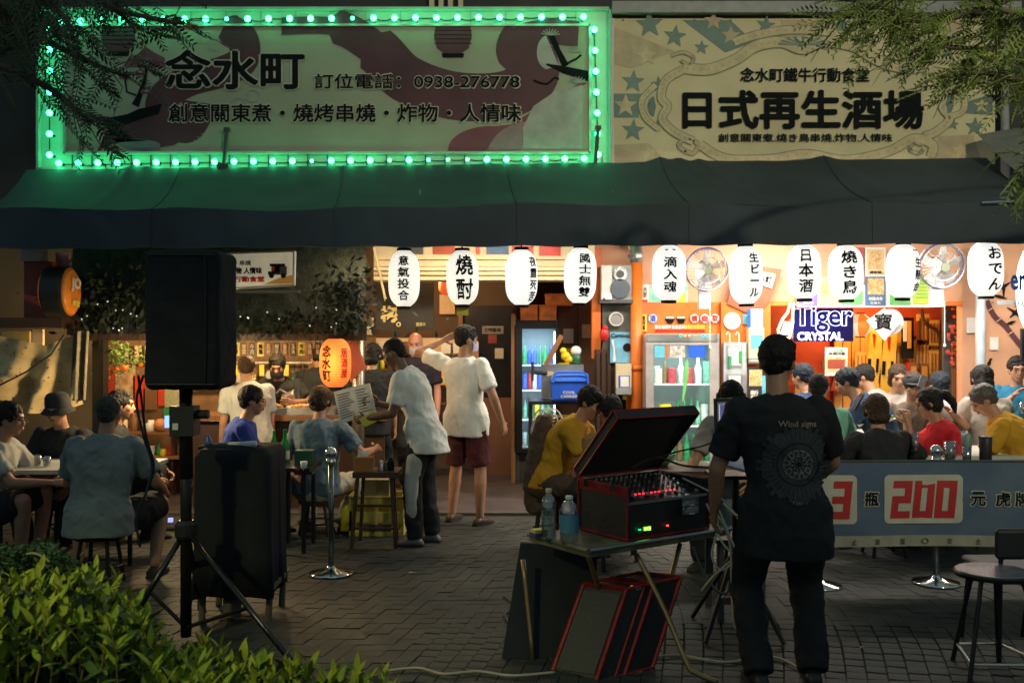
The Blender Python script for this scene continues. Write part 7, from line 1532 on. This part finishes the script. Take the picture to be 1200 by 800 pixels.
for k in range(2): 
    facequad(C_ + e1 * .36 + UZ * (.105 + k * .045), .12, .038, M['plastic'], dr_o, 'drawer', .03); facequad(C_ + e1 * .385 + UZ * (.115 + k * .045), .07, .014, M['paper'], dr_o, 'drawer_label', .026); g = G(); g.box(C_ + e1 * .42 + UZ * (.108 + k * .045) - e2 * .04, (.03, .012, .006), Mt); ob('pull', g, M['white'], dr_o)
# bottles on the table
def pet(X, Yb, h, w, d, label, cap_m, lab=None, ribs=True):
    c = P(X, Yb, d); c.z = .622; hh = xs(h, d); r = xs(w / 2, d); o = empty('water_bottle', c, label, 'bottle')
    pr_ = [(r * .8, 0), (r, .012)]
    if ribs:
        for i in range(11): pr_ += [(r * .93, .02 + i * hh * .045), (r, .02 + (i + .5) * hh * .045)]
    pr_ += [(r, hh * .6), (r * .98, hh * .72), (r * .7, hh * .84), (r * .36, hh * .9), (r * .34, hh * .93)]
    ob('bottle_wall', G().lathe(pr_, c, 24), glassy('pet_clear', (.93, .97, 1), .3, .08), o, smooth=True); ob('water', G().lathe([(r * .78, .006), (r * .88, .02), (r * .88, hh * .58)], c, 20), glassy('water_fill', (.8, .88, .9), .12, .02), o, smooth=True)
    ob('cap', G().lathe([(r * .4, hh * .92), (r * .42, hh * .925), (r * .42, hh * .99), (r * .38, hh)], c, 16), cap_m, o, smooth=True)
    if lab: ob('bottle_label', G().lathe([(r * 1.02, hh * .25), (r * 1.02, hh * .62)], c, 20, cap=False), lab, o, smooth=True)
pet(643, 630, 60, 18, 5.14, 'clear ribbed water bottle standing on the table corner', M['cream']); pet(667, 634, 56, 22, 5.05, 'wider clear bottle with a white cap and blue label', M['white'], mat('label_blue', (.08, .25, .4), .5), ribs=False)
c = P(631, 627, 5.2); c.z = .64; g = G(); g.box(c, (.075, .06, .02), (0, 0, 30)); o = ob('sponge', g, mat('sponge_blue', (.05, .07, .3), .9), label='blue and yellow sponge on the table corner by the ribbed bottle', cat='sponge', origin=c); g = G(); g.box((0, 0, .018), (.07, .055, .016), (0, 0, 30)); q = ob('yellow_layer', g, M['yellow']); q.parent = o
# laptop on a stand, tilted screen
lp_ = empty('laptop', P(856, 515, 5.75), 'laptop with a bright screen on a stand left of the man in black', 'laptop')
a4 = [P(836, 467, 5.6), P(874, 466, 5.85), P(872, 519, 5.85), P(838, 541, 5.6)]
g = G(); g.prism(a4, (0.01, .02, 0)); ob('screen_back', g, M['blackp'], lp_)
b4 = [a4[0].lerp(a4[1], .1).lerp(a4[3].lerp(a4[2], .1), .06), a4[0].lerp(a4[1], .97).lerp(a4[3].lerp(a4[2], .97), .06), a4[0].lerp(a4[1], .97).lerp(a4[3].lerp(a4[2], .97), .9), a4[0].lerp(a4[1], .1).lerp(a4[3].lerp(a4[2], .1), .9)]
nL = (b4[1] - b4[0]).cross(b4[3] - b4[0]).normalized(); nL = nL if nL.y < 0 else -nL
def scr(u0, v0, u1, v1, m, off, nm='screen'):
    f_ = lambda u_, v_: b4[0].lerp(b4[1], u_).lerp(b4[3].lerp(b4[2], u_), v_) + nL * off; g = G(); g.add([f_(u0, v0), f_(u1, v0), f_(u1, v1), f_(u0, v1)], [(0, 1, 2, 3)]); ob(nm, g, m, lp_)
scr(0, 0, 1, 1, mat('bezel_grey', (.4, .4, .38), .5), .003, 'bezel'); scr(.06, .05, 1, .93, mat('screen_white', (.7, .75, .9), .3, emit=(.75, .82, 1), es=1.0), .005)
scr(.06, .05, .25, .93, mat('screen_side', (.1, .1, .25), .3, emit=(.1, .1, .3), es=.6), .007, 'screen_bar'); scr(.35, .12, 1, .3, mat('screen_blue3', (.1, .1, .5), .3, emit=(.15, .12, .8), es=1), .007, 'screen_picture'); scr(.55, .16, .85, .27, mat('screen_yel', (.6, .5, .1), .3, emit=(.9, .7, .15), es=.8), .009, 'screen_picture'); scr(.4, .4, .6, .44, mat('screen_side'), .007, 'screen_text'); scr(.4, .62, .55, .66, mat('screen_side'), .007, 'screen_text'); scr(.7, .62, .9, .7, mat('screen_red', (.7, .1, .1), .3, emit=(.9, .2, .1), es=.7), .007, 'screen_text')
g = G(); g.prism([P(838, 541, 5.6), P(872, 519, 5.86), P(905, 525, 5.6), P(880, 552, 5.3)], (0, 0, -.015)); ob('keyboard_base', g, M['grey'], lp_)
ls = empty('laptop_stand', (xr(866, 5.65), 5.65, 0), 'black folding stand under the laptop', 'stand'); cxl = xr(862, 5.65)
for dx, dy in ((-.22, -.25), (.24, .2), (.2, -.28), (-.2, .25)): ob('leg', G().tube([V((cxl + dx * .1, 5.65 + dy * .1, .42)), V((cxl + dx, 5.65 + dy, .01))], .013, 6), M['blackm'], ls)
ob('pole', G().cyl((cxl, 5.65, .35), (cxl, 5.65, P(0, 556, 5.65).z), .02), M['blackm'], ls); g = G(); g.box((cxl, 5.65, P(0, 556, 5.65).z), (.3, .25, .02)); ob('tray', g, M['blackm'], ls)
g = G(); g.box((xr(850, 5.8), 5.8, P(0, 585, 5.8).z), (.09, .06, .3)); ob('grey_adapter', g, M['grey'], origin=(xr(850, 5.8), 5.8, P(0, 585, 5.8).z), label='grey upright box below the laptop', cat='box')
# cables
def cable(ctrl, r, m, label):
    pts = curve_pts(ctrl, 7); ob('cable', G().tube([P(*p) for p in pts], r, 6), m, label=label, cat='cable', origin=P(*ctrl[0]), smooth=True)
crmw = mat('cable_cream', (.5, .45, .33), .5)
for ctrl, lab in (([(828, 590, 5.3), (840, 620, 5.2), (834, 650, 5.15), (846, 668, 5.15), (862, 650, 5.15), (852, 620, 5.25), (842, 596, 5.4)], 'white cable coiled in a narrow loop at the table end'), ([(800, 560, 5.5), (830, 575, 5.4), (852, 590, 5.35), (870, 620, 5.3), (872, 660, 5.2), (846, 700, 5.1)], 'white cable drooping from the case to the laptop stand'), ([(832, 605, 5.25), (850, 640, 5.1), (880, 660, 5.1), (893, 640, 5.2), (880, 606, 5.3)], 'thin pale cable swinging behind the person in black')):
    ob('cable', G().tube([P(*p) for p in curve_pts(ctrl, 7)], .0055, 6), mat('cable_white', (.55, .55, .5), .5), label=lab, cat='cable', origin=P(*ctrl[0]), smooth=True)
cable([(836, 600, 5.2), (846, 612, 5.1), (856, 640, 5.05), (858, 700, 5.0), (862, 735, 5.0), (878, 746, 5.0), (888, 738, 5.0), (891, 712, 5.05)], .007, crmw, 'cream cable hanging in a long loop from the laptop stand')
cable([(848, 590, 5.3), (858, 600, 5.2), (872, 612, 5.1), (876, 632, 5.05), (858, 655, 5.05), (836, 675, 5.1), (822, 692, 5.15)], .007, crmw, 'cream cable crossing down to the left from the laptop stand')
cable([(812, 640, 5.2), (822, 665, 5.15), (838, 690, 5.1), (852, 694, 5.1), (858, 675, 5.1), (878, 650, 5.1)], .006, M['dgrey'], 'grey brown cable loop behind the cream ones')
cable([(740, 548, 5.35), (770, 536, 5.5), (800, 545, 5.6), (838, 548, 5.65)], .006, M['rubber'], 'black cable arching from the mixing desk to the laptop')
cable([(748, 543, 5.4), (790, 530, 5.6), (830, 520, 5.75), (850, 505, 5.9)], .005, M['rubber'], 'thin black cable rising behind the mixing desk')
for i, (ctrl, lab) in enumerate((([(455, 788), (490, 785), (520, 792), (560, 789), (600, 794), (650, 790)], 'pale cable lying along the paving before the table'), ([(700, 772), (730, 778), (790, 770), (850, 778), (905, 772), (945, 790)], 'pale cable on the paving behind the table legs'), ([(590, 700), (605, 712), (592, 722), (600, 735)], 'thin dark cable wiggling beside the black board'))):
    pts = curve_pts(ctrl, 6); g = G(); g.tube([V((xr(x, gd(y)), gd(y), .012)) for x, y in pts], .007, 6); ob('floor_cable', g, crmw if i < 2 else M['dgrey'], label=lab, cat='cable', origin=V((xr(ctrl[0][0], gd(ctrl[0][1])), gd(ctrl[0][1]), 0)), smooth=True)
# black board leaning under the table, red-edged case leaning
g = G(); g.prism([P(610, 636, 5.45), P(700, 640, 5.5), P(697, 768, 5.2), P(588, 772, 5.18)], (0, .04, 0)); ob('black_board', g, M['black'], label='large black board leaning under the left end of the folding table', cat='board', origin=P(640, 770, 5.2))
rc = empty('red_case', P(700, 799, 4.95), 'leaning red-edged flight case with a grey front under the table', 'flight case')
fq = [P(684, 684, 5.15), P(734, 690, 5.0), P(698, 799, 4.86), P(646, 790, 5.0)]; off = V((.30, .16, .02))
g = G(); g.loft([fq, [p + off for p in fq]]); ob('shell', g, cb_, rc)
nF = (fq[1] - fq[0]).cross(fq[3] - fq[0]).normalized(); nF = nF if nF.y < 0 else -nF
ctr = sum(fq, V((0, 0, 0))) / 4; g = G(); g.prism([ctr + (p - ctr) * .86 + nF * .004 for p in fq], nF * .004); ob('grille', g, mat('grille_grey', (.1, .095, .08), .85, vs=80, bs=250, bump=.6), rc)
for o_, rr_ in ((V((0, 0, 0)), .013), (off * .33, .008), (off * .5, .012), (off, .012)):
    for i in range(4): ob('red_edge', G().tube([fq[i] + o_, fq[(i + 1) % 4] + o_], rr_, 6), rd, rc)
for i in range(4): ob('red_edge', G().tube([fq[i], fq[i] + off], .009, 6), rd, rc)
g = G(); g.box(P(746, 688, 5.05), (.05, .05, .015), (0, 0, 30)); ob('latch', g, M['chrome'], rc)
# wooden folding chair beyond the table
wc = empty('folding_chair', (xr(850, 6.0), 6.0, 0), 'dark wooden chair frame standing behind the folding table', 'chair'); 
for X, w in ((838, 0), (885, 0)):
    for yy in (-.15, .2): g = G(); g.box((xr(X, 6.0), 6.0 + yy, .23), (.04, .03, .46)); ob('leg', g, M['dgrey'], wc)
for z in (.12, .44): g = G(); g.box((xr(861.5, 6.0), 5.85, z), (.24, .025, .04)); ob('rail', g, M['darkwood'], wc)
g = G(); g.box((xr(861.5, 6.0), 6.02, .47), (.3, .4, .02)); ob('seat', g, M['darkwood'], wc)
# pedestal fan and dark coat at the mustard T-shirt
sf = fan(642, 508, 1, 8.2, 'x') if False else None
c = P(643, 509, 8.1); o = empty('pedestal_fan', c, 'pedestal fan seen side-on with a pale mesh cage by the mustard T-shirt', 'fan'); r = xs(31, 8.1); nrm_ = V((-.92, -.38, 0)).normalized(); uu = V((-.38, .92, 0)).normalized()
for q, t in ((1, 0), (.96, .06), (.6, .1), (.96, -.05)): ob('cage_ring', G().tube([c + (uu * math.cos(i * math.pi / 16) + UZ * math.sin(i * math.pi / 16)) * r * q + nrm_ * t for i in range(33)], .006, 5, cap=False), M['white'], o)
g = G()
for i in range(40):
    a_ = i * 2 * math.pi / 40; g.tube([c + (uu * math.cos(a_) + UZ * math.sin(a_)) * r * q + nrm_ * t for q, t in ((.1, .11), (.6, .1), (.96, .06), (1, 0))], .002, 3, cap=False)
ob('cage_wire', g, M['white'], o, kind='stuff')
for k in range(4): a_ = k * math.pi / 2; v1 = uu * math.cos(a_) + UZ * math.sin(a_); v2 = uu * math.cos(a_ + .8) + UZ * math.sin(a_ + .8); g = G(); g.prism([c + v1 * r * .1, c + v1 * r * .85, c + v2 * r * .8, c + v2 * r * .1], nrm_ * .004); ob('blade', g, mat('blade_orange', (.55, .2, .03), .4), o)
ob('motor', G().cyl(c - nrm_ * .02, c - nrm_ * .16, .06), M['blackp'], o); ob('pole', G().cyl(c - nrm_ * .08 - UZ * .02, V((c.x + .07, c.y + .03, 0.02)), .018), M['blackm'], o); ob('base', G().lathe([(.2, 0), (.2, .015), (.05, .03)], (c.x + .07, c.y + .03, 0), 20), M['blackm'], o)
g = G(); rings = []
for z_, w_ in ((P(0, 600, 7.9).z, .12), (P(0, 560, 7.9).z, .15), (P(0, 520, 7.9).z, .10), (P(0, 485, 7.9).z, .05)): rings.append(ellring(V((xr(634, 7.9) + (.03 if w_ < .09 else 0), 7.9, z_)), V((1, 0, 0)), V((0, 1, 0)), w_, .1, 20))
g.loft(rings); fused('hanging_coat', g, brn, None, .015, 3, [(.05, .12), (.02, .05)]); tag(BAKE[-1][0], 'dark brown coat hanging behind the mustard T-shirt', 'coat')
# round metal stool at the right front, with a shiny top; black chair
dR = 4.95; c = V((xr(1163, dR), dR, 0)); z_ = P(0, 668, dR).z; o = empty('round_stool', c, 'round bar stool with a shiny pale seat at the lower right', 'stool')
ob('seat', G().lathe([(.155, z_ - .03), (.178, z_ - .025), (.18, z_ - .008), (.172, z_)], c, 40), M['blackm'], o); ob('seat_top', G().lathe([(.171, z_ + .0005), (.168, z_ + .003)], c, 40), mat('seat_sheen', (.35, .36, .42), .22, .6, vs=8, var=.4), o)
for dx, dy in ((-.14, -.12), (.16, -.13), (.1, .16), (-.08, .15)): ob('leg', G().tube([c + V((dx * .65, dy * .65, z_ - .02)), c + V((dx * 1.35, dy * 1.35, 0))], .012, 8), M['blackm'], o)
q4 = [c + V((dx * 1.2, dy * 1.2, .09)) for dx, dy in ((-.14, -.12), (.16, -.13), (.1, .16), (-.08, .15))]
for i in range(4): ob('foot_rail', G().cyl(q4[i], q4[(i + 1) % 4], .008, n=8), M['steel'], o)
c = V((xr(1212, 5.1), 5.1, 0)); o = empty('black_chair', c, 'black chair whose rounded back shows at the right edge', 'chair'); g = G(); zb = P(0, 655, 5.1).z; zt2 = P(0, 619, 5.1).z
rbox(g, c.x - .2, c.x + .2, 5.08, 5.12, zb, zt2, .018); ob('backrest', g, M['blackp'], o)
for x in (-.17, .17): ob('leg', G().tube([V((c.x + x, 5.1, zt2 - .05)), V((c.x + x, 5.12, 0))], .012, 8), M['blackm'], o); ob('leg', G().tube([V((c.x + x, 5.45, .44)), V((c.x + x, 5.55, 0))], .012, 8), M['blackm'], o)
g = G(); rbox(g, c.x - .2, c.x + .2, 5.12, 5.5, .43, .47, .018); ob('seat', g, M['blackp'], o)
# spotted shoe-like trainer under banner is part of a person; skewer basket on the middle table
for X, Y, w, lab in ((775, 545, 34, 'green bowl on the middle table nearer the laptop'), (745, 541, 26, 'green bowl on the middle table behind the raised lid')):
    c = P(X, Y, 7.3); c.z = .72; r = xs(w / 2, 7.3); ob('bowl', G().lathe([(r * .4, 0), (r * .8, .05), (r, .09), (r * .94, .09), (r * .3, .012)], c, 22), mat('bowl_green2', (.12, .25, .12), .35), label=lab, cat='bowl', origin=c, smooth=True)
beer(790, 522, 7.4, 34, 'green beer bottle on the middle table between lid and laptop')
# shoulder strap of the mustard T-shirt

for x, y, a_, lab in ((482, 672, 20, 'tiny pale scrap on the paving right of the chrome post'), (560, 700, 60, 'small dry leaf on the paving before the black board'), (430, 742, 10, 'small dry leaf on the paving just behind the hedge'), (1010, 760, 40, 'small dry leaf on the paving right of the person in black')):
    d_ = gd(y); g = G(); g.add([V((-.03, 0, .004)), V((0, -.012, .012)), V((.035, 0, .006)), V((0, .012, .01))], [(0, 1, 2, 3)]); o = ob('dry_leaf' if x != 482 else 'paper_scrap', g, M['paper'] if x == 482 else M['wood'], label=lab, cat='leaf' if x != 482 else 'scrap'); o.location = (xr(x, d_), d_, .003); o.rotation_euler = (0, 0, R(a_))
# ================================================================ hedges and trees
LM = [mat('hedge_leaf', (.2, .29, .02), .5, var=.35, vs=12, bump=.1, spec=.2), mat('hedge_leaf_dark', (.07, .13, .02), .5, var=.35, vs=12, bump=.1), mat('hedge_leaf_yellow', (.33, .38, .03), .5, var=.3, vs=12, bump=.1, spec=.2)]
def leafmesh(L, W, fold=.25, m=None):
    g = G(); n = 5; vs = []
    for i in range(n + 1):
        t = i / n; w = W * math.sin(math.pi * min(1, t * .96 + .04)) ** .8 * (1 - .25 * t); z = .18 * L * t * t * -1
        vs += [V((t * L, -w, z + w * fold)), V((t * L, 0, z)), V((t * L, w, z + w * fold))]
    fs = []
    for i in range(n): fs += [(3 * i, 3 * i + 1, 3 * i + 4, 3 * i + 3), (3 * i + 1, 3 * i + 2, 3 * i + 5, 3 * i + 4)]
    g.add(vs, fs); me = bpy.data.meshes.new('leaf'); me.from_pydata([tuple(v) for v in g.v], [], g.f); me.materials.append(m)
    for p in me.polygons: p.use_smooth = True
    return me, g
hedge = empty('garden_hedge', (-1.6, 3.6, 0), 'bright yellow-green leafy hedge across the lower left corner', 'hedge')
def top_y(X):      # photograph row of the hedge's upper outline
    pts = [(-60, 668), (0, 668), (60, 660), (110, 655), (160, 700), (190, 738), (240, 745), (300, 762), (340, 768), (390, 776), (430, 780), (470, 795), (500, 815)]
    for (a, b), (c, d) in zip(pts, pts[1:]):
        if a <= X <= c: return b + (d - b) * (X - a) / (c - a)
    return 820
ML = [[leafmesh(L, L * .17, .3, m) for L in (.07, .09, .11)] for m in LM]
rh = random.Random(5); leaves = []
def shoot(base, h, lean):
    tipd = (V((lean[0], lean[1], 1))).normalized(); n = int(h / .026); stem = [base + tipd * h * t + V((.01 * math.sin(t * 5), 0, 0)) for t in (0, .5, 1)]
    for i in range(n):
        t = .25 + .75 * i / max(1, n - 1); p = base + tipd * h * t; a = i * 2.4 + rh.uniform(-.3, .3); el = R(20 + 50 * t + rh.uniform(-15, 15))
        M_ = Matrix.Rotation(a, 3, 'Z') @ Matrix.Rotation(-el, 3, 'Y') @ Matrix.Rotation(rh.uniform(-.4, .4), 3, 'X')
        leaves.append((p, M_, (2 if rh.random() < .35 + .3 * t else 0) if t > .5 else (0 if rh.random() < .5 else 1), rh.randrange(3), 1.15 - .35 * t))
    return stem
stems = G()
for i in range(560):
    X = rh.uniform(-70, 480); d = rh.uniform(3.25, 4.35); y = top_y(X) + abs(rh.gauss(0, 30)) + (4.35 - d) * 42
    if y > 880: continue
    tip = P(X, y, d); h = rh.uniform(.12, .26); ln = (rh.gauss(0, .3), rh.gauss(0, .25)); base = tip - V((ln[0], ln[1], 1)).normalized() * h
    st_ = shoot(base, h, ln); stems.tube([base - V((0, 0, .15))] + st_, .003, 4)
ob('stems', stems, mat('stem', (.1, .09, .03), .7), hedge, kind='stuff')
def vis(l): p = l[0]; s = F / p.y; X = 600 + p.x * s; Y = HZ - (p.z - EYE) * s; return -20 < X < 520 and Y < 800
lv = [l for l in leaves if vis(l)]; lv.sort(key=lambda l: l[0].y - l[0].z * .8); near_l = lv[:300]; ids = set(id(l) for l in near_l)
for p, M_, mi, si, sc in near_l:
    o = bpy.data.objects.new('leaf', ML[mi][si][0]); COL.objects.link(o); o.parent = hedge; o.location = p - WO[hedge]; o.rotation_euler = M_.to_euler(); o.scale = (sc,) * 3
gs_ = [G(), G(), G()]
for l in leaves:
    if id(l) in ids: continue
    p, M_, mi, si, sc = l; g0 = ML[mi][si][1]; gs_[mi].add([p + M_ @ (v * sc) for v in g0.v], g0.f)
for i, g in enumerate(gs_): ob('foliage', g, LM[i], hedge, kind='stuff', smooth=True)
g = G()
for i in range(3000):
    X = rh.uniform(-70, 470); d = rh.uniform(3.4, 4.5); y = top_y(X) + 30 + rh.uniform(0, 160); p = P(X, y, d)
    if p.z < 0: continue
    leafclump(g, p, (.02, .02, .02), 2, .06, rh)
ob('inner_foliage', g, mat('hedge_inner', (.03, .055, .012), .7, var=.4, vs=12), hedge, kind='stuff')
# smaller-leaved dark bush further back at the left edge
bs_ = empty('dark_bush', P(40, 690, 5.2), 'dark small-leaved bush at the left edge behind the bright hedge', 'bush'); g = G()
for i in range(4200):
    X = rh.uniform(-60, 112); y = 640 + max(0, X - 60) * .6 + abs(rh.gauss(0, 26)) + rh.uniform(0, 14); d = rh.uniform(4.7, 5.5); p = P(X, y, d)
    if p.z < 0: continue
    leafclump(g, p, (.015, .015, .015), 3, .032, rh)
ob('foliage', g, mat('bush_leaf', (.03, .075, .02), .55, var=.5, vs=14), bs_, kind='stuff')
# curled dead twigs over the hedge
for ctrl, lab in (([(31, 649), (40, 648), (50, 652), (58, 658)], 'pale curled twig over the dark bush'), ([(92, 692), (100, 680), (112, 668), (118, 672), (112, 690), (106, 700)], 'pale bent twig rising from the hedge beside the tripod')):
    ob('twig', G().tube([P(x, y, 4.4) for x, y in curve_pts(ctrl, 5)], .006, 5), mat('twig_pale', (.3, .24, .1), .7), label=lab, cat='twig', origin=P(ctrl[0][0], ctrl[0][1], 4.4))
# feathery compound-leaf branches
def frond(g, p, d, L, rnd, pairs=9, w=.05):
    d = d.normalized(); side = d.cross(V((0, 0, 1))); side = side.normalized() if side.length > .1 else V((1, 0, 0)); nrm = side.cross(d)
    rot = Matrix.Rotation(rnd.uniform(-1.2, 1.2), 3, d); side = rot @ side
    for i in range(pairs):
        t = (i + .6) / pairs; q = p + d * L * t - V((0, 0, .22 * L * t * t))
        for s_ in (-1, 1):
            l = w * (1 - .5 * abs(t - .45)) * rnd.uniform(.8, 1.15); dd = (side * s_ * .85 + d * .55 - V((0, 0, .15))).normalized(); wv = d * l * .19
            g.add([q, q + dd * l * .5 + wv, q + dd * l, q + dd * l * .5 - wv], [(0, 1, 2, 3)])
    g.tube([p, p + d * L * .5 - V((0, 0, .055 * L)), p + d * L - V((0, 0, .22 * L))], .0022, 3, cap=False)
def tree(root_p, trunk, branches, label, lm, fr_n, seed, spread=1.0, w=.05, L=(.14, .26)):
    rt = random.Random(seed); o = empty('street_tree', root_p, label, 'tree')
    ob('trunk', G().tube([P(*p) if len(p) == 3 and p[1] > -3000 and False else V(p) for p in trunk], 1, 12, rs=[.16, .14, .12, .09][:len(trunk)]), mat('bark', (.09, .07, .05), .85, vs=8, var=.4, bump=.8, bs=30), o, smooth=True)
    lg = G()
    for br in branches:
        pts = [P(*p) for p in curve_pts(br, 6)]; n = len(pts); ob('branch', G().tube(pts, 1, 7, rs=[.022 * (1 - .75 * i / n) + .003 for i in range(n)]), MATS['bark'], o, smooth=True)
        far_ = br[0][0] > 1500
        for i in range(int(fr_n * (1.0 if far_ and br[-1][1] < 150 else .7 if far_ else 1))):
            t = rt.uniform(.45 if far_ else .1, 1); k = min(n - 2, int(t * (n - 1))); p = pts[k].lerp(pts[k + 1], rt.random()); d = (pts[k + 1] - pts[k]).normalized() + V((rt.gauss(0, .6), rt.gauss(0, .5), rt.gauss(-.25, .55))) * spread
            tw = rt.uniform(.02, .16); q = p + V((rt.gauss(0, 1), rt.gauss(0, 1), rt.gauss(0, 1))).normalized() * tw; lg.tube([p, q], .003, 3, cap=False); frond(lg, q, d, rt.uniform(*L), rt, 9, w)
    ob('leaves', lg, lm, o, kind='stuff'); return o
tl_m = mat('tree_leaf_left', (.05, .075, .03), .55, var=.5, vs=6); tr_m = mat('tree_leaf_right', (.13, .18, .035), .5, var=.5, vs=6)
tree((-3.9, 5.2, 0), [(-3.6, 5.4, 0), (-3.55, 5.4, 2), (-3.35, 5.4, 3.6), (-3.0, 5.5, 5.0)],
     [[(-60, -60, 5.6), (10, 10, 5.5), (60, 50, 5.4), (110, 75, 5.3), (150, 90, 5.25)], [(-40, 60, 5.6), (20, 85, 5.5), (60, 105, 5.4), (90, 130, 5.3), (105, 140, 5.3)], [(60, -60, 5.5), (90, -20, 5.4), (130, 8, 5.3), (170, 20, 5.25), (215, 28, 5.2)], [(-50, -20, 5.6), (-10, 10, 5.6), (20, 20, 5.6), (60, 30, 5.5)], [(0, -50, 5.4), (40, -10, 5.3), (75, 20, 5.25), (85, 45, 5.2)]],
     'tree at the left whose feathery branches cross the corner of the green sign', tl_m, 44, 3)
tree((6.6, 5.6, 0), [(6.6, 5.6, 0), (6.5, 5.6, 2), (6.3, 5.6, 3.6), (5.9, 5.5, 5)],
     [[(1850, 20, 5.5), (1500, 40, 5.3), (1260, 60, 5.2), (1200, 52, 5.1), (1150, 58, 5.0), (1100, 55, 5.0), (1060, 62, 4.95)], [(1850, -120, 5.5), (1500, -80, 5.3), (1250, -30, 5.2), (1180, 0, 5.1), (1120, 20, 5.0), (1060, 25, 5.0), (1005, 28, 5.0)], [(1850, -20, 5.5), (1500, 30, 5.3), (1280, 30, 5.2), (1220, 25, 5.1), (1170, 10, 5.0), (1130, -10, 5.0)], [(1850, 60, 5.5), (1500, 90, 5.3), (1260, 90, 5.1), (1200, 95, 5.0), (1150, 85, 4.95), (1100, 90, 4.9)], [(1100, -40, 5), (1070, -10, 4.95), (1030, 5, 4.9), (1000, 10, 4.9)], [(1850, 100, 5.5), (1500, 130, 5.1), (1290, 150, 4.7), (1240, 165, 4.6), (1212, 190, 4.55)]],
     'tree at the right whose lit feathery branches hang over the cream sign', tr_m, 62, 8, w=.042)
tree_hidden = None
# ================================================================ street lamps behind the camera (the place is lit by them)
def street_lamp(x, y, h, tgt, power, color, spot, label, size=.15, blend=.9):
    r = empty('street_lamp', (x, y, 0), label, 'street lamp')
    ob('pole', G().lathe([(.08, 0), (.07, .3), (.045, .35), (.03, h)], (x, y, 0), 10), M['dgrey'], r)
    ob('lamp_head', G().lathe([(.04, h + .12), (.16, h + .1), (.2, h + .04)], (x, y, 0), 14), M['dgrey'], r)
    o = lamp('lamp_light', 'SPOT', (x, y, h), power, color, tgt, size, spot=spot, blend=blend, parent=r); return r
street_lamp(4.5, -2.2, 5.6, P(1010, 110, 10.4), 3100, (1, .9, .56), 70, 'tall street lamp behind the viewer lighting the cream sign')
street_lamp(-4.2, .6, 4.2, (-2.2, 3.7, .6), 680, (1, .92, .38), 50, 'street lamp behind the viewer lighting the hedge')
street_lamp(-1.5, -4.5, 6.5, P(420, 110, 10.4), 330, (.75, 1, .65), 34, 'street lamp behind the viewer lighting the green sign and the awning')
# prints that follow baked cloth are made after the cloth exists
def post_prints():
    w = onshirt(xo, zc(540)); root_ = FGM['root']
    def band(name, r0, r1, m, off, n=64, seg=None, wob=0, sx=1.0):
        g = G(); vs = []; fs = []; k = 0
        for i in range(n):
            if seg and not seg(i): continue
            a0, a1 = 2 * math.pi * i / n, 2 * math.pi * (i + 1) / n; rA = r1 + wob * math.sin(i * 2.7) + wob * .6 * math.sin(i * 7.1)
            q = []
            for a, r_ in ((a0, r0), (a1, r0), (a1, rA), (a0, rA)):
                p = w(V((r_ * math.cos(a) * px_ * sx, 0, r_ * math.sin(a) * px_))); q.append(p - V((0, off, 0)))
            b = len(vs); vs += q; fs.append((b, b + 1, b + 2, b + 3))
        g.add(vs, fs); ob(name, g, m, root_)
    for rr in (6, 12, 18, 24, 30, 36): band('back_print', rr, rr + 6.3, dim, .001, wob=3 if rr == 36 else 0)
    band('back_print', 23.5, 24.5, M['ink'], .002); band('back_print', 15.5, 17, silv, .003, seg=lambda i: i % 5)
    band('back_print', 27, 38, mat('print_dim2', (.055, .06, .068), .85), .002, n=120, seg=lambda i: i % 3 == 0, wob=2)
    band('back_print', 9, 11, silv, .003, seg=lambda i: i % 7 < 5); band('back_print', 11, 15, silv, .0035, seg=lambda i: i % 4 == 0); band('back_print', 3, 8, silv, .003, n=30, seg=lambda i: i % 3 == 0, wob=1.5)
finish()
post_prints()
